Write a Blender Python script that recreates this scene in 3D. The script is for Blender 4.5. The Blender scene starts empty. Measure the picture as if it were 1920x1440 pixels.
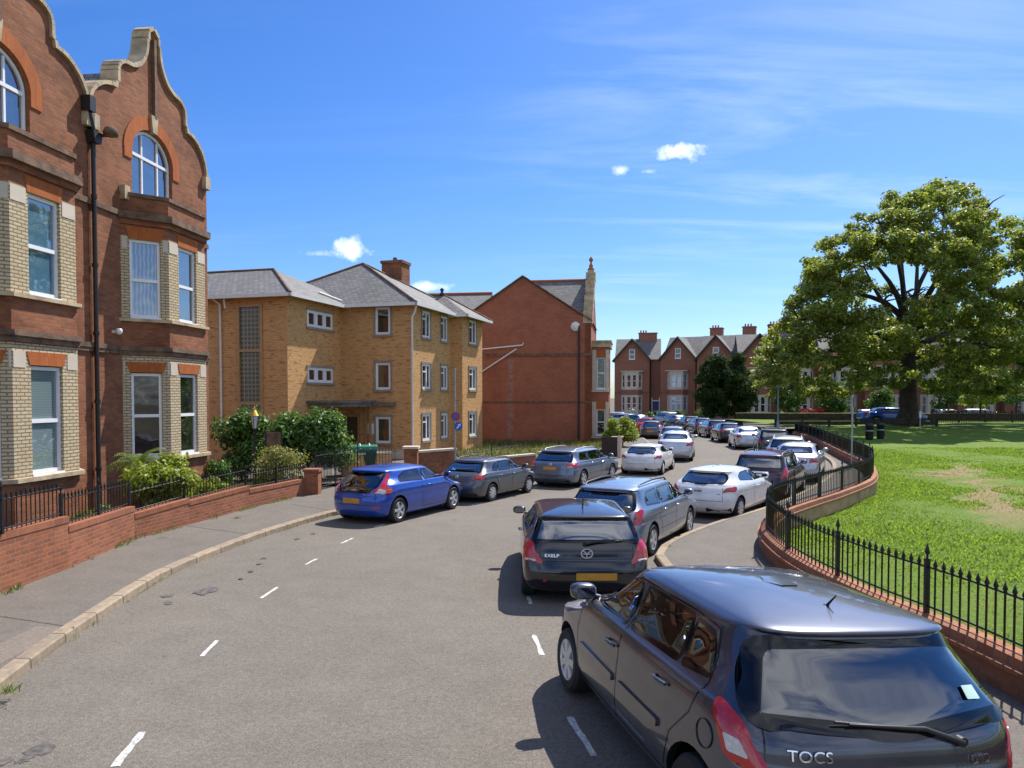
import bpy, bmesh, math, random
import numpy as np
from mathutils import Vector, Matrix
from mathutils.geometry import tessellate_polygon, delaunay_2d_cdt

random.seed(7)
RNG = np.random.default_rng(11)
SC = bpy.context.scene
COL = SC.collection
R = math.radians

# ------------------------------------------------------------------ camera, sky, sun, exposure
CAM_H, FPX, PITCH = 3.05, 1440.0, R(1.8)
CX, CY = 960.0, 745.0 + 1440.0 * math.tan(R(1.8))
cd = bpy.data.cameras.new("camera")
cam = bpy.data.objects.new("camera", cd)
COL.objects.link(cam)
cam.location = (0, 0, CAM_H)
cam.rotation_euler = (R(90) - PITCH, 0, 0)
cd.sensor_width = 36.0
cd.lens = 36.0 * FPX / 1920.0
cd.shift_y = (CY - 720.0) / 1920.0
cd.clip_start = 0.1
cd.clip_end = 3000.0
SC.camera = cam

SUN_AZ, SUN_EL = 34.0, 51.0          # azimuth clockwise from +Y
sd = bpy.data.lights.new("sun", 'SUN')
sun = bpy.data.objects.new("sun", sd)
COL.objects.link(sun)
sd.energy = 4.2
sd.angle = R(0.53)
sd.color = (1.0, 0.955, 0.88)
sdir = Vector((math.sin(R(SUN_AZ)) * math.cos(R(SUN_EL)), math.cos(R(SUN_AZ)) * math.cos(R(SUN_EL)), math.sin(R(SUN_EL))))
sun.rotation_euler = sdir.to_track_quat('Z', 'Y').to_euler()

world = bpy.data.worlds.new("World")
SC.world = world
world.use_nodes = True
nt = world.node_tree
nt.nodes.clear()
def N(t, typ, **kw):
    n = t.nodes.new(typ)
    for k, v in kw.items():
        if k.startswith('i_'):
            n.inputs[k[2:].replace('_', ' ')].default_value = v
        else:
            setattr(n, k, v)
    return n
def Lk(t, a, b): t.links.new(a, b)
def ramp(t, pts, fac=None, interp='LINEAR'):
    n = t.nodes.new('ShaderNodeValToRGB'); e = n.color_ramp.elements; n.color_ramp.interpolation = interp
    while len(e) < len(pts): e.new(0.5)
    for i, (p, c) in enumerate(pts):
        e[i].position = p
        e[i].color = (c, c, c, 1) if isinstance(c, (int, float)) else (*c, 1)
    if fac is not None: Lk(t, fac, n.inputs[0])
    return n
def M_(t, op, a, b=None, c=None):
    n = t.nodes.new('ShaderNodeMath'); n.operation = op
    for i, s in enumerate((a, b, c)):
        if s is None: continue
        if isinstance(s, (int, float)): n.inputs[i].default_value = s
        else: Lk(t, s, n.inputs[i])
    return n.outputs[0]
def mixc(t, fac, a, b, mode='MIX'):
    n = t.nodes.new('ShaderNodeMix'); n.data_type = 'RGBA'; n.blend_type = mode
    for s, i in ((fac, 0), (a, 6), (b, 7)):
        if isinstance(s, (int, float)): n.inputs[i].default_value = s
        elif isinstance(s, tuple): n.inputs[i].default_value = (*s, 1) if len(s) == 3 else s
        else: Lk(t, s, n.inputs[i])
    return n.outputs[2]

sky = N(nt, 'ShaderNodeTexSky', sky_type='NISHITA', sun_disc=False)
sky.sun_elevation = R(SUN_EL)
sky.sun_rotation = R(SUN_AZ)
sky.air_density, sky.dust_density, sky.ozone_density = 1.0, 0.6, 3.0
hs = N(nt, 'ShaderNodeHueSaturation'); hs.inputs['Saturation'].default_value = 1.3; hs.inputs['Value'].default_value = 1.0
Lk(nt, sky.outputs[0], hs.inputs['Color'])
tc = N(nt, 'ShaderNodeTexCoord')
# thin high cloud, streaked along the wind, laid out by sky direction
sep = N(nt, 'ShaderNodeSeparateXYZ'); Lk(nt, tc.outputs['Generated'], sep.inputs[0])
zc = M_(nt, 'ADD', M_(nt, 'MAXIMUM', sep.outputs[2], 0.0), 0.12)
cu, cv = M_(nt, 'DIVIDE', sep.outputs[0], zc), M_(nt, 'DIVIDE', sep.outputs[1], zc)
cmb = N(nt, 'ShaderNodeCombineXYZ'); Lk(nt, cu, cmb.inputs[0]); Lk(nt, cv, cmb.inputs[1])
mp = N(nt, 'ShaderNodeMapping'); mp.inputs['Rotation'].default_value = (0, 0, R(24)); mp.inputs['Scale'].default_value = (0.55, 2.1, 1); mp.inputs['Location'].default_value = (0.35, 0.2, 0)
Lk(nt, cmb.outputs[0], mp.inputs[0])
n1 = N(nt, 'ShaderNodeTexNoise'); n1.inputs['Scale'].default_value = 1.5; n1.inputs['Detail'].default_value = 9; n1.inputs['Roughness'].default_value = .62; n1.inputs['Distortion'].default_value = .5
Lk(nt, mp.outputs[0], n1.inputs[0])
n2 = N(nt, 'ShaderNodeTexNoise'); n2.inputs['Scale'].default_value = 0.42; n2.inputs['Detail'].default_value = 2
Lk(nt, cmb.outputs[0], n2.inputs[0])
wisp = M_(nt, 'MULTIPLY', ramp(nt, [(.47, 0), (.78, 1)], n1.outputs[0]).outputs[0], ramp(nt, [(.40, .12), (.62, 1)], n2.outputs[0]).outputs[0])
base_sky = mixc(nt, 1.0, hs.outputs[0], (.55, .645, .86), 'MULTIPLY')
def vdot(v):
    n = N(nt, 'ShaderNodeVectorMath', operation='DOT_PRODUCT'); Lk(nt, tc.outputs['Generated'], n.inputs[0]); n.inputs[1].default_value = v
    return n.outputs['Value']
def dir_px(x, y):
    r = Vector((x - CX, FPX * math.cos(PITCH) + (CY - y) * math.sin(PITCH), -FPX * math.sin(PITCH) + (CY - y) * math.cos(PITCH)))
    return r.normalized()
patch_w = ramp(nt, [(.90, .22), (.985, 1)], vdot(dir_px(1600, 250))).outputs[0]
skyc = mixc(nt, M_(nt, 'MULTIPLY', M_(nt, 'MULTIPLY', wisp, patch_w), .50), base_sky, (5.6, 6.4, 7.4))
# a bank of bright broken cloud over the half of the sky behind the camera
n3 = N(nt, 'ShaderNodeTexNoise'); n3.inputs['Scale'].default_value = 1.15; n3.inputs['Detail'].default_value = 8; n3.inputs['Roughness'].default_value = .58
Lk(nt, cmb.outputs[0], n3.inputs[0])
bank = M_(nt, 'MULTIPLY', ramp(nt, [(.40, 0), (.60, 1)], n3.outputs[0]).outputs[0], ramp(nt, [(.0, 0), (.35, 1)], M_(nt, 'MULTIPLY', sep.outputs[1], -1.0)).outputs[0])
bank = M_(nt, 'MULTIPLY', bank, M_(nt, 'GREATER_THAN', sep.outputs[2], 0.0))
skyc = mixc(nt, M_(nt, 'MULTIPLY', bank, .70), skyc, (7.3, 7.5, 7.9))
# a few small fair-weather puffs at fixed sky directions
def dir_px(x, y):
    r = Vector((x - CX, FPX * math.cos(PITCH) + (CY - y) * math.sin(PITCH), -FPX * math.sin(PITCH) + (CY - y) * math.cos(PITCH)))
    return r.normalized()
nz = N(nt, 'ShaderNodeTexNoise'); nz.inputs['Scale'].default_value = 34; nz.inputs['Detail'].default_value = 6; nz.inputs['Roughness'].default_value = .6
Lk(nt, tc.outputs['Generated'], nz.inputs[0])
for (px, py, rx, ry, k) in ((1270, 281, 44, 15, .85), (652, 470, 36, 20, .75), (806, 537, 40, 9, .5), (1162, 320, 14, 8, .5), (1215, 322, 16, 6, .3), (598, 476, 40, 8, .35)):
    d = dir_px(px, py)
    right = Vector((d.y, -d.x, 0)).normalized(); upv = right.cross(d)
    def dot(v, s):
        n = N(nt, 'ShaderNodeVectorMath', operation='DOT_PRODUCT'); Lk(nt, tc.outputs['Generated'], n.inputs[0]); n.inputs[1].default_value = v * s
        return n.outputs['Value']
    a, b, f = dot(right, FPX / rx), dot(upv, FPX / ry), dot(d, 1)
    rr = M_(nt, 'SQRT', M_(nt, 'ADD', M_(nt, 'MULTIPLY', a, a), M_(nt, 'MULTIPLY', b, b)))
    v = M_(nt, 'SUBTRACT', M_(nt, 'ADD', M_(nt, 'MULTIPLY', M_(nt, 'SUBTRACT', nz.outputs[0], .5), 3.4), 1.0), rr)
    v = M_(nt, 'MULTIPLY', ramp(nt, [(.0, 0), (1.0, k)], v).outputs[0], M_(nt, 'GREATER_THAN', f, .5))
    skyc = mixc(nt, v, skyc, (9.2, 9.4, 9.7))
bg = N(nt, 'ShaderNodeBackground'); bg.inputs[1].default_value = 0.11
Lk(nt, skyc, bg.inputs[0])
ow = N(nt, 'ShaderNodeOutputWorld'); Lk(nt, bg.outputs[0], ow.inputs[0])
SC.view_settings.view_transform = 'Standard'
SC.view_settings.look = 'None'
SC.view_settings.exposure = 0.80
SC.view_settings.gamma = 1.0
SC.cycles.max_bounces = 6
SC.cycles.transparent_max_bounces = 12
SC.cycles.caustics_reflective = False
SC.cycles.caustics_refractive = False

# ------------------------------------------------------------------ placing helpers
def ray(px, py):
    return Vector((px - CX, FPX * math.cos(PITCH) + (CY - py) * math.sin(PITCH), -FPX * math.sin(PITCH) + (CY - py) * math.cos(PITCH)))
def gp(px, py, z=0.0):
    r = ray(px, py); t = (z - CAM_H) / r.z
    return Vector((r.x * t, r.y * t, z))
def at_y(px, py, Y):
    r = ray(px, py); t = Y / r.y
    return Vector((r.x * t, Y, CAM_H + r.z * t))
def smooth(a, b, x):
    t = max(0.0, min(1.0, (x - a) / (b - a))); return t * t * (3 - 2 * t)
def lawn_z(x, y): return 0.02 + 0.8 * smooth(24, 62, y)
def gl(px, py):
    p = gp(px, py, 0.3)
    for _ in range(12): p = gp(px, py, lawn_z(p.x, p.y))
    return p
def spline(pts, step=0.4):
    P = [Vector(p) for p in pts]; P = [P[0] * 2 - P[1]] + P + [P[-1] * 2 - P[-2]]
    out = []
    for i in range(1, len(P) - 2):
        n = max(2, int((P[i + 1] - P[i]).length / step))
        for k in range(n):
            t = k / n
            out.append(.5 * ((2 * P[i]) + (P[i + 1] - P[i - 1]) * t + (2 * P[i - 1] - 5 * P[i] + 4 * P[i + 1] - P[i + 2]) * t * t + (3 * P[i] - P[i - 1] - 3 * P[i + 1] + P[i + 2]) * t ** 3))
    out.append(P[-2].copy())
    return out
def resample(pts, step):
    d = [0]
    for a, b in zip(pts, pts[1:]): d.append(d[-1] + (b - a).length)
    n = max(1, round(d[-1] / step)); out = []; j = 0
    for k in range(n + 1):
        s = d[-1] * k / n
        while j < len(d) - 2 and d[j + 1] < s: j += 1
        t = (s - d[j]) / max(1e-9, d[j + 1] - d[j]); out.append(pts[j].lerp(pts[j + 1], t))
    return out
def normals2d(pts):
    out = []
    for i in range(len(pts)):
        a, b = pts[max(0, i - 1)], pts[min(len(pts) - 1, i + 1)]
        t = (b - a); t.z = 0; t.normalize(); out.append(Vector((t.y, -t.x, 0)))   # to the right of travel
    return out

# ------------------------------------------------------------------ mesh builder
class MB:
    def __init__(s): s.v, s.f, s.m, s.uv, s.sm, s.T = [], [], [], [], [], None
    def add(s, vs, fs, m=0, uvs=None, sm=False):
        o = len(s.v)
        for p in vs:
            p = Vector(p)
            s.v.append(s.T @ p if s.T else p)
        for i, f in enumerate(fs):
            s.f.append([o + k for k in f]); s.m.append(m); s.sm.append(sm)
            s.uv.append(uvs[i] if uvs else None)
        return s
    def box(s, x0, y0, z0, x1, y1, z1, m=0):
        v = [(x0, y0, z0), (x1, y0, z0), (x1, y1, z0), (x0, y1, z0), (x0, y0, z1), (x1, y0, z1), (x1, y1, z1), (x0, y1, z1)]
        return s.add(v, [(0, 3, 2, 1), (4, 5, 6, 7), (0, 1, 5, 4), (1, 2, 6, 5), (2, 3, 7, 6), (3, 0, 4, 7)], m)
    def extr(s, poly, fn, a, b, m=0, caps=True):
        """poly: 2-D outline (counter-clockwise seen from side b); fn(u, v, w) -> point"""
        n = len(poly); v = [fn(u, w, a) for u, w in poly] + [fn(u, w, b) for u, w in poly]
        fs = [(i, (i + 1) % n, n + (i + 1) % n, n + i) for i in range(n)]
        if caps: fs += [tuple(range(n - 1, -1, -1)), tuple(range(n, 2 * n))]
        return s.add(v, fs, m)
    def wall(s, outer, holes=(), y=0.0, depth=0.12, back=None, m=0, mr=None):
        """vertical wall in the xz plane at y facing -y; outer/holes are lists of (x, z); reveals of the given depth"""
        mr = m if mr is None else mr
        loops = [[Vector((x, z, 0)) for x, z in outer]] + [[Vector((x, z, 0)) for x, z in h] for h in holes]
        flat = [p for l in loops for p in l]
        tri = tessellate_polygon(loops)
        vs = [(p.x, y, p.y) for p in flat]
        fs = []
        for t in tri:
            a, b, c = (flat[i] for i in t)
            fs.append(tuple(t) if (b - a).cross(c - a).z > 0 else tuple(reversed(t)))
        s.add(vs, fs, m)
        def area(h): return sum(h[i][0] * h[(i + 1) % len(h)][1] - h[(i + 1) % len(h)][0] * h[i][1] for i in range(len(h)))
        for h in holes:
            hh = list(h) if area(h) < 0 else list(reversed(h)); n = len(hh)
            s.add([(x, y, z) for x, z in hh] + [(x, y + depth, z) for x, z in hh], [(i, (i + 1) % n, n + (i + 1) % n, n + i) for i in range(n)], mr)
        if back:
            hh = list(outer) if area(outer) > 0 else list(reversed(outer)); n = len(hh)
            s.add([(x, y, z) for x, z in hh] + [(x, y + back, z) for x, z in hh], [(i, n + i, n + (i + 1) % n, (i + 1) % n) for i in range(n)] , m)
            s.add([(x, y + back, z) for x, z in hh], [tuple(range(n - 1, -1, -1))], m)
        return s
    def tube(s, pts, r, n=8, m=0, sm=True, caps=True):
        pts = [Vector(p) for p in pts]; rs = r if isinstance(r, (list, tuple)) else [r] * len(pts)
        vs = []; prev = None
        for i, p in enumerate(pts):
            t = (pts[min(i + 1, len(pts) - 1)] - pts[max(i - 1, 0)]).normalized()
            if prev is None: prev = t.orthogonal().normalized()
            a = (prev - t * prev.dot(t)); a = a.normalized() if a.length > 1e-6 else t.orthogonal().normalized()
            prev = a; b = t.cross(a)
            vs += [p + (a * math.cos(2 * math.pi * k / n) + b * math.sin(2 * math.pi * k / n)) * rs[i] for k in range(n)]
        fs = [(i * n + k, i * n + (k + 1) % n, (i + 1) * n + (k + 1) % n, (i + 1) * n + k) for i in range(len(pts) - 1) for k in range(n)]
        s.add(vs, fs, m, sm=sm)
        if caps: s.add([vs[k] for k in range(n)], [tuple(range(n - 1, -1, -1))], m); s.add(vs[-n:], [tuple(range(n))], m)
        return s
    def lathe(s, prof, c=(0, 0, 0), n=16, m=0, axis='Z', sm=True, caps=True):
        c = Vector(c); vs = []
        for r, h in prof:
            for k in range(n):
                a = 2 * math.pi * k / n; q = (r * math.cos(a), r * math.sin(a), h)
                if axis == 'X': q = (h, q[0], q[1])
                if axis == 'Y': q = (q[1], h, q[0])
                vs.append(c + Vector(q))
        fs = [(i * n + k, i * n + (k + 1) % n, (i + 1) * n + (k + 1) % n, (i + 1) * n + k) for i in range(len(prof) - 1) for k in range(n)]
        s.add(vs, fs, m, sm=sm)
        if caps: s.add(vs[:n], [tuple(range(n - 1, -1, -1))], m); s.add(vs[-n:], [tuple(range(n))], m)
        return s
    def build(s, name, mats, parent=None, loc=None, rz=None, bevel=0.0, sharp=None):
        me = bpy.data.meshes.new(name)
        me.from_pydata([tuple(p) for p in s.v], [], s.f)
        mats = mats if isinstance(mats, (list, tuple)) else [mats]
        for m in mats: me.materials.append(m)
        uvl = me.uv_layers.new(name="UVMap")
        Z = Vector((0, 0, 1))
        for poly in me.polygons:
            i = poly.index
            poly.material_index = s.m[i]; poly.use_smooth = s.sm[i]
            if s.uv[i]:
                for li, uv in zip(poly.loop_indices, s.uv[i]): uvl.data[li].uv = uv
            else:
                n = poly.normal
                if abs(n.z) > .98: t = Vector((1, 0, 0)); b = Vector((0, 1, 0))
                else:
                    t = Z.cross(n).normalized(); b = n.cross(t)
                for li in poly.loop_indices:
                    p = me.vertices[me.loops[li].vertex_index].co
                    uvl.data[li].uv = (p.dot(t), p.dot(b))
        me.update()
        if sharp: me.set_sharp_from_angle(angle=R(sharp))
        o = bpy.data.objects.new(name, me); COL.objects.link(o)
        if parent: o.parent = parent
        if loc is not None: o.location = loc
        if rz is not None: o.rotation_euler = (0, 0, rz)
        if bevel:
            b = o.modifiers.new("bevel", 'BEVEL'); b.width = bevel; b.segments = 2; b.limit_method = 'ANGLE'; b.angle_limit = R(40)
        return o
def tag(o, label=None, cat=None, group=None, kind=None):
    if label: o['label'] = label
    if cat: o['category'] = cat
    if group: o['group'] = group
    if kind: o['kind'] = kind
    return o
def empty(name, loc=(0, 0, 0), rz=0.0, label=None, cat=None, group=None):
    o = bpy.data.objects.new(name, None); COL.objects.link(o); o.location = loc; o.rotation_euler = (0, 0, rz)
    o.empty_display_size = .2
    return tag(o, label, cat, group)
def copy_tree(o, parent=None):
    c = o.copy(); COL.objects.link(c)
    if parent: c.parent = parent
    for ch in list(o.children): copy_tree(ch, c)
    return c
def fast_mesh(name, V, nper, mat, parent=None, uv=None):
    """V: (faces*nper, 3) array, every face its own island"""
    nf = len(V) // nper
    me = bpy.data.meshes.new(name)
    me.vertices.add(len(V)); me.vertices.foreach_set('co', np.asarray(V, np.float32).ravel())
    me.loops.add(len(V)); me.loops.foreach_set('vertex_index', np.arange(len(V), dtype=np.int32))
    me.polygons.add(nf); me.polygons.foreach_set('loop_start', np.arange(0, len(V), nper, dtype=np.int32))
    me.materials.append(mat); me.update(calc_edges=True); me.validate()
    o = bpy.data.objects.new(name, me); COL.objects.link(o)
    if parent: o.parent = parent
    return o

# ------------------------------------------------------------------ materials
def new_mat(name):
    m = bpy.data.materials.new(name); m.use_nodes = True
    t = m.node_tree; b = t.nodes['Principled BSDF']
    return m, t, b
def plain(name, c, rough=.6, metal=0.0, var=.12, scale=6.0, bump=0.0, coat=0.0, spec=.5):
    m, t, b = new_mat(name)
    g = N(t, 'ShaderNodeTexCoord'); n = N(t, 'ShaderNodeTexNoise'); n.inputs['Scale'].default_value = scale; n.inputs['Detail'].default_value = 5
    Lk(t, g.outputs['Object'], n.inputs[0])
    lo = tuple(x * (1 - var) for x in c); hi = tuple(min(1, x * (1 + var)) for x in c)
    Lk(t, ramp(t, [(.3, lo), (.7, hi)], n.outputs[0]).outputs[0], b.inputs['Base Color'])
    b.inputs['Roughness'].default_value = rough; b.inputs['Metallic'].default_value = metal
    b.inputs['Coat Weight'].default_value = coat; b.inputs['Specular IOR Level'].default_value = spec
    if bump:
        bn = N(t, 'ShaderNodeBump'); bn.inputs['Strength'].default_value = bump; bn.inputs['Distance'].default_value = .02
        n2 = N(t, 'ShaderNodeTexNoise'); n2.inputs['Scale'].default_value = scale * 8; n2.inputs['Detail'].default_value = 4
        Lk(t, g.outputs['Object'], n2.inputs[0]); Lk(t, n2.outputs[0], bn.inputs['Height']); Lk(t, bn.outputs[0], b.inputs['Normal'])
    return m
def brick(name, c1, c2, mortar, bw=.225, bh=.075, ms=.011, streak=None, stain=.35, bump=.5, dark=(.35, .3, .28), offset=.5, rough=.85):
    m, t, b = new_mat(name)
    uv = N(t, 'ShaderNodeUVMap'); 
    bt = N(t, 'ShaderNodeTexBrick'); bt.offset = offset
    bt.inputs['Scale'].default_value = 1.0
    bt.inputs['Brick Width'].default_value = bw; bt.inputs['Row Height'].default_value = bh; bt.inputs['Mortar Size'].default_value = ms
    bt.inputs['Mortar Smooth'].default_value = .15; bt.inputs['Bias'].default_value = -.1
    bt.inputs['Color1'].default_value = (*c1, 1); bt.inputs['Color2'].default_value = (*c2, 1); bt.inputs['Mortar'].default_value = (*mortar, 1)
    # slightly wobbly coursing
    wn = N(t, 'ShaderNodeTexNoise'); wn.inputs['Scale'].default_value = 7; Lk(t, uv.outputs[0], wn.inputs[0])
    vm = N(t, 'ShaderNodeVectorMath', operation='MULTIPLY_ADD'); Lk(t, wn.outputs['Color'], vm.inputs[0]); vm.inputs[1].default_value = (.012, .012, 0); Lk(t, uv.outputs[0], vm.inputs[2])
    Lk(t, vm.outputs[0], bt.inputs['Vector'])
    col = bt.outputs['Color']
    if streak:
        # scattered darker bricks, cell by cell along the courses
        sp = N(t, 'ShaderNodeMapping'); sp.inputs['Scale'].default_value = (1 / (bw * 1.6), 1 / bh, 1); Lk(t, vm.outputs[0], sp.inputs[0])
        vo = N(t, 'ShaderNodeTexNoise'); vo.inputs['Scale'].default_value = .85; vo.inputs['Detail'].default_value = 3; Lk(t, sp.outputs[0], vo.inputs[0])
        col = mixc(t, ramp(t, [(streak[1], 0), (streak[1] + .04, .85)], vo.outputs[0]).outputs[0], col, streak[0])
    ns = N(t, 'ShaderNodeTexNoise'); ns.inputs['Scale'].default_value = .7; ns.inputs['Detail'].default_value = 6; ns.inputs['Roughness'].default_value = .65
    Lk(t, uv.outputs[0], ns.inputs[0])
    col = mixc(t, M_(t, 'MULTIPLY', ramp(t, [(.42, 0), (.72, 1)], ns.outputs[0]).outputs[0], stain), col, dark, 'MULTIPLY')
    nf = N(t, 'ShaderNodeTexNoise'); nf.inputs['Scale'].default_value = 30; nf.inputs['Detail'].default_value = 3; Lk(t, uv.outputs[0], nf.inputs[0])
    col = mixc(t, .35, col, ramp(t, [(.3, .45), (.7, 1.0)], nf.outputs[0]).outputs[0], 'MULTIPLY')
    Lk(t, col, b.inputs['Base Color']); b.inputs['Roughness'].default_value = rough; b.inputs['Specular IOR Level'].default_value = .25
    bn = N(t, 'ShaderNodeBump'); bn.inputs['Strength'].default_value = bump; bn.inputs['Distance'].default_value = .012
    h = M_(t, 'ADD', M_(t, 'SUBTRACT', 1.0, bt.outputs['Fac']), M_(t, 'MULTIPLY', nf.outputs[0], .5))
    Lk(t, h, bn.inputs['Height']); Lk(t, bn.outputs[0], b.inputs['Normal'])
    return m
MT = {}
MT['red_brick'] = brick('old red brick', (.39, .142, .058), (.24, .088, .040), (.24, .14, .095), stain=.85, dark=(.42, .34, .30), ms=.009)
MT['gable_brick'] = brick('plain red brick', (.44, .148, .078), (.35, .115, .063), (.32, .16, .11), stain=.38, ms=.008)
MT['far_brick'] = brick('terrace red brick', (.40, .155, .085), (.31, .12, .07), (.31, .18, .13), stain=.25)
MT['cream_brick'] = brick('cream glazed brick', (.66, .54, .34), (.55, .43, .25), (.26, .20, .13), stain=.25, dark=(.6, .55, .5), ms=.014)
MT['orange_brick'] = brick('orange gauged brick', (.50, .145, .035), (.40, .105, .028), (.42, .14, .05), bw=.07, bh=.30, ms=.006, stain=.3, offset=0)
MT['yellow_brick'] = brick('yellow stock brick', (.72, .405, .165), (.60, .325, .128), (.52, .31, .14), streak=((.36, .165, .075), .59), stain=.14, dark=(.75, .65, .55), ms=.007)
MT['wall_brick'] = brick('orange garden wall brick', (.42, .135, .058), (.27, .085, .042), (.30, .20, .14), stain=.5, ms=.010, dark=(.5, .42, .36))
MT['park_brick'] = brick('park wall brick', (.38, .155, .078), (.30, .115, .06), (.26, .16, .10), stain=.3, ms=.010)
MT['coping_brick'] = brick('coping brick', (.42, .18, .095), (.34, .135, .07), (.24, .14, .09), bw=.22, bh=.6, ms=.010, stain=.3, offset=0)
MT['slate'] = brick('roof slate', (.175, .17, .165), (.26, .25, .235), (.06, .06, .06), bw=.28, bh=.22, ms=.012, stain=.5, bump=.6, dark=(.75, .68, .55), rough=.7)
MT['stone'] = plain('weathered sandstone', (.42, .33, .21), .85, var=.35, scale=3, bump=.5)
MT['dark_stone'] = plain('mossy stone', (.15, .088, .055), .9, var=.5, scale=4, bump=.6)
MT['cream_stone'] = plain('painted cream stone', (.56, .48, .37), .7, var=.12, scale=2)
MT['grey_stone'] = plain('grey window surround stone', (.27, .23, .175), .85, var=.2, scale=5)
MT['concrete'] = plain('canopy concrete', (.15, .135, .11), .9, var=.35, scale=4, bump=.3)
MT['upvc'] = plain('white window plastic', (.80, .80, .80), .35, var=.03)
MT['ochre_wood'] = plain('varnished timber frame', (.40, .235, .095), .5, var=.15)
MT['timber_dark'] = plain('black painted bargeboard', (.03, .028, .027), .6)
MT['white_paint'] = plain('white gutter paint', (.72, .70, .66), .5, var=.08)
MT['iron'] = plain('black painted iron', (.008, .008, .009), .38, var=.3, scale=20, bump=.15)
MT['black_plastic'] = plain('black plastic', (.012, .012, .012), .45, var=.3)
MT['black_pipe'] = plain('black painted pipe', (.012, .012, .013), .5, var=.3)
MT['galv'] = plain('galvanised steel', (.33, .35, .35), .45, .6, var=.15)
MT['gold'] = plain('gilt cap', (.55, .36, .08), .4, .8)
MT['terracotta'] = plain('terracotta', (.36, .12, .06), .8, var=.2)
MT['blue_door'] = plain('blue painted door', (.015, .02, .16), .4)
MT['white_door'] = plain('white painted door', (.7, .7, .68), .45)
MT['dark_void'] = plain('dark room', (.012, .012, .012), .9)
MT['green_plastic'] = plain('green bin plastic', (.012, .16, .085), .4, var=.2)
MT['dark_green'] = plain('dark green bin', (.012, .05, .03), .5)
MT['brown_plastic'] = plain('dark brown boards', (.035, .022, .02), .6)
MT['red_paint'] = plain('red paint', (.5, .02, .02), .4)
MT['pink_plastic'] = plain('pink plastic', (.55, .10, .22), .5)
MT['blue_paint'] = plain('blue sign paint', (.02, .09, .40), .4)
MT['bark'] = plain('bark', (.055, .042, .03), .95, var=.45, scale=3, bump=1.0)
MT['soil'] = plain('garden soil', (.06, .045, .03), .95, var=.4, scale=5, bump=.5)
MT['paper'] = plain('white paper', (.75, .76, .78), .7)
MT['lamp_glass'] = plain('frosted lamp glass', (.55, .55, .58), .3)

def leaf(name, c, c2, trans=.35, rough=.5, spec=.35):
    m, t, b = new_mat(name)
    g = N(t, 'ShaderNodeNewGeometry')
    cr = ramp(t, [(0, c), (.75, tuple((a + d) / 2 for a, d in zip(c, c2))), (1, c2)], g.outputs['Random Per Island'])
    b.inputs['Roughness'].default_value = rough; b.inputs['Specular IOR Level'].default_value = spec
    Lk(t, cr.outputs[0], b.inputs['Base Color'])
    tr = N(t, 'ShaderNodeBsdfTranslucent'); 
    Lk(t, mixc(t, 1.0, cr.outputs[0], (1.5, 1.6, .7), 'MULTIPLY'), tr.inputs[0])
    ms = N(t, 'ShaderNodeMixShader'); ms.inputs[0].default_value = trans
    Lk(t, b.outputs[0], ms.inputs[1]); Lk(t, tr.outputs[0], ms.inputs[2]); Lk(t, ms.outputs[0], t.nodes['Material Output'].inputs[0])
    return m
MT['leaf_plane'] = leaf('plane tree leaves', (.13, .18, .038), (.37, .36, .095), .5)
MT['leaf_yew'] = leaf('dark yew leaves', (.022, .046, .014), (.060, .095, .026), .18, .7, .08)
MT['leaf_lime'] = leaf('lime green leaves', (.16, .22, .025), (.34, .36, .05), .4)
MT['leaf_mid'] = leaf('green shrub leaves', (.045, .105, .022), (.13, .22, .04), .32)
MT['leaf_vari'] = leaf('variegated leaves', (.16, .17, .05), (.36, .33, .12), .3)
MT['leaf_palm'] = leaf('palm fronds', (.08, .14, .025), (.22, .24, .06), .35)
MT['grass'] = leaf('grass blades', (.125, .190, .032), (.27, .345, .08), .5)
MT['dry_grass'] = leaf('dry rough grass', (.075, .09, .025), (.20, .19, .07), .35)
MT['weed'] = leaf('weeds', (.09, .14, .02), (.20, .22, .05), .35)

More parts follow.
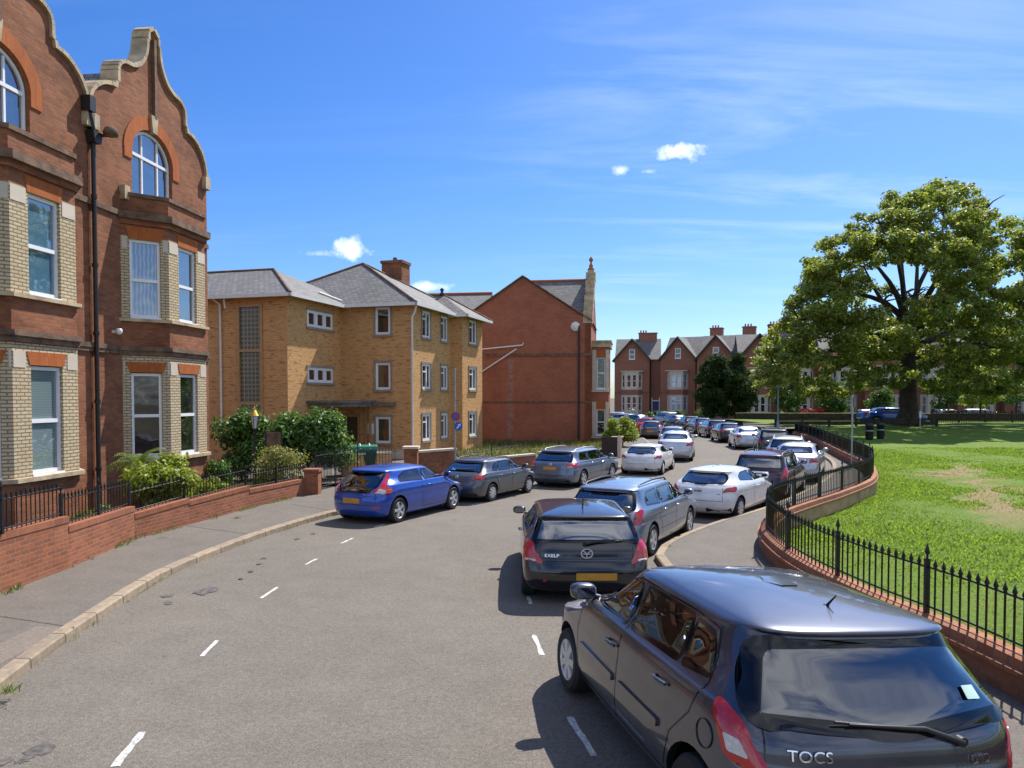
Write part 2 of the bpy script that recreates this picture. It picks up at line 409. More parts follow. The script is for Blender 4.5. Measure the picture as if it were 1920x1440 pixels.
def glass_pane(name, base, stripes=None, rough=.02, ior=1.5, curtain=None, boost=0.0):
    """window pane seen from outside: whatever hangs behind it, under a clear reflecting sheet"""
    m, t, b = new_mat(name)
    col = None
    uv = N(t, 'ShaderNodeUVMap')
    if stripes:
        w = N(t, 'ShaderNodeTexWave', bands_direction='Y'); w.inputs['Scale'].default_value = stripes; w.inputs['Distortion'].default_value = .6; Lk(t, uv.outputs[0], w.inputs[0])
        col = ramp(t, [(.2, tuple(x * .75 for x in base)), (.8, base)], w.outputs[0]).outputs[0]
    elif curtain:
        w = N(t, 'ShaderNodeTexWave', bands_direction='X'); w.inputs['Scale'].default_value = 3.2; w.inputs['Distortion'].default_value = 3; w.inputs['Detail'].default_value = 2; Lk(t, uv.outputs[0], w.inputs[0])
        col = ramp(t, [(.1, base), (.9, curtain)], w.outputs[0]).outputs[0]
    else:
        n = N(t, 'ShaderNodeTexNoise'); n.inputs['Scale'].default_value = 1.3; n.inputs['Detail'].default_value = 3; Lk(t, uv.outputs[0], n.inputs[0])
        col = ramp(t, [(.35, tuple(x * .5 for x in base)), (.7, tuple(x * 1.4 for x in base))], n.outputs[0]).outputs[0]
    Lk(t, col, b.inputs['Base Color']); b.inputs['Roughness'].default_value = .6; b.inputs['Specular IOR Level'].default_value = 0
    gl_ = N(t, 'ShaderNodeBsdfGlossy'); gl_.inputs['Roughness'].default_value = rough
    n = N(t, 'ShaderNodeTexNoise'); n.inputs['Scale'].default_value = 1.1; Lk(t, uv.outputs[0], n.inputs[0])
    bn = N(t, 'ShaderNodeBump'); bn.inputs['Strength'].default_value = .05; bn.inputs['Distance'].default_value = .2; Lk(t, n.outputs[0], bn.inputs['Height']); Lk(t, bn.outputs[0], gl_.inputs['Normal'])
    fr = N(t, 'ShaderNodeFresnel'); fr.inputs['IOR'].default_value = ior
    ms = N(t, 'ShaderNodeMixShader')
    Lk(t, M_(t, 'MINIMUM', M_(t, 'ADD', M_(t, 'MULTIPLY', fr.outputs[0], 1.9), boost), 1.0), ms.inputs[0])   # two panes, four faces reflect
    Lk(t, b.outputs[0], ms.inputs[1]); Lk(t, gl_.outputs[0], ms.inputs[2]); Lk(t, ms.outputs[0], t.nodes['Material Output'].inputs[0])
    return m
MT['pane_dark'] = glass_pane('dark double glazing', (.02, .022, .022), boost=.06)
MT['pane_blue'] = glass_pane('sky reflecting glazing', (.015, .04, .07), boost=.22)
MT['pane_blind'] = glass_pane('glazing over pale blind', (.20, .27, .27), stripes=9, boost=.06)
MT['pane_blind_blue'] = glass_pane('glazing over slatted blind', (.10, .22, .32), stripes=9, boost=.18)
MT['pane_net'] = glass_pane('glazing over net curtain', (.10, .20, .32), curtain=(.26, .40, .58), boost=.12)
MT['pane_brown'] = glass_pane('glazing over dim room', (.035, .02, .016), boost=.05)
MT['pane_green'] = glass_pane('glazing over dim green room', (.02, .03, .018), boost=.04)

def glass_block(name):
    m, t, b = new_mat(name)
    uv = N(t, 'ShaderNodeUVMap'); bt = N(t, 'ShaderNodeTexBrick'); bt.offset = 0
    bt.inputs['Scale'].default_value = 1; bt.inputs['Brick Width'].default_value = .19; bt.inputs['Row Height'].default_value = .19; bt.inputs['Mortar Size'].default_value = .022
    bt.inputs['Color1'].default_value = (.085, .075, .045, 1); bt.inputs['Color2'].default_value = (.06, .055, .035, 1); bt.inputs['Mortar'].default_value = (.24, .20, .12, 1)
    Lk(t, uv.outputs[0], bt.inputs[0]); Lk(t, bt.outputs[0], b.inputs['Base Color']); b.inputs['Roughness'].default_value = .25
    return m
MT['glass_block'] = glass_block('glass blocks')

def asphalt(name, lo, hi, speck, spots=None, sc=1.0):
    m, t, b = new_mat(name)
    g = N(t, 'ShaderNodeTexCoord')
    n1 = N(t, 'ShaderNodeTexNoise'); n1.inputs['Scale'].default_value = 55 * sc; n1.inputs['Detail'].default_value = 4; n1.inputs['Roughness'].default_value = .8
    n2 = N(t, 'ShaderNodeTexNoise'); n2.inputs['Scale'].default_value = .35; n2.inputs['Detail'].default_value = 5; n2.inputs['Roughness'].default_value = .6
    n3 = N(t, 'ShaderNodeTexVoronoi'); n3.inputs['Scale'].default_value = 70 * sc
    for n in (n1, n2, n3): Lk(t, g.outputs['Object'], n.inputs[0])
    c = ramp(t, [(.34, lo), (.66, hi)], n1.outputs[0]).outputs[0]
    n5 = N(t, 'ShaderNodeTexNoise'); n5.inputs['Scale'].default_value = 17 * sc; n5.inputs['Detail'].default_value = 3; n5.inputs['Roughness'].default_value = .7; Lk(t, g.outputs['Object'], n5.inputs[0])
    c = mixc(t, 1.0, c, ramp(t, [(.32, .80), (.68, 1.19)], n5.outputs[0]).outputs[0], 'MULTIPLY')
    n6 = N(t, 'ShaderNodeTexNoise'); n6.inputs['Scale'].default_value = 2.2; n6.inputs['Detail'].default_value = 5; n6.inputs['Roughness'].default_value = .65; Lk(t, g.outputs['Object'], n6.inputs[0])
    c = mixc(t, .6, c, ramp(t, [(.3, .84), (.7, 1.14)], n6.outputs[0]).outputs[0], 'MULTIPLY')
    c = mixc(t, M_(t, 'MULTIPLY', ramp(t, [(.0, 1), (.22, 0)], n3.outputs['Distance']).outputs[0], .5), c, speck)
    c = mixc(t, .55, c, ramp(t, [(.3, (.80, .79, .78)), (.7, (1.12, 1.09, 1.05))], n2.outputs[0]).outputs[0], 'MULTIPLY')
    if spots:
        n4 = N(t, 'ShaderNodeTexNoise'); n4.inputs['Scale'].default_value = spots; n4.inputs['Detail'].default_value = 4; Lk(t, g.outputs['Object'], n4.inputs[0])
        c = mixc(t, M_(t, 'MULTIPLY', ramp(t, [(.70, 0), (.74, 1)], n4.outputs[0]).outputs[0], .5), c, (.06, .056, .052))
    Lk(t, c, b.inputs['Base Color']); b.inputs['Roughness'].default_value = .88; b.inputs['Specular IOR Level'].default_value = .3
    bn = N(t, 'ShaderNodeBump'); bn.inputs['Strength'].default_value = .55; bn.inputs['Distance'].default_value = .012; Lk(t, n1.outputs[0], bn.inputs['Height']); Lk(t, bn.outputs[0], b.inputs['Normal'])
    return m
MT['asphalt'] = asphalt('worn road asphalt', (.080, .071, .059), (.240, .212, .175), (.36, .32, .26), spots=1.6)
MT['footway'] = asphalt('footway asphalt', (.112, .098, .083), (.19, .167, .142), (.25, .22, .19), spots=.9, sc=1.4)
MT['oil'] = plain('oil stain', (.108, .096, .084), .55, var=.5, scale=14)
MT['line_white'] = plain('worn road paint', (.50, .49, .46), .7, var=.45, scale=22)
def kerbstone():
    m, t, b = new_mat('sandy granite kerb')
    uv = N(t, 'ShaderNodeUVMap'); bt = N(t, 'ShaderNodeTexBrick'); bt.offset = 0
    bt.inputs['Scale'].default_value = 1; bt.inputs['Brick Width'].default_value = .92; bt.inputs['Row Height'].default_value = 40; bt.inputs['Mortar Size'].default_value = .012
    bt.inputs['Color1'].default_value = (.36, .275, .18, 1); bt.inputs['Color2'].default_value = (.27, .21, .145, 1); bt.inputs['Mortar'].default_value = (.05, .045, .03, 1)
    mp = N(t, 'ShaderNodeMapping'); mp.inputs['Location'].default_value = (0, 15, 0); Lk(t, uv.outputs[0], mp.inputs[0]); Lk(t, mp.outputs[0], bt.inputs[0])
    n = N(t, 'ShaderNodeTexNoise'); n.inputs['Scale'].default_value = 9; n.inputs['Detail'].default_value = 6; Lk(t, uv.outputs[0], n.inputs[0])
    c = mixc(t, .7, bt.outputs[0], ramp(t, [(.3, .5), (.7, 1.05)], n.outputs[0]).outputs[0], 'MULTIPLY')
    Lk(t, c, b.inputs['Base Color']); b.inputs['Roughness'].default_value = .85
    bn = N(t, 'ShaderNodeBump'); bn.inputs['Strength'].default_value = .6; bn.inputs['Distance'].default_value = .02; Lk(t, n.outputs[0], bn.inputs['Height']); Lk(t, bn.outputs[0], b.inputs['Normal'])
    return m
MT['kerb'] = kerbstone()
def lawn_mat():
    m, t, b = new_mat('lawn')
    g = N(t, 'ShaderNodeTexCoord')
    n1 = N(t, 'ShaderNodeTexNoise'); n1.inputs['Scale'].default_value = 14; n1.inputs['Detail'].default_value = 6; n1.inputs['Roughness'].default_value = .75
    n2 = N(t, 'ShaderNodeTexNoise'); n2.inputs['Scale'].default_value = .42; n2.inputs['Detail'].default_value = 6; n2.inputs['Roughness'].default_value = .6
    for n in (n1, n2): Lk(t, g.outputs['Object'], n.inputs[0])
    c = ramp(t, [(.28, (.070, .115, .014)), (.5, (.125, .20, .026)), (.75, (.22, .29, .05))], n1.outputs[0]).outputs[0]
    c = mixc(t, ramp(t, [(.56, 0), (.72, .6)], n2.outputs[0]).outputs[0], c, (.22, .20, .07))
    # trodden bare strip across the lawn
    sp = N(t, 'ShaderNodeSeparateXYZ'); Lk(t, g.outputs['Object'], sp.inputs[0])
    x0 = M_(t, 'SUBTRACT', sp.outputs[0], M_(t, 'ADD', M_(t, 'MULTIPLY', sp.outputs[1], .48), 3.4))
    x0 = M_(t, 'ADD', x0, M_(t, 'MULTIPLY', M_(t, 'SUBTRACT', n2.outputs[0], .5), 9.0))
    strip = M_(t, 'MULTIPLY', ramp(t, [(.35, 1), (.95, 0)], M_(t, 'ABSOLUTE', x0)).outputs[0], ramp(t, [(0, 0), (.25, 1), (.8, 1), (1, 0)], M_(t, 'DIVIDE', M_(t, 'SUBTRACT', sp.outputs[1], 16.0), 19)).outputs[0])
    c = mixc(t, M_(t, 'MULTIPLY', strip, ramp(t, [(.36, .25), (.52, 1)], n1.outputs[0]).outputs[0]), c, (.30, .20, .115))
    Lk(t, c, b.inputs['Base Color']); b.inputs['Roughness'].default_value = .9; b.inputs['Specular IOR Level'].default_value = .15
    bn = N(t, 'ShaderNodeBump'); bn.inputs['Strength'].default_value = .9; bn.inputs['Distance'].default_value = .06; Lk(t, n1.outputs[0], bn.inputs['Height']); Lk(t, bn.outputs[0], b.inputs['Normal'])
    return m
MT['lawn'] = lawn_mat()

def paint(name, c, metal=.5, rough=.32):
    m, t, b = new_mat(name)
    b.inputs['Base Color'].default_value = (*c, 1); b.inputs['Metallic'].default_value = metal; b.inputs['Roughness'].default_value = rough
    b.inputs['Coat Weight'].default_value = 1.0; b.inputs['Coat Roughness'].default_value = .035
    g = N(t, 'ShaderNodeTexCoord'); n = N(t, 'ShaderNodeTexNoise'); n.inputs['Scale'].default_value = 3.5; n.inputs['Detail'].default_value = 6; Lk(t, g.outputs['Object'], n.inputs[0])
    Lk(t, ramp(t, [(.35, tuple(x * .88 for x in c)), (.7, tuple(min(1, x * 1.1 + .004) for x in c))], n.outputs[0]).outputs[0], b.inputs['Base Color'])
    Lk(t, ramp(t, [(.3, .02), (.8, .10)], n.outputs[0]).outputs[0], b.inputs['Coat Roughness'])
    return m
def car_glass(name, tint, boost=.05):
    m, t, b = new_mat(name)
    tr = N(t, 'ShaderNodeBsdfTransparent'); tr.inputs[0].default_value = (*tint, 1)
    gl_ = N(t, 'ShaderNodeBsdfGlossy'); gl_.inputs['Roughness'].default_value = .015
    fr = N(t, 'ShaderNodeFresnel'); fr.inputs['IOR'].default_value = 1.52
    ms = N(t, 'ShaderNodeMixShader'); Lk(t, M_(t, 'MINIMUM', M_(t, 'ADD', M_(t, 'MULTIPLY', fr.outputs[0], 1.7), boost), 1.0), ms.inputs[0])
    Lk(t, tr.outputs[0], ms.inputs[1]); Lk(t, gl_.outputs[0], ms.inputs[2]); Lk(t, ms.outputs[0], t.nodes['Material Output'].inputs[0])
    return m
MT['cg_clear'] = car_glass('clear car glass', (.42, .47, .45), .05)
MT['cg_dark'] = car_glass('tinted rear glass', (.10, .12, .13), .16)
MT['cg_mid'] = car_glass('reflecting rear glass', (.22, .26, .26), .26)
m, t, b = new_mat('black glass frit'); b.inputs['Base Color'].default_value = (.006, .006, .007, 1); b.inputs['Roughness'].default_value = .06; MT['frit'] = m
MT['tyre'] = plain('tyre rubber', (.014, .014, .014), .8, var=.3, scale=10)
m, t, b = new_mat('alloy'); b.inputs['Base Color'].default_value = (.60, .59, .57, 1); b.inputs['Metallic'].default_value = .35; b.inputs['Roughness'].default_value = .35; MT['alloy'] = m
m, t, b = new_mat('chrome'); b.inputs['Base Color'].default_value = (.75, .75, .76, 1); b.inputs['Metallic'].default_value = 1; b.inputs['Roughness'].default_value = .12; MT['chrome'] = m
m, t, b = new_mat('door mirror glass'); b.inputs['Base Color'].default_value = (.22, .23, .24, 1); b.inputs['Metallic'].default_value = 1; b.inputs['Roughness'].default_value = .05; MT['mirror'] = m
def lens(name, c, c2):
    m, t, b = new_mat(name)
    g = N(t, 'ShaderNodeTexCoord'); w = N(t, 'ShaderNodeTexVoronoi'); w.inputs['Scale'].default_value = 26; Lk(t, g.outputs['Object'], w.inputs[0])
    Lk(t, ramp(t, [(.0, c2), (.5, c)], w.outputs['Distance']).outputs[0], b.inputs['Base Color'])
    b.inputs['Roughness'].default_value = .2; b.inputs['Coat Weight'].default_value = 1; b.inputs['Coat Roughness'].default_value = .02
    return m
MT['lens_red'] = lens('red lamp lens', (.42, .008, .006), (.60, .022, .014))
MT['lens_clear'] = lens('clear lamp lens', (.55, .53, .50), (.75, .74, .72))
MT['lens_amber'] = lens('amber lamp lens', (.75, .14, .03), (.85, .28, .10))
MT['plate'] = plain('yellow number plate', (.50, .25, .03), .4, var=.15, scale=5)
MT['plate_white'] = plain('white number plate', (.62, .62, .60), .4, var=.05)
MT['cabin'] = plain('dark cabin trim', (.022, .021, .022), .8)
MT['seat'] = plain('grey seat cloth', (.075, .075, .08), .9)
MT['sticker'] = plain('pale green sticker', (.45, .62, .55), .5)
MT['teal_bag'] = plain('teal cloth', (.16, .42, .38), .8)

# ------------------------------------------------------------------ ground, road, footways, kerbs, lawn
def sheet(name, poly, z, mat, kind='structure'):
    mb = MB(); tri = tessellate_polygon([[Vector((x, y, 0)) for x, y in poly]])
    fs = []
    for t in tri:
        a, b, c = (Vector((*poly[i], 0)) for i in t)
        fs.append(tuple(t) if (b - a).cross(c - a).z > 0 else tuple(reversed(t)))
    mb.add([(x, y, z) for x, y in poly], fs)
    return tag(mb.build(name, mat), kind=kind)
g = MB(); g.add([(-1500, -300, -.12), (1500, -300, -.12), (1500, 2500, -.12), (-1500, 2500, -.12)], [(0, 1, 2, 3)])
tag(g.build('ground', plain('far ground', (.10, .10, .06), .95, var=.3, scale=.05)), kind='structure')

LK = [(-3.2, -6), (-4.35, 2), (-4.98, 6)] + [gp(x, y).to_2d()[:] for x, y in ((0, 1300), (100, 1222), (200, 1153), (300, 1088), (400, 1043), (480, 1012), (540, 992), (622, 968))] + \
     [(-3.95, 20.65), (-1.75, 24.4), (1.25, 28.4), (4.5, 32.3), (6.95, 38.6), (8.2, 44), (9.0, 50), (9.6, 56), (10.0, 64), (9.9, 75), (8.3, 83), (3, 89), (-8, 92), (-30, 93)]
RK = [(3.75, -6), (3.68, 2), (3.5, 6.5), (2.98, 10.5), (2.64, 13.4), (2.95, 15.2), (4.57, 17.8), (7.1, 21.0), (10.5, 26.3), (13.2, 31.6), (15.5, 38), (17.3, 47), (18.3, 56), (18.9, 66), (19.3, 78), (18.6, 88), (14, 97), (4, 101), (-8, 102), (-30, 103)]
lk = spline([(x, y, 0) for x, y in LK], .7); rk = spline([(x, y, 0) for x, y in RK], .7)
def strip_between(name, a, b, z, mat):
    return sheet(name, [p.to_2d()[:] for p in a] + [p.to_2d()[:] for p in reversed(b)], z, mat)
strip_between('road', lk, rk, 0.0, MT['asphalt'])
sheet('far_road', [(8, 100.5), (16, 97.5), (30, 88), (60, 80), (140, 74), (140, 82), (62, 88), (32, 97), (14, 106), (-30, 108), (-30, 102)], -.015, MT['asphalt'])
def kerb(name, line, side):
    """kerbstones: a real step, top 0.125, width 0.16"""
    nn = normals2d(line); mb = MB(); u = 0
    for i in range(len(line) - 1):
        a, b, na, nb = line[i], line[i + 1], nn[i] * side, nn[i + 1] * side
        L = (b - a).length; ch = .022
        prof = [(0.0, -.06), (0.006, .098), (ch + .006, .118), (.17, .124), (.17, -.06)]
        vs = []; 
        for p, n_ in ((a, na), (b, nb)):
            vs += [(p.x + n_.x * o, p.y + n_.y * o, h) for o, h in prof]
        fs = []; uvs = []; s_ = 0
        for k in range(4):
            d = math.hypot(prof[k + 1][0] - prof[k][0], prof[k + 1][1] - prof[k][1])
            f = (k, k + 1, 5 + k + 1, 5 + k); q = [(u, s_), (u, s_ + d), (u + L, s_ + d), (u + L, s_)]
            if side > 0: f = f[::-1]; q = q[::-1]
            fs.append(f); uvs.append(q); s_ += d
        mb.add(vs, fs, 0, uvs); u += L
    return tag(mb.build(name, MT['kerb']), kind='structure')
kerb('kerb', lk, -1); kerb('kerb', rk, 1)

# garden wall line (left, near houses) and park wall line (right)
GW = [gp(x, y, .11) for x, y in ((-130, 1180), (-40, 1133), (0, 1115), (130, 1066), (253, 1011), (355, 984), (468, 953), (575, 927))]
PW = [(5.2, -5), (5.05, 1), (4.87, 7.5), (4.55, 9.9), (4.42, 11.7), (4.50, 13.3), (4.85, 15.1), (5.7, 17.0), (7.2, 19.0), (8.75, 20.9), (11.0, 24.0), (12.6, 27.2), (13.9, 30.5), (15.6, 36.6), (17.7, 44), (19.6, 51), (20.8, 57)]
pw = spline([(x, y, 0) for x, y in PW], .35)
lb = [p - n_ * -0.0 for p, n_ in zip(lk, normals2d(lk))]
back_l = [(-11.0, -6), (-11.0, 8), (-10.2, 13), (-9.6, 19.5), (-8.2, 23.3), (-6.2, 25.0), (-4.0, 26.6), (-1.2, 29.9), (1.6, 33.4), (3.9, 37.5), (5.6, 42.5), (6.9, 49), (7.4, 56), (7.6, 64), (7.6, 75), (6.4, 81), (0, 86), (-30, 89)]
strip_between('pavement', [p + normals2d(lk)[i] * -.165 for i, p in enumerate(lk)], spline([(x, y, 0) for x, y in back_l], 1.0), .115, MT['footway'])
nr = normals2d(rk)
cut = [i for i, p in enumerate(rk) if p.y < 58]
strip_between('pavement', [rk[i] + nr[i] * .165 for i in cut], [p + Vector((.12, 0, 0)) for p in pw] + [Vector((22, 58, 0))], .115, MT['footway'])
sheet('pavement', [(rk[i] + nr[i] * .165).to_2d()[:] for i in range(len(rk)) if rk[i].y >= 57] + [(-30, 106), (8, 105), (20, 100), (24, 92), (25, 70), (24, 57)], .112, MT['footway'])

# lawn inside the park wall, rising gently towards the big tree
def poly_in(x, y, poly):
    c = False; j = len(poly) - 1
    for i in range(len(poly)):
        (xi, yi), (xj, yj) = poly[i], poly[j]
        if (yi > y) != (yj > y) and x < (xj - xi) * (y - yi) / (yj - yi) + xi: c = not c
        j = i
    return c
mb = MB()
rows = [p for p in resample(pw, .7)] + [Vector((21.4, 62, 0)), Vector((21.6, 70, 0)), Vector((21.6, 78, 0))]
nx = 44; vs = []
nrm = normals2d(rows)
for p, n_ in zip(rows, nrm):
    b = p + n_ * .3
    for k in range(nx):
        t = (k / (nx - 1)) ** 1.6
        x = b.x + (95 - b.x) * t; y = b.y + n_.y * 0
        vs.append((x, y, lawn_z(x, y) + .03 * math.sin(x * .7 + y * .31) * smooth(0, 3, x - b.x)))
fs = [(i * nx + k, i * nx + k + 1, (i + 1) * nx + k + 1, (i + 1) * nx + k) for i in range(len(rows) - 1) for k in range(nx - 1)]
mb.add(vs, fs, 0, None, True)
tag(mb.build('lawn', MT['lawn']), kind='structure')

# front gardens on the left and the grass patch beside the plain gable
gw2 = [p.to_2d()[:] for p in GW]
sheet('garden', [(-20, -6), (-9.6, -6)] + [(x - .12, y + .1) for x, y in gw2[1:]] + [(-8.6, 27.5), (-9.6, 32.5), (-20, 36)], .14, MT['soil'])
sheet('garden', [(-9.35, 24.8), (-9.6, 20.7), (-8.7, 20.7), (-7.0, 23.3), (-8.2, 26)], .16, MT['lawn'])
sheet('grass_verge', [(-1.7, 31.2), (0.9, 33.9), (3.6, 38.2), (5.4, 43.5), (6.0, 49.6), (-4.6, 51.4), (-2.9, 45.6), (-1.4, 44.4), (-3.0, 40.2)], .20, plain('rough verge', (.13, .13, .045), .95, var=.4, scale=3, bump=.5))
sheet('yard', [(-8.2, 25.2), (-3.9, 26.9), (-1.5, 30.6), (-1.6, 44.4), (-9, 44), (-9.7, 33)], .13, MT['footway'])

# relaid squares and a trench seam in the left footway
MT['footway_patch'] = asphalt('relaid footway asphalt', (.15, .125, .10), (.24, .20, .165), (.30, .26, .21), sc=1.6)
sheet('pavement_patch', [gp(x, y, .115).to_2d()[:] for x, y in ((-90, 1310), (-80, 1245), (70, 1174), (124, 1178), (62, 1214), (0, 1246))], .119, MT['footway_patch'])
for a, b in (((-20, 1152), (140, 1176)), ((345, 985), (470, 1002)), ((545, 945), (625, 958))):
    p, q = gp(*a, .119), gp(*b, .119); d = (q - p).normalized(); n_ = Vector((d.y, -d.x, 0)) * .012
    mb = MB(); mb.add([p + n_, q + n_, q - n_, p - n_], [(3, 2, 1, 0) if False else (0, 1, 2, 3)]); tag(mb.build('pavement_seam', MT['oil']), kind='structure')
# painted bay marks and centre line dashes: slightly raised paint, worn edges
def dash(p, q, w):
    mb = MB(); d = (q - p); L = d.length; d.normalize(); n_ = Vector((d.y, -d.x, 0)); k = max(3, int(L / .12)); vs = []
    rr = random.Random(int(p.x * 97 + p.y * 31))
    for i in range(k + 1):
        c = p + d * (L * i / k)
        vs += [c + n_ * (w / 2 + rr.uniform(-.012, .006)) + Vector((0, 0, .005)), c - n_ * (w / 2 + rr.uniform(-.012, .006)) + Vector((0, 0, .005))]
    mb.add(vs, [(2 * i + 1, 2 * i, 2 * i + 2, 2 * i + 3) for i in range(k)])
    tag(mb.build('road_marking', MT['line_white']), kind='structure')
for (a, b, w) in (((215, 1438), (268, 1373), .075), ((378, 1231), (408, 1201), .06), ((489, 1122), (521, 1101), .06), ((573, 1059), (594, 1048), .06), ((640, 1019), (662, 1009), .06),
                  ((1114, 1418), (1068, 1345), .07), ((1017, 1229), (1001, 1191), .065), ((995, 1133), (990, 1119), .06), ((702, 989), (722, 983), .07), ((884, 947), (902, 943), .06), ((1000, 915), (1015, 911), .06),
                  ((655, 1005), (572, 1050), .0), ((1440, 1100), (1441, 1101), 0)):
    if w: dash(gp(*a), gp(*b), w)
def stain(px, py, r, seed):
    rr = random.Random(seed); c = gp(px, py); mb = MB(); k = 18; ph = [rr.uniform(.45, 1.1) for _ in range(k)]
    vs = [c + Vector((math.cos(2 * math.pi * i / k) * r * ph[i] * .8, math.sin(2 * math.pi * i / k) * r * ph[i] * 1.3, .003 + .0012 * seed)) for i in range(k)]
    mb.add(vs, [tuple(range(k))]); tag(mb.build('oil_stain', MT['oil']), kind='structure')
for i, s_ in enumerate(((75, 1405, .15), (45, 1424, .085), (8, 1428, .07), (315, 1117, .12), (316, 1131, .10), (385, 1110, .22), (392, 1104, .13), (494, 1047, .10), (486, 1058, .08), (557, 1011, .10), (588, 1001, .08), (470, 1072, .07), (452, 1086, .06), (600, 1020, .0))):
    if s_[2]: stain(*s_, i)

# ------------------------------------------------------------------ windows and building helpers
FR, PN = {}, {}
def window(parent, T, x0, x1, z0, z1, y=.10, pane='pane_dark', split=(), mull=(), fw=.07, frame='upvc', sill=None, sillw=.06, name='window', arch=None, sill_mat='upvc', proud=.10):
    """frame mesh (window) with pane and sill as sub-parts; lies in the xz plane of matrix T, y inwards"""
    f = MB(); f.T = T
    def bar(a, b, c, d, dy=0): f.box(a, y - .03 - dy, b, c, y + .05, d)
    bar(x0, z0, x0 + fw, z1); bar(x1 - fw, z0, x1, z1); bar(x0 + fw, z0, x1 - fw, z0 + fw)
    if not arch: bar(x0 + fw, z1 - fw, x1 - fw, z1)
    for s_ in split: bar(x0 + fw, s_ - fw * .55, x1 - fw, s_ + fw * .55, .012)
    xs = [x0 + fw] + sorted(mull) + [x1 - fw]
    for q in mull:
        f.box(q - fw * .4, y - .028, z0 + fw, q + fw * .4, y + .048, (z1 - fw) if not arch else z1 + arch[1] - fw * 2.2)
    if arch:   # arch = (springing z is z1, rise)
        c = (x0 + x1) / 2; rx = (x1 - x0) / 2; n = 20
        pts = [(math.cos(math.pi * i / n), math.sin(math.pi * i / n)) for i in range(n + 1)]
        for i in range(n):
            (a, b), (c2, d2) = pts[i], pts[i + 1]
            o = [(c + rx * a, z1 + arch[1] * b), (c + rx * c2, z1 + arch[1] * d2), (c + (rx - fw) * c2, z1 + (arch[1] - fw) * d2), (c + (rx - fw) * a, z1 + (arch[1] - fw) * b)]
            f.extr(o, lambda u, v, w: (u, w, v), y + .05, y - .03)
    w_ = f.build(name, MT[frame], parent)
    p = MB(); p.T = T
    yy = y + .012
    if arch:
        c = (x0 + x1) / 2; rx = (x1 - x0) / 2 - fw * .5; n = 16
        o = [(x0 + fw * .5, z0 + fw * .5), (x1 - fw * .5, z0 + fw * .5)] + [(c + rx * math.cos(math.pi * i / n), z1 + (arch[1] - fw * .5) * math.sin(math.pi * i / n)) for i in range(n + 1)]
        p.add([(u, yy, v) for u, v in o], [tuple(range(len(o)))])
    else:
        p.add([(x0 + fw * .5, yy, z0 + fw * .5), (x1 - fw * .5, yy, z0 + fw * .5), (x1 - fw * .5, yy, z1 - fw * .5), (x0 + fw * .5, yy, z1 - fw * .5)], [(0, 1, 2, 3)])
    p.build('pane', MT[pane], w_)
    if sill:
        b = MB(); b.T = T; b.box(x0 - sillw, -proud, z0 - sill, x1 + sillw, y - .032, z0 - .002); b.build('sill', MT[sill_mat], w_)
    return w_
def rect(x0, x1, z0, z1): return [(x0, z0), (x1, z0), (x1, z1), (x0, z1)]
def TR(x, y, ang): return Matrix.Translation((x, y, 0)) @ Matrix.Rotation(ang, 4, 'Z')
SPLIT = {'string_course', 'flat_arch', 'bay_brick_band', 'parapet_block', 'canopy_post', 'bay_stonework', 'chimney_pot', 'waste_pipe', 'gable_coping', 'parapet_coping', 'chimney', 'entrance_canopy', 'loudhailer', 'window_arch', 'bay_cornice', 'downpipe', 'door_frame', 'bargeboard', 'mortar_patch', 'ridge_tiles', 'verge', 'bay_brickwork', 'bay_cream_brickwork'}
def pieces(mb):
    """separate builders for the pieces of a mesh that do not touch"""
    key = {}; par = list(range(len(mb.v)))
    def find(i):
        while par[i] != i: par[i] = par[par[i]]; i = par[i]
        return i
    for i, p in enumerate(mb.v):
        k = (round(p.x, 3), round(p.y, 3), round(p.z, 3))
        if k in key: par[find(i)] = find(key[k])
        else: key[k] = i
    for f in mb.f:
        for j in f[1:]: par[find(j)] = find(f[0])
    groups = {}
    for fi, f in enumerate(mb.f): groups.setdefault(find(f[0]), []).append(fi)
    out = []
    for fl in groups.values():
        q = MB(); mp_ = {}
        for fi in fl:
            for j in mb.f[fi]:
                if j not in mp_: mp_[j] = len(q.v); q.v.append(mb.v[j])
            q.f.append([mp_[j] for j in mb.f[fi]]); q.m.append(mb.m[fi]); q.sm.append(mb.sm[fi]); q.uv.append(mb.uv[fi])
        out.append(q)
    return out
def part(name, mb, mat, parent, bevel=0, sharp=None):
    o = None
    for q in (pieces(mb) if name in SPLIT else [mb]):
        c = q.build(name, mat, parent, bevel=bevel, sharp=sharp); o = o or c
    return o

# ------------------------------------------------------------------ the pair of gabled brick houses on the left
HW = 5.79
HD = Vector((math.sin(R(6.1)), math.cos(R(6.1)), 0))
HO = Vector((-10.5, 19.17, 0))
def gable_profile():
    half = [(2.98, 9.85), (2.98, 10.12), (2.86, 10.16)]
    half += [(2.86 - 1.15 * (1 - math.cos(a)) * .98, 10.16 + .98 * math.sin(a)) for a in [i * math.pi / 2 / 8 for i in range(1, 9)]]   # lower quarter round
    half += [(1.70, 11.30), (1.62, 11.34), (1.62, 11.62)]
    half += [(1.62 - .42 * (1 - math.cos(a)), 11.62 + .34 * math.sin(a)) for a in [i * math.pi / 2 / 5 for i in range(1, 6)]]          # upper shoulder
    half += [(1.20 - .95 * math.sin(a), 13.05 - 1.09 * math.cos(a)) for a in [i * math.pi / 2 / 9 for i in range(1, 10)]]               # concave sweep to the cap
    half += [(.20, 13.10), (.20, 13.28), (0, 13.42)]
    return half
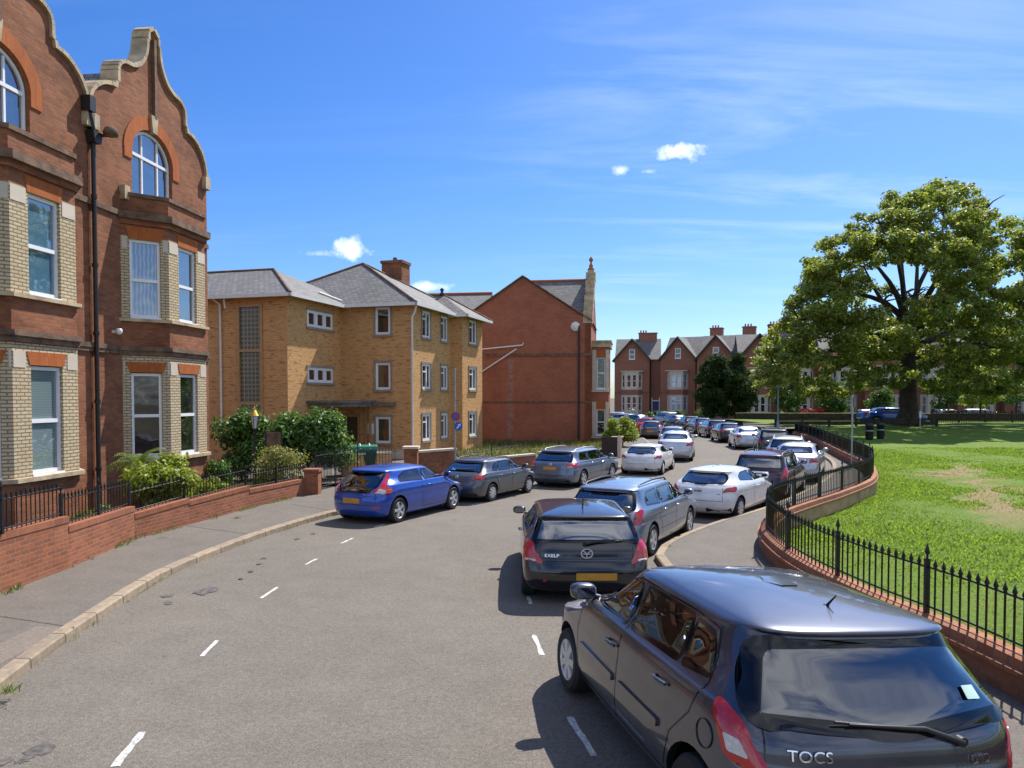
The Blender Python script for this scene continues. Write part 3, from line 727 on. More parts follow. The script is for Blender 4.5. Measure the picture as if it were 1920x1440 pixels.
def gabled_house(ix, label, panes):
    rz = math.pi / 2 - R(6.1)
    root = empty('gabled_house', HO + HD * (HW * ix), rz, label, 'house', 'matching gabled brick houses on the left')
    I = Matrix.Identity(4); c = 2.92
    half = gable_profile(); prof = [(c + x, z) for x, z in half] + [(c - x, z) for x, z in reversed(half[:-1])]
    prof = [(min(max(x, 0.0), HW + .10), z) for x, z in prof]
    # main front wall with the gable and the arched window opening
    ax0, ax1, az0, az1, ar = 1.86, 3.86, 8.55, 9.75, .78
    arch = [(ax0, az0), (ax1, az0)] + [((ax0 + ax1) / 2 + (ax1 - ax0) / 2 * math.cos(math.pi * i / 20), az1 + ar * math.sin(math.pi * i / 20)) for i in range(21)]
    m = MB(); m.wall([(0, 0), (HW + .1, 0)] + prof, [arch], 0, .16, back=.34, m=0)
    # side and back walls, main body
    m.box(0, .342, 0, HW + .1, 9.5, 8.6); part('wall', m, MT['red_brick'], root)
    # stone coping that follows the curved gable
    cp = MB(); th = .10
    for i in range(len(prof) - 1):
        (x0, z0), (x1, z1) = prof[i], prof[i + 1]
        L = math.hypot(x1 - x0, z1 - z0)
        if L < 1e-4 or (i == 0): continue
        nx, nz = (z1 - z0) / L, -(x1 - x0) / L
        o = [(x0 - nx * .0, z0 - nz * .0), (x0 + nx * th, z0 + nz * th), (x1 + nx * th, z1 + nz * th), (x1, z1)]
        cp.extr(o, lambda u, v, w: (u, w, v), .42 + .002 * (i % 3), -.075 - .002 * (i % 3))
    for x in (0.02, HW + .06 - .24): cp.box(x, -.14, 9.72, x + .30, .46, 10.10)
    part('gable_coping', cp, MT['stone'], root)
    # thin moulded rib running down the middle from the cap to the keystone
    k = MB(); k.box(c - .055, -.10, 10.95, c + .055, -.003, 13.15); part('pilaster_strip', k, MT['dark_stone'], root)
    # gauged brick arch and keystone
    a_ = MB(); n = 22; xc = (ax0 + ax1) / 2
    for i in range(n):
        t0, t1 = math.pi * i / n, math.pi * (i + 1) / n; q = []
        for t, r0 in ((t0, 0), (t0, 1), (t1, 1), (t1, 0)):
            rx, rzz = ((ax1 - ax0) / 2 + .02 + r0 * .36, ar + .02 + r0 * .36); q.append((xc + rx * math.cos(t), az1 + rzz * math.sin(t)))
        a_.extr(q, lambda u, v, w: (u, w, v), .05, -.03)
    a_.box(ax0 - .36, -.03, az1 - .25, ax0 - .015, .05, az1); a_.box(ax1 + .015, -.03, az1 - .25, ax1 + .36, .05, az1)
    part('window_arch', a_, MT['orange_brick'], root)
    k = MB(); k.extr([(xc - .10, az1 + ar - .02), (xc + .10, az1 + ar - .02), (xc + .17, az1 + ar + .46), (xc - .17, az1 + ar + .46)], lambda u, v, w: (u, w, v), .06, -.09); part('keystone', k, MT['stone'], root)
    window(root, I, ax0 + .02, ax1 - .02, az0, az1, .12, panes[0], split=(az1 - .02,), mull=(ax0 + .62, ax1 - .62), fw=.075, arch=(0, ar - .02), sill=.08)
    # canted two storey bay
    x0, x1, d = 2.15, 4.12, .85
    s = d; pl = [(x0 - s, 0), (x0, -d), (x1, -d), (x1 + s, 0)]
    faces = []
    for (ax, ay), (bx, by) in zip(pl, pl[1:]):
        L = math.hypot(bx - ax, by - ay); faces.append((TR(ax, ay, math.atan2(by - ay, bx - ax)), L))
    bands = {k: MB() for k in ((0, 1.40), (4.16, 5.16), (7.36, 8.42))}; creams = {k: MB() for k in ((1.40, 4.16), (5.16, 7.36))}
    def one(name, mat, fn):
        q = MB(); q.T = T; fn(q); part(name, q, MT[mat], root)
    for fi, (T, L) in enumerate(faces):
        wv = .96 if fi == 1 else .78
        a, b = (L - wv) / 2, (L + wv) / 2
        if fi == 1: a, b = L - wv - .50, L - .50
        for (z0, z1), q in bands.items(): q.T = T; q.wall(rect(0, L, z0, z1), (), 0, .1)
        for (z0, z1), q in creams.items():
            q.T = T; q.wall(rect(0, L, z0, z1), [rect(a, b, 1.44, 3.72) if z0 < 4 else rect(a, b, 5.20, 7.28)], 0, .14)
        one('flat_arch', 'orange_brick', lambda q: q.extr([(a - .03, 3.72), (b + .03, 3.72), (b + .12, 4.0), (a - .12, 4.0)], lambda u, v, w: (u, w, v), .05, -.016))
        one('flat_arch', 'orange_brick', lambda q: q.extr([(a - .02, 7.29), (b + .02, 7.29), (b + .10, 7.62), (a - .10, 7.62)], lambda u, v, w: (u, w, v), .05, -.016))
        for x_0, x_1 in ((0.02, a - .15), (b + .15, L - .02)):
            if x_1 - x_0 > .04: one('springer_stone', 'cream_stone', lambda q: q.box(x_0, -.012, 3.66, x_1, .03, 4.0))
        for x_0, x_1 in ((0.02, max(.05, a - .06)), (min(L - .05, b + .06), L - .02)): one('springer_stone', 'cream_stone', lambda q: q.box(x_0, -.012, 7.02, x_1, .03, 7.34))
        window(root, T, a, b, 1.44, 3.70, .10, panes[1 + fi], split=(2.55,), fw=.075, sill=.05, sillw=.0, proud=.02)
        window(root, T, a, b, 5.20, 7.28, .10, panes[4 + fi], split=(6.20,), fw=.075, sill=.05, sillw=.0, proud=.02)
    for q in bands.values(): part('bay_brickwork', q, MT['red_brick'], root)
    for q in creams.values(): part('bay_cream_brickwork', q, MT['cream_brick'], root)
    # moulded courses round the bay
    def course(z0, z1, out, mat, name):
        q = MB(); o = out; k = math.tan(math.pi / 8)
        P = [(x0 - s - o * 1.0, -.002), (x0 - o * k, -d - o), (x1 + o * k, -d - o), (x1 + s + o, -.002)]
        q.add([(x, y, z0) for x, y in P] + [(x, y, z1) for x, y in P], [(0, 1, 5, 4), (1, 2, 6, 5), (2, 3, 7, 6), (3, 2, 1, 0), (4, 5, 6, 7)])
        part(name, q, mat, root)
    course(1.31, 1.40, .11, MT['stone'], 'sill_course'); course(4.18, 4.30, .05, MT['dark_stone'], 'string_course'); course(4.30, 4.42, .10, MT['dark_stone'], 'string_course')
    course(5.08, 5.16, .10, MT['stone'], 'sill_course'); course(7.66, 7.80, .06, MT['red_brick'], 'cornice'); course(7.80, 7.98, .16, MT['dark_stone'], 'cornice'); course(8.40, 8.50, .05, MT['dark_stone'], 'parapet_coping')
    q = MB()
    for xx in (x0 - s - .02, x1 + s - .22): q.box(xx, -.16, 8.30, xx + .24, .0 - .003, 8.66)
    part('parapet_block', q, MT['stone'], root)
    # courses on the flat wall either side
    q = MB()
    for a, b in ((0.14, x0 - s - .10), (x1 + s + .10, HW + .1)):
        q.box(a, -.05, 4.20, b, -.003, 4.30); q.box(a, -.075, 4.30, b, -.003, 4.42); q.box(a, -.06, 7.84, b, -.003, 7.98)
    part('string_course', q, MT['dark_stone'], root)
    q = MB(); q.add([(x0 - s - .1, .4, 8.6), (HW, .4, 8.6), (HW + .1, 9.4, 8.6), (0, 9.4, 8.6), (c, 1.0, 12.3), (c, 9.4, 12.3)], [(0, 4, 5, 3), (1, 2, 5, 4), (2, 3, 5), (0, 1, 4)]); part('roof', q, MT['slate'], root)
    return root
hl = gabled_house(-1, 'red brick house at the left edge of the photo, its gable top cut off', ['pane_blue', 'pane_blind', 'pane_blind', 'pane_dark', 'pane_blind_blue', 'pane_blind_blue', 'pane_blue'])
hr = gabled_house(0, 'red brick house with whole curved Dutch gable, right of the downpipe', ['pane_blue', 'pane_brown', 'pane_green', 'pane_dark', 'pane_net', 'pane_blue', 'pane_blue'])
q = MB(); q.tube([(.10, -.10, z) for z in (.1, 3, 6.2, 9.35)], .055, 10)
for z in (1.2, 2.9, 4.6, 6.3, 8.0): q.tube([(.10, -.10, z), (.10, -.10, z + .09)], .075, 10)
dp = part('downpipe', q, MT['black_pipe'], hr)
q = MB(); q.extr([(-.02, 9.35), (.22, 9.35), (.28, 9.62), (-.08, 9.62)], lambda u, v, w: (u, w, v), -.005, -.24); q.tube([(.1, -.12, 9.6), (-.02, -.14, 9.9), (-.1, -.10, 10.15)], .06, 8); q.box(-.22, -.26, 10.05, .0, -.02, 10.42); part('rain_hopper', q, MT['black_pipe'], dp)
q = MB(); q.tube([(.36, -.02, 9.62), (.36, -.34, 9.62)], .045, 8); q.lathe([(.02, 0), (.17, .05), (.19, .12), (.14, .24), (.02, .30)], (.36, -.40, 9.56), 14)
part('loudhailer', q, MT['dark_stone'], hr)
q = MB(); q.box(.86, -.12, 4.72, .94, -.003, 4.80); q.lathe([(.03, 0), (.075, .03), (.085, .12), (.06, .16)], (.90, -.18, 4.68), 12); part('security_light', q, MT['upvc'], hr)

# ------------------------------------------------------------------ yellow brick flats
YU = Vector((math.sin(R(16.4)), math.cos(R(16.4)), 0))
ya = empty('apartment_building', (-4.74, 36.3, 0), math.pi / 2 - R(16.4), 'three storey yellow brick flats with hipped slate roofs and white gutters', 'building')
EH = 7.46
Y1, Y2, Y3 = 5.13, 8.45, 3.71
m = MB()
Tf = Matrix.Identity(4)                       # street front, y = 0
Tr = TR(Y1, 0, -math.pi / 2)                  # return of the projecting block (faces the camera): local x runs towards -y
Tp = TR(Y1, -.67, 0)                          # projecting block front
Ts = TR(0, Y3, -math.pi / 2)                  # side A at x = 0, from the inner corner to the front corner
Ti = TR(-4.62, Y3, 0)                         # sunlit inner wall
Tl = TR(-4.62, Y3 + 9, -math.pi / 2)          # left face, towards the camera
fz = [(.92, 2.22), (3.46, 4.70), (5.98, 7.28)]
def fw(T, L, wins, **k):
    m.T = T; m.wall(rect(0, L, -.1, EH), [rect(a, b, z0, z1) for a, b, z0, z1 in wins], 0, .14)
A1 = [(a, b, z0, z1) for a, b in ((1.25, 2.30), (3.70, 4.66)) for z0, z1 in fz]
fw(Tf, Y1, A1)
fw(Tr, .67, [])
A2 = [(1.05, 2.25, z0, z1) for z0, z1 in fz]; fw(Tp, Y2 - Y1, A2)
A3 = [(Y3 - 1.86, Y3 - 1.08, z0, z1) for z0, z1 in ((.86, 2.12), (3.42, 4.70), (6.04, 7.34))]
fw(Ts, Y3, A3 + [(.12, 1.0, -.05, 2.3)])
A4 = [(1.6, 3.86, 6.22, 6.98), (1.6, 3.86, 3.72, 4.42)]; fw(Ti, 4.62, A4)
A5 = [(9 - 2.48, 9 - 1.2, 1.0, 7.08)]; fw(Tl, 9, A5)
m.T = None; m.box(.2, .25, 0, 8.2, 12, EH - .05); m.box(-4.4, Y3 + .25, 0, .25, 12.5, EH - .06)
m.wall  # body behind the faces
m.T = TR(Y2, -.67, math.pi / 2); m.wall(rect(0, 10, -.1, EH), (), 0, .1); m.T = None
part('wall', m, MT['yellow_brick'], ya)
def ywin(T, a, b, z0, z1, double=True):
    s_ = MB(); s_.T = T                                           # thin stone surround
    s_.box(a - .10, -.05, z1, b + .10, -.003, z1 + .10); s_.box(a - .12, -.09, z0 - .10, b + .12, -.003, z0); s_.box(a - .09, -.035, z0 + .002, a - .002, -.003, z1 - .002); s_.box(b + .002, -.035, z0 + .002, b + .09, -.003, z1 - .002)
    w_ = window(ya, T, a, b, z0, z1, .04, random.choice(('pane_dark', 'pane_dark', 'pane_green')), mull=((a * .45 + b * .55),) if double else (), split=(), fw=.11)
    if double:
        f = MB(); f.T = T; f.box(a + .11, -.0, z1 - .42, a * .45 + b * .55 - .05, .085, z1 - .35); f.build('transom', MT['upvc'], w_)
    s_.build('surround', MT['grey_stone'], w_)
for w in A1: ywin(Tf, *w)
for w in A2: ywin(Tp, *w)
for w in A3: ywin(Ts, *w, double=False)
for (a, b, z0, z1) in A4:
    s_ = MB(); s_.T = Ti; s_.box(a - .1, -.05, z1, b + .1, -.003, z1 + .08); s_.box(a - .12, -.08, z0 - .1, b + .12, -.003, z0)
    k = (b - a) / 3; w_ = None
    for i in range(3):
        w2 = window(ya, Ti, a + i * k + .012, a + (i + 1) * k - .012, z0, z1, .04, 'pane_dark', fw=.13)
        w_ = w_ or w2
    s_.build('surround', MT['grey_stone'], w_)
a, b, z0, z1 = A5[0]
f = MB(); f.T = Tl
for q in ((a, a + .12, z0, z1), (b - .12, b, z0, z1)): f.box(q[0], -.06, q[2], q[1], .10, q[3])
for zz in (z0, 2.72, 5.02, z1 - .12): f.box(a + .12, -.058, zz, b - .12, .10, zz + .12)
sw = part('stair_window', f, MT['ochre_wood'], ya)
f = MB(); f.T = Tl; f.add([(a + .1, .03, z0 + .1), (b - .1, .03, z0 + .1), (b - .1, .03, z1 - .1), (a + .1, .03, z1 - .1)], [(0, 1, 2, 3)]); part('pane', f, MT['glass_block'], sw)
# entrance door, canopy and post
f = MB(); f.T = Ts; f.box(.14, .05, -.05, .98, .10, 2.28); d_ = part('door', f, MT['ochre_wood'], ya)
f = MB(); f.T = Ts; f.box(.28, .044, .9, .84, .052, 2.1); part('pane', f, MT['pane_green'], d_)
f = MB(); f.box(-3.1, 1.95, 2.62, -.003, Y3 - .003, 2.80); f.box(-3.2, 1.85, 2.80, -.003, Y3 - .003, 2.90); f.box(-.25, .8, 2.64, -.004, 1.93, 2.82); part('entrance_canopy', f, MT['concrete'], ya)
f = MB(); f.box(-.18, 2.05, .0, -.08, 2.15, 2.62); f.box(-.18, 2.28, 0, -.10, 2.34, 2.62); part('canopy_post', f, MT['ochre_wood'], ya)
f = MB(); f.box(-.02, 1.90, 1.28, -.004, 2.30, 1.80); part('notice', f, MT['paper'], ya)
# roofs: overlapping hips with real eaves
def hip(name, x0, x1, y0, y1, ridge, z=EH, drop=.10, mat='slate', parent=ya):
    """ridge: one or two (x, y, z) points; eaves corners joined to the nearest"""
    q = MB(); ov = 0
    P = [(x0, y0, z), (x1, y0, z), (x1, y1, z), (x0, y1, z)]
    if len(ridge) == 1: q.add(P + ridge, [(0, 1, 4), (1, 2, 4), (2, 3, 4), (3, 0, 4)])
    else:
        (ax, ay, _), (bx, by, _) = ridge
        if abs(bx - ax) > abs(by - ay): q.add(P + list(ridge), [(0, 1, 5, 4), (1, 2, 5), (2, 3, 4, 5), (3, 0, 4)])
        else: q.add(P + list(ridge), [(0, 1, 4), (1, 2, 5, 4), (2, 3, 5), (3, 0, 4, 5)])
    q.add([(x, y, z - .002) for x, y, _ in P], [(3, 2, 1, 0)])
    r_ = part(name, q, MT[mat], parent)
    g_ = MB()
    for (a, b) in ((P[0], P[1]), (P[1], P[2]), (P[2], P[3]), (P[3], P[0])):
        lx0, lx1 = sorted((a[0], b[0])); ly0, ly1 = sorted((a[1], b[1])); e = .055
        g_.box(lx0 - e, ly0 - e, z - .13, lx1 + e, ly1 + e, z + .012)
    part('gutter', g_, MT['white_paint'], r_)
    return r_
r1 = hip('roof', -.45, Y2 + .35, -.45, 9.6, [(4.0, 4.55, 10.2)])
r2 = hip('roof', -5.07, 4.0, Y3 - .45, 14, [(-.6, 7.0, 9.28), (-.6, 13.0, 9.28)], z=EH - .018)
r3 = hip('roof', Y1 - .45, Y2 + .42, -1.12, 5, [(6.95, 1.1, 8.75), (6.95, 4.2, 8.9)], z=EH - .03)
f = MB(); f.tube([(-.45, -.45, EH + .01), (4, 4.55, 10.22)], .07, 6); f.tube([(Y2 + .35, -.45, EH + .01), (4, 4.55, 10.22)], .07, 6); f.tube([(-.45, 9.6, EH), (4, 4.55, 10.22)], .07, 6)
f.tube([(-5.07, Y3 - .45, EH), (-.6, 7, 9.30), (-.6, 13, 9.30)], .07, 6); f.tube([(6.95, 1.1, 8.78), (6.95, 4.2, 8.93)], .08, 6); f.tube([(6.95, 1.1, 8.78), (Y2 + .42, -1.12, EH)], .06, 6); part('ridge_tiles', f, MT['dark_stone'], r1)
f = MB(); f.tube([(-1.0, 4.3, 8.02), (.72, Y3 - .45, EH + .05)], .05, 6); part('valley_flashing', f, MT['white_paint'], r2)
f = MB(); f.box(5.5, 3.0, 8.2, 6.6, 4.2, 10.45); f.box(5.44, 2.94, 10.45, 6.66, 4.26, 10.6); ch = part('chimney', f, MT['red_brick'], ya)
f = MB(); f.lathe([(.13, 0), (.11, .22)], (5.95, 3.6, 10.6), 12); f.lathe([(.12, 0), (.10, .16)], (6.3, 3.6, 10.6), 12); part('chimney_pot', f, MT['dark_stone'], ch)
f = MB(); f.lathe([(.10, 0), (.14, .1), (.06, .2), (.12, .34), (.02, .45)], (6.95, 1.2, 8.75), 10); part('roof_finial', f, MT['iron'], r3)
f = MB(); f.tube([(-.30, -.40, EH - .06), (-.09, -.20, EH - .45), (-.07, -.07, EH - .62), (-.07, -.07, .05)], .05, 10); part('downpipe', f, MT['white_paint'], ya)
f = MB(); f.tube([(-4.98, 7.2, EH - .1), (-4.72, 7.0, EH - .35), (-4.70, 7.0, 1.4)], .05, 10); part('downpipe', f, MT['white_paint'], ya)
f = MB(); f.tube([(-4.98, 6.6, EH - .1), (-4.9, 6.6, EH - .55)], .035, 8); part('overflow_pipe', f, MT['white_paint'], ya)
f = MB(); f.box(-.06, .3, .05, -.005, 2.3, .55); part('bench_ledge', f, MT['cream_stone'], ya)

# ------------------------------------------------------------------ plain gable house in the middle
GU = R(9.0)
gh = empty('gable_end_house', (5.0, 48.8, 0), math.pi / 2 - GU, 'tall red brick house with blank gable end wall and white waste pipes', 'house')
# local: x along the street front, y inwards (the blank gable is the plane x = 0, running along +y)
Tg = TR(0, 8.75, -math.pi / 2)                # gable plane: local x from the far corner to the street corner
GW_ = 8.75; GE, GA = 7.85, 10.75
m = MB(); m.T = Tg
m.wall([(0, 0), (GW_, 0), (GW_, GE), (GW_ - 4.36, GA), (0, GE)], (), 0, .1, back=.3)
m.T = None
m.wall([(0, 0), (7, 0), (7, GE), (3.5, 11.2), (0, GE)], (), 0, .1, back=.4)         # street front, rising into a parapet gable
m.box(.31, .41, 0, 6.9, 8.6, GE - .05)
part('wall', m, MT['gable_brick'], gh)
q = MB()
q.add([(-.12, -.10, GE), (-.12, 4.36, GA + .05), (7.1, 4.36, GA + .05), (7.1, -.10, GE)], [(0, 3, 2, 1)])
q.add([(-.12, 4.36, GA + .05), (-.12, 8.95, GE - .12), (7.1, 8.95, GE - .12), (7.1, 4.36, GA + .05)], [(0, 3, 2, 1)])
q.add([(.05, .38, GE + .1), (3.5, .38, 10.95), (3.5, 5.2, 10.95), (.05, 5.2, GE + .1)], [(0, 1, 2, 3)])
q.add([(6.95, .38, GE + .1), (3.5, .38, 10.95), (3.5, 5.2, 10.95), (6.95, 5.2, GE + .1)], [(3, 2, 1, 0)])
q.add([(1.5, 7.2, 8.6), (1.5, 13, 8.6), (4.6, 13, 10.35), (4.6, 7.2, 10.35)], [(0, 3, 2, 1)])
q.add([(7.5, 7.2, 8.6), (7.5, 13, 8.6), (4.6, 13, 10.35), (4.6, 7.2, 10.35)], [(0, 1, 2, 3)])
rf = part('roof', q, MT['slate'], gh)
f = MB(); f.box(1.8, 7.2, 0, 7.2, 12.8, 8.62); part('rear_wing', f, MT['gable_brick'], gh)
f = MB(); f.tube([(3.5, .4, 11.0), (3.5, 5.2, 11.0)], .09, 6); f.tube([(4.6, 7.2, 10.4), (4.6, 13, 10.4)], .10, 6); part('ridge_tiles', f, MT['terracotta'], rf)
f = MB()
for (y0, z0, y1, z1) in ((-.10, GE + .03, 4.36, GA + .08), (4.36, GA + .08, 8.95, GE - .09)): f.tube([(-.10, y0, z0), (-.10, y1, z1)], .055, 4, sm=False)
part('verge', f, MT['dark_stone'], rf)
# parapet gable seen edge on: stone coping, bands and finial
f = MB()
for i in range(6):
    t0, t1 = i / 6, (i + 1) / 6
    f.box(3.5 * t0 - .05 + .0, -.10, GE + 3.35 * t0 - .1, 3.5 * t1 + .05, .50, GE + 3.35 * t1 + .14)
f.box(3.05, -.12, 10.9, 3.95, .52, 11.45); f.box(3.22, -.02, 11.45, 3.78, .42, 11.62)
part('parapet_coping', f, MT['stone'], gh)
f = MB(); f.lathe([(.20, 0), (.24, .1), (.13, .2), (.15, .34), (.09, .42), (.05, .55), (.13, .66), (.15, .76), (.08, .86), (.02, .95)], (3.5, .2, 11.62), 14); part('finial', f, MT['terracotta'], gh)
f = MB()
f.box(-.05, .0, 5.68, -.003, 8.7, 5.86); f.box(-.035, 0, 2.70, -.003, 8.7, 2.80)
part('string_course', f, MT['dark_stone'], gh)
f = MB(); f.tube([(-.08, .75, z) for z in (.1, 3, 7.6)], .06, 8); part('downpipe', f, MT['black_pipe'], gh)
f = MB(); f.tube([(-.09, 8.2, 6.05), (-.09, 6.3, 6.22), (-.09, 4.35, 6.40), (-.09, 4.32, 6.55)], .05, 8); f.tube([(-.09, 7.9, 4.15), (-.09, 4.75, 6.16)], .05, 8); part('waste_pipe', f, MT['white_paint'], gh)
f = MB(); f.lathe([(.02, 0), (.22, .04), (.30, .12)], (-.16, .98, 7.55), 16, axis='X'); f.tube([(-.16, .98, 7.55), (-.02, .98, 7.4)], .03, 6); part('satellite_dish', f, MT['white_paint'], gh)
f = MB()
for k in range(12):
    rr = random.Random(k); f.box(-.006 - .0004 * k, 5.02 + rr.uniform(-.1, .05), .4 + k * .42, -.002, 5.30 + rr.uniform(-.08, .12), .8 + k * .42 + rr.uniform(-.1, .1))
part('mortar_patch', f, plain('pale mortar smear', (.30, .15, .11), .9, var=.25), gh)
# square two storey bay on the street front
f = MB(); c_ = MB(); Tb = TR(1.0, -.02, -math.pi / 2); D = 1.08
f.T = Tb
f.wall(rect(0, D, 0, 6.45), [rect(.30, .86, .62, 2.28), rect(.30, .86, 3.62, 5.62)], 0, .12)
f.T = None; f.wall(rect(1.0, 4.2, 0, 6.45), [rect(1.4, 2.4, .62, 2.28), rect(2.7, 3.8, .62, 2.28), rect(1.4, 2.4, 3.62, 5.62), rect(2.7, 3.8, 3.62, 5.62)], -1.10, .12)
f.box(4.0, -1.09, 0, 4.2, -.003, 6.44)
part('bay_brickwork', f, MT['gable_brick'], gh)
for z0, z1 in ((.62, 2.28), (3.62, 5.62)):
    window(gh, Tb, .30, .86, z0, z1, .08, 'pane_green', split=((z0 + z1) / 2,), fw=.06, sill=.08)
    for a, b in ((1.4, 2.4), (2.7, 3.8)): window(gh, TR(0, -1.10, 0), a, b, z0, z1, .08, 'pane_dark', split=((z0 + z1) / 2,), fw=.06, sill=.08)
f = MB(); f.T = Tb
for z0, z1 in ((.62, 2.28), (3.62, 5.62)):
    f.box(.02, -.03, z0 - .1, .28, -.003, z1 + (.5 if z0 > 3 else .48)); f.box(.88, -.03, z0 - .1, D + .02, -.003, z1 + (.5 if z0 > 3 else .48)); f.box(-.02, -.06, z0 - .22, D + .04, -.003, z0 - .1)
part('bay_stonework', f, MT['cream_stone'], gh)
f = MB(); f.box(.9, -1.22, 6.30, 4.3, -.003, 6.62); f.box(.85, -1.27, 6.62, 4.35, -.003, 6.72); part('bay_cornice', f, MT['stone'], gh)
f = MB(); f.T = Tb; f.box(.30, -.035, 2.30, .86, -.004, 2.74); f.box(.30, -.035, 5.64, .86, -.004, 6.08); part('flat_arch', f, MT['orange_brick'], gh)

# ------------------------------------------------------------------ far terrace: one house built once, then copied
def far_house(loc, rz, w, eave, apex, label, pane='pane_dark', door='blue_door', bayx=None, stack=(0, 0, 0)):
    root = empty('terrace_house', loc, rz, label, 'house', 'far terrace houses with gables and cream bays')
    wg = 5.0                                                        # gabled part, then the recessed entrance part
    bx = 1.0 if bayx is None else bayx
    m = MB(); m.wall([(0, 0), (wg, 0), (wg, eave), (wg / 2, apex), (0, eave)], [rect(wg / 2 - .42, wg / 2 + .42, eave - .1, eave + 1.35)], 0, .15, back=.3)
    m.box(.01, .31, 0, wg, 8.5, eave - .02); m.box(wg + .003, 1.2, 0, w - .003, 8.5, eave - .03)
    part('wall', m, MT['far_brick'], root)
    window(root, Matrix.Identity(4), wg / 2 - .42, wg / 2 + .42, eave - .1, eave + 1.35, .06, 'pane_dark', split=(eave + .6,), fw=.10, sill=.08)
    q = MB(); o = .35
    k = (apex - eave) / (wg / 2); za = apex + .10
    for s_ in (1, -1):
        xe = wg / 2 + s_ * (wg / 2 + o); ze = za - k * (wg / 2 + o)
        v = [(wg / 2, -.35, za), (xe, -.35, ze), (xe, 5.2, ze), (wg / 2, 5.2, za)]
        q.add(v, [(0, 1, 2, 3) if s_ > 0 else (3, 2, 1, 0)]); q.add([(x, y, z - .09) for x, y, z in v], [(3, 2, 1, 0) if s_ > 0 else (0, 1, 2, 3)])
    q.add([(-.02, .9, eave - .1), (w, .9, eave - .1), (w, 5.0, apex + .35), (-.02, 5.0, apex + .35)], [(0, 1, 2, 3)])
    q.add([(-.02, 9.1, eave - .1), (w, 9.1, eave - .1), (w, 5.0, apex + .35), (-.02, 5.0, apex + .35)], [(3, 2, 1, 0)])
    r_ = part('roof', q, MT['slate'], root)
    b = MB()
    for s_ in (1, -1):
        xe = wg / 2 + s_ * (wg / 2 + o); ze = za - k * (wg / 2 + o)
        v = [(wg / 2, za), (xe, ze), (xe, ze - .26), (wg / 2, za - .30)]
        b.extr(v, lambda u, w_, y: (u, y, w_), -.28 - .004 * s_, -.44 - .004 * s_)
    part('bargeboard', b, MT['timber_dark'], r_)
    c1 = MB(); c1.box(w - .9 + stack[0], 4.4, apex - 1.2, w + .3 + stack[1], 5.7, apex + 1.1 + stack[2]); c1.box(w - .98 + stack[0], 4.32, apex + 1.102 + stack[2], w + .38 + stack[1], 5.78, apex + 1.25 + stack[2]); ch = part('chimney', c1, MT['far_brick'], root)
    p = MB()
    for i in range(3 + int(stack[1] > 1) * 3): p.lathe([(.12, 0), (.10, .4)], (w - .6 + stack[0] + .38 * i, 5.05, apex + 1.25 + stack[2]), 8)
    part('chimney_pot', p, MT['terracotta'], ch)
    # cream two storey bay
    bd = .8; pl = [(bx - .0, 0), (bx + .55, -bd), (bx + 2.45, -bd), (bx + 3.0, 0)]
    s1, glz = MB(), []
    for fi, ((ax, ay), (bx_, by)) in enumerate(zip(pl, pl[1:])):
        L = math.hypot(bx_ - ax, by - ay); T = TR(ax, ay, math.atan2(by - ay, bx_ - ax))
        s1.T = T; a, b2 = (.20, L - .20) if fi != 1 else (.28, L - .28)
        zs = ((1.0, 3.0), (4.35, 6.15)) if eave > 7 else ((.9, 2.75), (3.9, 5.6))
        hs_ = []
        for z0, z1 in zs:
            if fi == 1: hs_ += [rect(a, L / 2 - .10, z0, z1), rect(L / 2 + .10, b2, z0, z1)]
            else: hs_ += [rect(a, b2, z0, z1)]
        zm = (zs[0][1] + .25, zs[1][0] - .35)
        s1.wall(rect(0, L, .5, zs[1][1] + .45), hs_, 0, .12)
        for z0, z1 in zs:
            for (u0, u1) in (((a, L / 2 - .10), (L / 2 + .10, b2)) if fi == 1 else ((a, b2),)):
                window(root, T, u0, u1, z0, z1, .07, pane, split=((z0 + z1) / 2,), fw=.06)
    s1.T = None
    zt = zs[1][1] + .45
    s1.box(bx - .1, -bd - .08, zt, bx + 3.1, -.003, zt + .12)
    part('bay', s1, MT['cream_stone'], root)
    band = MB(); band.T = None
    P = [(bx - .02, -.003), (bx + .54, -bd - .02), (bx + 2.46, -bd - .02), (bx + 3.02, -.003)]
    band.add([(x, y, zm[0]) for x, y in P] + [(x, y, zm[1]) for x, y in P], [(0, 1, 5, 4), (1, 2, 6, 5), (2, 3, 7, 6), (4, 5, 6, 7), (3, 2, 1, 0)])
    P = [(bx - .03, -.003), (bx + .53, -bd - .03), (bx + 2.47, -bd - .03), (bx + 3.03, -.003)]
    band.add([(x, y, 0) for x, y in P] + [(x, y, .5) for x, y in P], [(0, 1, 5, 4), (1, 2, 6, 5), (2, 3, 7, 6), (4, 5, 6, 7)])
    part('bay_brick_band', band, MT['far_brick'], root)
    d = MB(); d.box(wg + .45, 1.13, .1, wg + 1.35, 1.19, 2.3); dd = part('door', d, MT[door], root)
    d = MB(); d.box(wg + .30, 1.10, .1, wg + .44, 1.19, 2.9); d.box(wg + 1.36, 1.10, .1, wg + 1.50, 1.19, 2.9); d.box(wg + .30, 1.08, 2.32, wg + 1.5, 1.19, 2.5); part('door_frame', d, MT['upvc'], dd)
    q = MB(); q.box(0, -.05, 3.55, wg, -.003, 3.68); part('string_course', q, MT['dark_stone'], root)
    q = MB(); q.tube([(wg + .12, .9, .1), (wg + .12, .9, eave)], .06, 6); part('downpipe', q, MT['black_pipe'], root)
    return root
fh = []
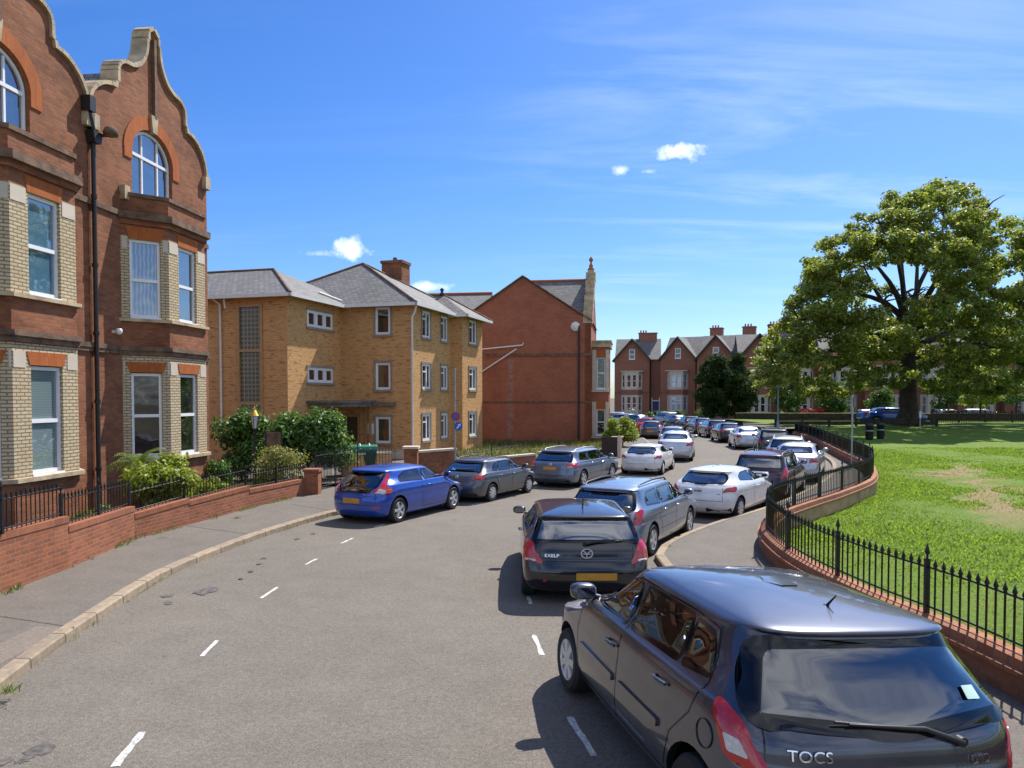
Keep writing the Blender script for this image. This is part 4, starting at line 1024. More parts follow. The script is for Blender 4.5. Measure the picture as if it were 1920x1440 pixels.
specs = [  # px of the gable's left corner, depth, eave px, apex px, width, label
    (1152, 112, 'far terrace house with a blue door, leftmost of its row'),
    (1238, 110, 'far terrace house with white netted bay, between the blue door and the dark yew'),
    (1306, 104, 'far terrace house whose bay is hidden by the dark yew'),
    (1385, 99, 'far terrace house with roof showing between the yew and the big tree'),
    (1462, 97, 'far terrace house behind left edge of the big tree with black bay openings'),
    (1542, 95, 'far terrace house behind the big tree, left of the white door'),
    (1622, 93, 'far terrace house with a white door behind the big tree trunk'),
    (1708, 91, 'far terrace house behind the big tree, just right of its trunk'),
    (1796, 89, 'far terrace house behind the young bright green tree'),
    (1884, 87, 'far terrace house at the right edge of the photo')]
for i, (px, Y, lab) in enumerate(specs):
    x = (px - CX) / FPX * Y
    if i + 1 < len(specs):
        x2 = (specs[i + 1][0] - CX) / FPX * specs[i + 1][1]; w = math.hypot(x2 - x, specs[i + 1][1] - Y)
    else: w = 6.6
    rzz = math.atan2((specs[min(i + 1, len(specs) - 1)][1] - specs[max(0, min(i, len(specs) - 2))][1]), 6.0) * .6
    ze = at_y(px, 672 - 1.2 * i, Y).z - .2; za = at_y(px, 638 - 3 * min(i, 4), Y).z
    fh.append(far_house((x, Y, .15), rzz, max(5.3, w), ze, za, lab, pane='pane_net' if i == 1 else 'pane_dark', door='white_door' if i == 6 else ('blue_door' if i == 0 else 'timber_dark'), stack=((-2.4, -.9, .0), (-.2, .3, .25), (-.3, .2, .2), (-.2, 2.6, .4), (-.1, .1, .1), (-.4, .5, .5), (0, 0, .3), (-.3, 1.6, .2), (0, .2, .5), (0, 0, 0))[i]))
# red brick stack of a taller block behind the first roofs

# ------------------------------------------------------------------ cars
class Car:
    """Body as a stack of plan-view loops. Local frame: +y forward, +x right, origin on the ground at mid length.
    rows: (z, y_front, y_rear, half width, front corner depth, rear corner depth, exponent)"""
    def __init__(s, rows, dense=64, barrel=.05):
        r = np.array(rows, float); s.r = r; s.barrel = barrel
        k = np.arange(len(r)); kk = np.linspace(0, len(r) - 1, dense)
        # smooth in level index (monotone-ish Catmull-Rom)
        def cr(c):
            P = np.concatenate([[2 * c[0] - c[1]], c, [2 * c[-1] - c[-2]]]); o = []
            for t in kk:
                i = min(int(t), len(c) - 2); f = t - i; p0, p1, p2, p3 = P[i:i + 4]
                m1, m2 = (p2 - p0) / 2, (p3 - p1) / 2
                d = p2 - p1
                if d == 0: m1 = m2 = 0
                else:
                    m1 = np.clip(m1 / d, 0, 2.2) * d; m2 = np.clip(m2 / d, 0, 2.2) * d
                o.append((2 * f ** 3 - 3 * f * f + 1) * p1 + (f ** 3 - 2 * f * f + f) * m1 + (-2 * f ** 3 + 3 * f * f) * p2 + (f ** 3 - f * f) * m2)
            return np.array(o)
        s.lv = np.stack([cr(r[:, i]) for i in range(7)], 1)
        s.ym = (r[3, 1] + r[3, 2]) / 2; s.hl = (r[3, 1] - r[3, 2]) / 2
    def params(s, z):
        return [float(np.interp(z, s.lv[:, 0], s.lv[:, i])) for i in range(1, 7)]
    def half(s, p, nr=12, ns=34, nf=12):
        yf, yr, w, cf, cr, n = p
        L = max(yf - yr, .02); cf = min(cf, L * .48); cr = min(cr, L * .48)
        a = np.linspace(0, np.pi / 2, nr + 1); X = [w * np.sin(a) ** (2 / n)]; Y = [yr + cr * (1 - np.abs(np.cos(a)) ** (2 / n))]
        t = np.linspace(0, 1, ns + 1)[1:-1]; X.append(np.full(ns - 1, w)); Y.append(yr + cr + (yf - cf - yr - cr) * t)
        a = np.linspace(np.pi / 2, 0, nf + 1); X.append(w * np.sin(a) ** (2 / n)); Y.append(yf - cf * (1 - np.abs(np.cos(a)) ** (2 / n)))
        X = np.concatenate(X); Y = np.concatenate(Y)
        X = X * (1 - s.barrel * ((Y - s.ym) / s.hl) ** 2)
        return X, Y
    def loop(s, p):
        X, Y = s.half(p); n = len(X)
        return np.concatenate([np.stack([X, Y], 1), np.stack([-X[-2:0:-1], Y[-2:0:-1]], 1)])
    def side(s, y, z, sg=1):
        yf, yr, w, cf, cr, n = s.params(z); L = yf - yr; cf = min(cf, L * .48); cr = min(cr, L * .48)
        x = w
        if y < yr + cr: d = min(1, (yr + cr - y) / cr); x = w * max(0, 1 - d ** n) ** (1 / n)
        elif y > yf - cf: d = min(1, (y - yf + cf) / cf); x = w * max(0, 1 - d ** n) ** (1 / n)
        return Vector((sg * x * (1 - s.barrel * ((y - s.ym) / s.hl) ** 2), y, z))
    def back(s, q, z, front=False):
        """point at signed arc length q from the middle of the rear (or front), on the loop at height z"""
        X, Y = s.half(s.params(z), 40, 30, 40)
        if front: X, Y = X[::-1], Y[::-1]
        D = np.concatenate([[0], np.cumsum(np.hypot(np.diff(X), np.diff(Y)))])
        a = abs(q); return Vector((math.copysign(np.interp(a, D, X), q), np.interp(a, D, Y), z))
    def body(s, extra_top=None):
        vs = []; n = None
        for row in s.lv:
            l = s.loop(row[1:]); n = len(l); vs += [(x, y, row[0]) for x, y in l]
        m = len(s.lv)
        fs = [(i * n + k, i * n + (k + 1) % n, (i + 1) * n + (k + 1) % n, (i + 1) * n + k) for i in range(m - 1) for k in range(n)]
        fs += [tuple(range(n - 1, -1, -1)), tuple(range((m - 1) * n, m * n))]
        return vs, fs
def rnd(poly, r, n=4):
    """round the corners of a 2-D polygon"""
    out = []; P = [Vector(p) for p in poly]
    for i, p in enumerate(P):
        a, b = P[i - 1], P[(i + 1) % len(P)]
        rr = r[i] if isinstance(r, (list, tuple)) else r
        d1, d2 = (a - p), (b - p); e = min(rr, d1.length * .49, d2.length * .49)
        s_, t_ = p + d1.normalized() * e, p + d2.normalized() * e
        for k in range(n + 1):
            u = k / n; out.append(((1 - u) ** 2) * s_ + 2 * u * (1 - u) * p + u * u * t_)
    return [(q.x, q.y) for q in out]
def inset(poly, d):
    P = [Vector(p) for p in poly]; A = sum(P[i].x * P[(i + 1) % len(P)].y - P[(i + 1) % len(P)].x * P[i].y for i in range(len(P))); sg = 1 if A > 0 else -1
    o = []
    for i, p in enumerate(P):
        t = (P[(i + 1) % len(P)] - P[i - 1])
        if t.length < 1e-9: o.append((p.x, p.y)); continue
        t.normalize(); o.append((p.x - t.y * d * sg, p.y + t.x * d * sg))
    return o
def patch(mb, poly, fn, off, step=.07, m=0, ref=None, thick=0.0, ring=None):
    """fill a 2-D outline, map it to 3-D with fn and lift it off the surface; ring = (inset, material) makes a border band"""
    P = [Vector(p) for p in poly]
    pts = list(P); edges = [(i, (i + 1) % len(P)) for i in range(len(P))]; xs = [p.x for p in P]; ys = [p.y for p in P]
    inner = None
    if ring:
        inner = [Vector(p) for p in inset(poly, ring[0])]; b = len(pts); pts += inner; edges += [(b + i, b + (i + 1) % len(inner)) for i in range(len(inner))]
    pl = [(p.x, p.y) for p in P]
    gx = np.arange(min(xs) + step * .6, max(xs), step); gy = np.arange(min(ys) + step * .6, max(ys), step)
    for x in gx:
        for y in gy:
            if poly_in(x, y, pl) and min((Vector((x, y)) - p).length for p in pts[:len(P) + (len(inner) if inner else 0)]) > step * .35: pts.append(Vector((x, y)))
    V, E_, F_, *_ = delaunay_2d_cdt(pts, edges, [], 1, 1e-6)
    V3 = [fn(p.x, p.y) for p in V]
    e = 1e-3; N3 = []
    for p in V:
        a = fn(p.x + e, p.y) - fn(p.x - e, p.y); b = fn(p.x, p.y + e) - fn(p.x, p.y - e); n_ = a.cross(b)
        n_ = n_.normalized() if n_.length > 1e-12 else Vector((0, 0, 1))
        if n_.dot(ref) < 0: n_ = -n_
        N3.append(n_)
    il = [(p.x, p.y) for p in inner] if inner else None
    o = len(mb.v); vs = [p + n_ * off for p, n_ in zip(V3, N3)]
    fa, fb = [], []
    for f in F_:
        f = list(f); n_ = (vs[f[1]] - vs[f[0]]).cross(vs[f[2]] - vs[f[0]])
        if n_.dot(N3[f[0]]) < 0: f.reverse()
        c = sum((V[i] for i in f), Vector((0, 0))) / len(f)
        (fb if il and not poly_in(c.x, c.y, il) else fa).append(tuple(f))
    uv = [[(V[i].x, V[i].y) for i in f] for f in fa]; uvb = [[(V[i].x, V[i].y) for i in f] for f in fb]
    mb.add(vs, fa, m, uv, True)
    if fb: 
        for f, u in zip(fb, uvb): mb.f.append([o + k for k in f]); mb.m.append(ring[1]); mb.sm.append(True); mb.uv.append(u)
    if thick:
        nb = len(P); vs2 = [p + n_ * (off - thick) for p, n_ in zip(V3[:nb], N3[:nb])]
        # boundary skirt so that lamps and plates have an edge
        mb.add([vs[i] for i in range(nb)] + vs2, [((i + 1) % nb, i, nb + i, nb + (i + 1) % nb) for i in range(nb)], m)
    return mb
def strip(mb, line, fn, w, off, m=0, ref=None):
    """thin ribbon along a 2-D line on the surface (shut lines, rub strips)"""
    P = [Vector(p) for p in line]; Q = []
    for a, b in zip(P, P[1:]):
        k = max(1, int((b - a).length / .06)); Q += [a.lerp(b, i / k) for i in range(k)]
    Q.append(P[-1]); vs = []
    for i, p in enumerate(Q):
        t = (Q[min(i + 1, len(Q) - 1)] - Q[max(0, i - 1)]).normalized(); n2 = Vector((-t.y, t.x)) * (w / 2)
        for s_ in (1, -1):
            q = p + n2 * s_; e = 1e-3; c = fn(q.x, q.y)
            n_ = (fn(q.x + e, q.y) - fn(q.x - e, q.y)).cross(fn(q.x, q.y + e) - fn(q.x, q.y - e)).normalized()
            if n_.dot(ref) < 0: n_ = -n_
            vs.append(c + n_ * off)
    fs = [(2 * i, 2 * i + 1, 2 * i + 3, 2 * i + 2) for i in range(len(Q) - 1)]
    return mb.add(vs, fs, m, None, True)
def bool_cut(o, cutters):
    for c in cutters:
        md = o.modifiers.new('cut', 'BOOLEAN'); md.operation = 'DIFFERENCE'; md.solver = 'EXACT'; md.object = c
        if hasattr(md, 'material_mode'): md.material_mode = 'TRANSFER'
    dg = bpy.context.evaluated_depsgraph_get(); dg.update()
    me = bpy.data.meshes.new_from_object(o.evaluated_get(dg), depsgraph=dg)
    o.modifiers.clear(); old = o.data; o.data = me; bpy.data.meshes.remove(old)
    for c in cutters: bpy.data.objects.remove(c)
    return o
PAINTS = {}
def wheel_mb(r, w, style, nsp=5):
    t = MB(); rr = r
    t.lathe([(r * .64, -w * .46), (r * .90, -w * .5), (r * .985, -w * .36), (r, -w * .15), (r, w * .15), (r * .985, w * .36), (r * .90, w * .5), (r * .64, w * .46), (r * .64, -w * .46)], (0, 0, 0), 32, axis='X', caps=False)
    m = MB(); R1 = r * .67
    m.lathe([(R1, -w * .3), (R1, w * .40), (R1 * .96, w * .47), (R1 * .90, w * .40), (R1 * .88, w * .12)], (0, 0, 0), 32, axis='X', caps=False)
    m.lathe([(R1 * .89, w * .05), (R1 * .89, w * .07)], (0, 0, 0), 24, 1, axis='X')
    def spoke(a, hw0, hw1, x0, x1):
        M = Matrix.Rotation(a, 4, 'X'); old = m.T; m.T = M
        v = [(x0, -hw0, R1 * .12), (x0, hw0, R1 * .12), (x1, hw1, R1 * .93), (x1, -hw1, R1 * .93)]
        m.add([(x + .022, y, z) for x, y, z in v] + [(x - .03, y * 1.25, z) for x, y, z in v], [(0, 3, 2, 1), (0, 1, 5, 4), (1, 2, 6, 5), (2, 3, 7, 6), (3, 0, 4, 7)]); m.T = old
    if style == 'alloy':
        for k in range(nsp): spoke(2 * math.pi * k / nsp + .3, r * .085, r * .12, w * .34, w * .36)
    else:
        for k in range(9): spoke(2 * math.pi * k / 9, r * .05, r * .11, w * .40, w * .38)
    m.lathe([(R1 * .24, w * .1), (R1 * .24, w * .40), (R1 * .16, w * .46), (.004, w * .47)], (0, 0, 0), 16, axis='X')
    return t, m
def make_car(spec):
    """build one car of a kind at the origin; returns its Empty with the parts as children"""
    S = spec; c = Car(S['rows']); root = empty('parked_car'); sz = Vector((1, 0, 0))
    W, L2 = S['rows'][4][3], S['rows'][3][1]
    ax_r, ax_f, wr, tw = S['axles'][0], S['axles'][1], S.get('wr', .31), S.get('tw', .20)
    body_mat = S['paint']
    vs, fs = c.body()
    mb = MB(); mb.add(vs, fs, 0, None, True)
    body = mb.build('body', [body_mat, MT['cabin'], MT['black_plastic'], MT['frit']], root)
    cut = []
    def cutter(mb_, mat='cabin'):
        o = mb_.build('cutter', [MT[mat]]); cut.append(o)
    near = S.get('near', True)
    if near:
        cow = S['cowl']; q = []
        for row in c.r[2:]:
            z, yf, yr, w, cf, cr, n = row
            if z < .42: continue
            top = z > S['rail']
            q.append((z - (.035 if top else 0), min(yf - .06, cow + .0) if z < S['belt'] + .03 else yf - .10, max(yr + .09, S.get('cav_rear', -9)), w - .055 if not top else max(.03, w - .09), cf, cr * .9, n))
        q = [q[0]] + q; q[0] = (.40, *q[1][1:])
        cv = Car(q, 40, c.barrel); v2, f2 = cv.body(); m2 = MB(); m2.add(v2, f2, 0, None, True); cutter(m2)
        for poly in S['side_windows']:
            for sg in (1, -1):
                m2 = MB(); m2.extr(rnd(poly, .035), lambda u, v, w: (w, u, v), sg * .38, sg * 1.25); cutter(m2)
        m2 = MB(); m2.extr(rnd(S['rear_window'], S.get('rw_r', .07)), lambda u, v, w: (u, w, v), -L2 - .6, S['rw_depth']); cutter(m2)
        m2 = MB(); m2.extr(rnd(S['windscreen'], .06), lambda u, v, w: (u, w, v), S['ws_depth'], L2 + .4); cutter(m2)
    for y in (ax_r, ax_f):
        for sg in (1, -1):
            m2 = MB(); m2.lathe([(wr + .055, sg * (W - .27)), (wr + .055, sg * (W + .3))] if sg > 0 else [(wr + .055, sg * (W + .3)), (wr + .055, sg * (W - .27))], (0, y, wr + .01), 28, axis='X'); cutter(m2, 'black_plastic')
    # make sure cutter normals point outwards
    for o in cut:
        bm = bmesh.new(); bm.from_mesh(o.data); bmesh.ops.recalc_face_normals(bm, faces=bm.faces); bm.to_mesh(o.data); bm.free()
    bm = bmesh.new(); bm.from_mesh(body.data); bmesh.ops.recalc_face_normals(bm, faces=bm.faces); bm.to_mesh(body.data); bm.free()
    bool_cut(body, cut)
    for p in body.data.polygons: p.use_smooth = True
    body.data.set_sharp_from_angle(angle=R(38))
    sideR = lambda y, z: c.side(y, z, 1)
    sideL = lambda y, z: c.side(y, z, -1)
    rear = lambda q_, z: c.back(q_, z)
    frnt = lambda q_, z: c.back(q_, z, True)
    RX, LX, BK, FW = Vector((1, 0, .2)), Vector((-1, 0, .2)), Vector((0, -1, .2)), Vector((0, 1, .2))
    def rear_x(x, z):      # rear surface by x
        yf, yr, w, cf, cr, n = c.params(z); cr = min(cr, (yf - yr) * .48)
        d = min(1, abs(x) / max(w, .01)); y = yr + cr * (1 - max(0, 1 - d ** n) ** (1 / n)); return Vector((x, y, z))
    def front_x(x, z):
        yf, yr, w, cf, cr, n = c.params(z); cf = min(cf, (yf - yr) * .48)
        d = min(1, abs(x) / max(w, .01)); y = yf - cf * (1 - max(0, 1 - d ** n) ** (1 / n)); return Vector((x, y, z))
    off = .002 if near else .006
    g_side = S.get('glass_side', 'cg_clear'); g_rear = S.get('glass_rear', 'cg_mid')
    far_g = MT['frit']
    for poly in S['side_windows']:
        for fn, ref in ((sideR, RX), (sideL, LX)):
            p = MB(); patch(p, inset(rnd(poly, .035), -.012), fn, off, .10, 0, ref, ring=(.028, 1)); p.build('side_window', [MT[g_side] if near else MT['pane_dark'], MT['frit']], root)
    p = MB(); patch(p, inset(rnd(S['rear_window'], S.get('rw_r', .07)), -.012), rear_x, off + .001, .10, 0, BK, ring=(S.get('frit', .06), 1)); rw = p.build('rear_window', [MT[g_rear] if near else MT['pane_blue'], MT['frit']], root)
    p = MB(); patch(p, inset(rnd(S['windscreen'], .06), -.012), front_x, off, .12, 0, FW, ring=(.05, 1)); p.build('windscreen', [MT['cg_clear'] if near else MT['pane_dark'], MT['frit']], root)
    if S.get('wiper'):
        p = MB(); a, b, z0, z1 = S['wiper']
        P0 = rear_x(a, z0) + Vector((0, -.03, 0)); P1 = rear_x((a * 2 + b) / 3, z1 * .7 + z0 * .3) + Vector((0, -.03, .01)); P2 = rear_x(b, z1) + Vector((0, -.02, .01))
        p.lathe([(.03, 0), (.03, .04)], P0 - Vector((0, .0, 0)), 10, axis='Y'); p.tube([P0, P1, P2], [.018, .016, .008], 6)
        p.tube([P1.lerp(P2, -.05) + Vector((0, .012, -.01)), P2 + Vector((b - a, 0, z1 - z0)) * .12 + Vector((0, .012, 0))], .009, 5); p.build('wiper', MT['black_plastic'], rw)
    # shut lines and trims stay part of the body
    tr = MB()
    for ln in S.get('side_lines', []):
        for fn, ref in ((sideR, RX), (sideL, LX)): strip(tr, ln, fn, .010, .0025, 0, ref)
    for ln in S.get('rear_lines', []): strip(tr, ln, rear, .010, .0025, 0, BK)
    if tr.v:
        # thin dark gaps: one material slot of the body mesh
        me = body.data; bm = bmesh.new(); bm.from_mesh(me); vl = [bm.verts.new(p) for p in tr.v]
        for f in tr.f:
            try: fc = bm.faces.new([vl[k] for k in f]); fc.material_index = 3; fc.smooth = True
            except ValueError: pass
        bm.to_mesh(me); bm.free()
    if S.get('rub'):
        for fn, ref in ((sideR, RX), (sideL, LX)):
            for y0, y1, z in S['rub']:
                p = MB(); patch(p, rnd([(y0, z - .028), (y1, z - .028), (y1, z + .028), (y0, z + .028)], .02), fn, .016, .12, 0, ref, thick=.02); p.build('rub_strip', S.get('rub_mat', body_mat), root)
    for nm, poly, mat, sub in S['tail']:
        for sg in (1, -1):
            p = MB(); patch(p, rnd([(sg * x, z) for x, z in poly], S.get('tail_r', .03)), rear, .008, .06, 0, Vector((sg * .6, -1, .2)), thick=.02); tl = p.build(nm, MT[mat], root)
            if sub:
                p = MB(); patch(p, rnd([(sg * x, z) for x, z in sub[0]], .015), rear, .012, .05, 0, Vector((sg * .6, -1, .2)), thick=.01); p.build('reversing_lens', MT[sub[1]], tl)
    for sg in (1, -1):
        p = MB(); z0 = S['head'][0]; patch(p, rnd([(sg * x, z) for x, z in S['head'][1]], .04), frnt, .006, .07, 0, Vector((sg * .5, 1, .3)), thick=.015); p.build('headlight', MT['lens_clear'], root)
    if S.get('plate'):
        x, z, w, h, mt = S['plate']; p = MB(); patch(p, rnd([(x - w / 2, z - h / 2), (x + w / 2, z - h / 2), (x + w / 2, z + h / 2), (x - w / 2, z + h / 2)], .012), rear, .012, .12, 0, BK, thick=.012); p.build('number_plate', MT[mt], root)
    for nm, poly, mat in S.get('bumper', []):
        p = MB(); patch(p, rnd(poly, .03), rear, .006, .09, 0, BK, thick=.012); p.build(nm, MT[mat], root)
    for sg in (1, -1):
        yb = S['mirror'][0]; z = S['mirror'][1]; b = c.side(yb, z, sg)
        p = MB(); M = Matrix.Translation(b + Vector((sg * .115, .02, .06))) @ Matrix.Diagonal((.105, .075, .075, 1))
        rr = []; 
        for i in range(9):
            a = math.pi * (i / 8 - .5); k = 12
            for j in range(k):
                t = 2 * math.pi * j / k; e = .7; f = lambda v: math.copysign(abs(v) ** e, v); rr.append(M @ Vector((f(math.cos(a) * math.cos(t)), f(math.cos(a) * math.sin(t)), f(math.sin(a)))))
        p.add(rr, [(i * 12 + j, i * 12 + (j + 1) % 12, (i + 1) * 12 + (j + 1) % 12, (i + 1) * 12 + j) for i in range(8) for j in range(12)], 0, None, True)
        p.tube([b + Vector((-sg * .02, .02, .0)), b + Vector((sg * .08, .02, .03))], .025, 6)
        mr = p.build('door_mirror', S.get('mirror_mat', body_mat), root)
        p = MB(); o_ = b + Vector((sg * .115, .02 - .077, .06)); p.add([o_ + Vector((x * .070, 0, z_ * .046)) for x, z_ in ((-1, -1), (1, -1), (1, 1), (-1, 1))], [(0, 1, 2, 3)]); p.build('mirror_glass', MT['mirror'], mr)
    for (y, z) in S.get('handles', []):
        for fn, sg in ((sideR, 1), (sideL, -1)):
            p = MB(); q_ = [fn(y - .09 + .18 * t, z) + Vector((sg * (.012 + .028 * math.sin(math.pi * min(1, max(0, t)))), 0, .012 * math.sin(math.pi * t))) for t in (0, .15, .5, .85, 1)]
            p.tube(q_, .013, 6); p.build('door_handle', S.get('handle_mat', body_mat), root)
    for y in (ax_r, ax_f):
        for sg in (1, -1):
            t, m = wheel_mb(wr, tw, S.get('wheel', 'alloy'), S.get('spokes', 5))
            Mx = Matrix.Translation((sg * (W - tw * .5 - .012), y, wr)) @ (Matrix.Identity(4) if sg > 0 else Matrix.Rotation(math.pi, 4, 'Z'))
            for q_ in (t, m): q_.v = [Mx @ p_ for p_ in q_.v]
            wh = t.build('wheel', MT['tyre'], root, sharp=35); m.build('rim', [MT['alloy'], MT['frit']], wh, sharp=35)
    if S.get('antenna'):
        x, y, z, ln, lean = S['antenna']; p = MB(); p.lathe([(.035, 0), (.03, .02), (.012, .035)], (x, y, z), 10); p.tube([(x, y, z + .02), (x, y - lean, z + ln)], [.010, .004], 6); p.build('antenna', MT['black_plastic'], root)
    if S.get('roof_rails'):
        for sg in (1, -1):
            y0, y1, x, z = S['roof_rails']; p = MB(); p.tube([(sg * x, y0, z - .05), (sg * x, y0 + .12, z + .015), (sg * x, (y0 + y1) / 2, z + .045), (sg * x, y1 - .12, z + .02), (sg * x, y1, z - .05)], .018, 6); p.build('roof_rail', S.get('rail_mat', MT['galv']), root)
    for (q_, z, txt, size, mat) in S.get('text', []):
        cu = bpy.data.curves.new('badge', 'FONT'); cu.body = txt; cu.size = size; cu.extrude = .004; cu.align_x = 'CENTER'
        o = bpy.data.objects.new('badge', cu); COL.objects.link(o)
        dg = bpy.context.evaluated_depsgraph_get(); dg.update(); me = bpy.data.meshes.new_from_object(o.evaluated_get(dg)); bpy.data.objects.remove(o)
        for v in me.vertices:
            p_ = rear(q_ + v.co.x, z + v.co.y); v.co = p_ + Vector((0, -.010 - v.co.z, 0))
        me.materials.clear(); me.materials.append(MT[mat]); o = bpy.data.objects.new('badge', me); COL.objects.link(o); o.parent = root
    if S.get('emblem'):
        x, z, r_ = S['emblem'][:3]; p = MB(); b = rear_x(x, z) + Vector((0, -.016, 0))
        for k in range(24):
            a0, a1 = 2 * math.pi * k / 24, 2 * math.pi * (k + 1) / 24
            p.extr([(r_ * math.cos(a0), r_ * math.sin(a0)), (r_ * math.cos(a1), r_ * math.sin(a1)), (r_ * .8 * math.cos(a1), r_ * .8 * math.sin(a1)), (r_ * .8 * math.cos(a0), r_ * .8 * math.sin(a0))], lambda u, v, w: b + Vector((u, w, v)), .012, -.006)
        for (u0, v0, u1, v1) in ((-.55, .5, 0, -.1), (.55, .5, 0, -.1), (-.6, -.1, .6, -.1), (0, -.7, 0, -.1)) if len(S['emblem']) > 3 else ((0, -.7, 0, .7), (-.5, 0, .5, 0)):
            p.tube([b + Vector((u0 * r_, 0, v0 * r_)), b + Vector((u1 * r_, 0, v1 * r_))], r_ * .10, 5)
        p.build('emblem', MT['alloy'], root)
    if near:
        H_ = S['belt']; yc = S.get('seat_y', .15)
        for yy, xs_ in ((yc, (-.37, .37)), (yc - .85, (-.40, .40))):
            for x in xs_:
                p = MB(); p.box(x - .23, yy - .05, .42, x + .23, yy + .45, .60)
                p.extr(rnd([(yy - .08, .58), (yy + .10, .58), (yy - .08, H_ + .12), (yy - .20, H_ + .12)], .05), lambda u, v, w: (w, u, v), x - .22, x + .22)
                st = p.build('seat', MT['seat'], root, bevel=.03)
                p = MB(); p.extr(rnd([(yy - .22, H_ + .15), (yy - .11, H_ + .15), (yy - .11, H_ + .33), (yy - .21, H_ + .33)], .04), lambda u, v, w: (w, u, v), x - .12, x + .12); p.build('headrest', MT['seat'], st, bevel=.03)
        p = MB(); cw = S['cowl']; p.box(-W + .16, cw - .55, .55, W - .16, cw - .10, H_ - .02); p.build('dashboard', MT['cabin'], root, bevel=.05)
        p = MB(); cxx = .37
        ring = [Vector((cxx + .18 * math.cos(a), cw - .62 - .06 * math.sin(a), H_ + .0 + .17 * math.sin(a))) for a in [2 * math.pi * i / 20 for i in range(21)]]
        p.tube(ring, .015, 6, caps=False); p.tube([ring[0], ring[10]], .015, 6); p.build('steering_wheel', MT['cabin'], root)
    for fn_ in S.get('extra', []): fn_(c, root, rear, sideR, sideL, body_mat)
    return root

def rows_gen(L, W, H, belt, cowl, hood, ws_top, rear_top, rear_belt, k=1.0, tail=(0, .03, .06, .08), cr=.5, cf=.65, rw=.60, spoiler=0.0, tumble=.78, n=3.6, deck=None, shoulder=.0):
    """rows for Car: L length, W width, hood = (z at nose, z at cowl); rear_top/rear_belt = y of the rear surface at roof edge / at belt"""
    h = L / 2; w = W / 2; R_ = []
    R_ += [(.17, h - .22, -h + .22, w - .13, cf, cr * .9, n), (.23, h - .10, -h + .09, w - .06, cf, cr, n), (.36, h - .015, -h + .015, w - .015, cf, cr, n), (.50, h, -h + tail[0], w, cf, cr, n)]
    R_ += [(.60, h - .01, -h + tail[1], w, cf, cr, n), (.72, h - .05, -h + tail[2], w - .002, cf, cr, n), (hood[0], h - .22, -h + tail[3], w - .006 + shoulder, cf * .95, cr, n)]
    zz = (hood[0] + hood[1]) / 2 + .01
    if deck:   # saloon boot: deck = (z, y at front edge)
        R_ += [(zz, h - .62, -h + tail[3] + .02, w - .012 + shoulder, cf * .8, cr, n), (deck[0] - .015, (h - .62 + cowl) / 2, -h + tail[3] + .10, w - .03, cf * .7, cr * .9, n), (deck[0] + .012, cowl, deck[1], w - .06, cf * .6, cr * .8, n)]
    else:
        R_ += [(zz, h - .62, -h + tail[3] + .02, w - .012 + shoulder, cf * .8, cr, n), (max(zz + .03, hood[1] + .005), cowl + .05, (rear_belt * 2 - h + tail[3] + .02) / 3, w - .035 + shoulder * .7, cf * .7, cr, n), (belt + .035, cowl - .10, rear_belt, w - .065, cf * .65, cr * .95, n)]
    zt = H - .155 * k
    f = (zt - belt) / 2 + belt
    R_ += [(f, cowl - .10 + (ws_top - cowl + .10) * .52, rear_belt + (rear_top - rear_belt) * .50, w - .065 - (1 - tumble) * w * .5 + .012, cf * .6, cr * .9, n)]
    R_ += [(zt, ws_top + .06, rear_top - .02, w * tumble - .012, cf * .55, cr * .8, n)]
    if spoiler: R_ += [(H - .118 * k, ws_top - .03, rear_top - spoiler, w * tumble - .045, cf * .6, cr * .6, n), (H - .092 * k, ws_top - .12, rear_top - spoiler + .03, w * tumble - .085, cf * .7, cr * .6, n)]
    else: R_ += [(H - .10 * k, ws_top - .10, rear_top + .07, w * tumble - .075, cf * .7, cr * .7, n)]
    R_ += [(H - .055 * k, ws_top - .34, rear_top + .20 - spoiler * .5, w * tumble - .19, cf * .8, cr * .8, 3.0), (H - .022 * k, ws_top - .62, rear_top + .48, w * tumble - .36, cf * .8, cr * .9, 2.6), (H - .006 * k, ws_top - .9, rear_top + .80, w * tumble - .52, .4, .5, 2.3), (H, ws_top - 1.05, rear_top + 1.0, .05, .2, .2, 2.2)]
    return R_

P_ = {k: paint('car paint ' + k, *v) for k, v in dict(
    graphite=((.072, .077, .098), .70, .34), navy=((.005, .006, .011), .2, .3), silverblue=((.20, .255, .33), .7, .36), white=((.74, .74, .72), .0, .3), maroon=((.042, .010, .030), .5, .32),
    silver=((.42, .44, .46), .7, .38), blue=((.004, .060, .37), .25, .3), grey=((.105, .11, .118), .65, .36), bluegrey=((.155, .185, .24), .7, .36), black=((.008, .008, .009), .3, .3), red=((.42, .012, .012), .2, .3), palesilver=((.50, .53, .58), .6, .36), darkblue=((.018, .03, .07), .5, .3)).items()}
CARS = {}
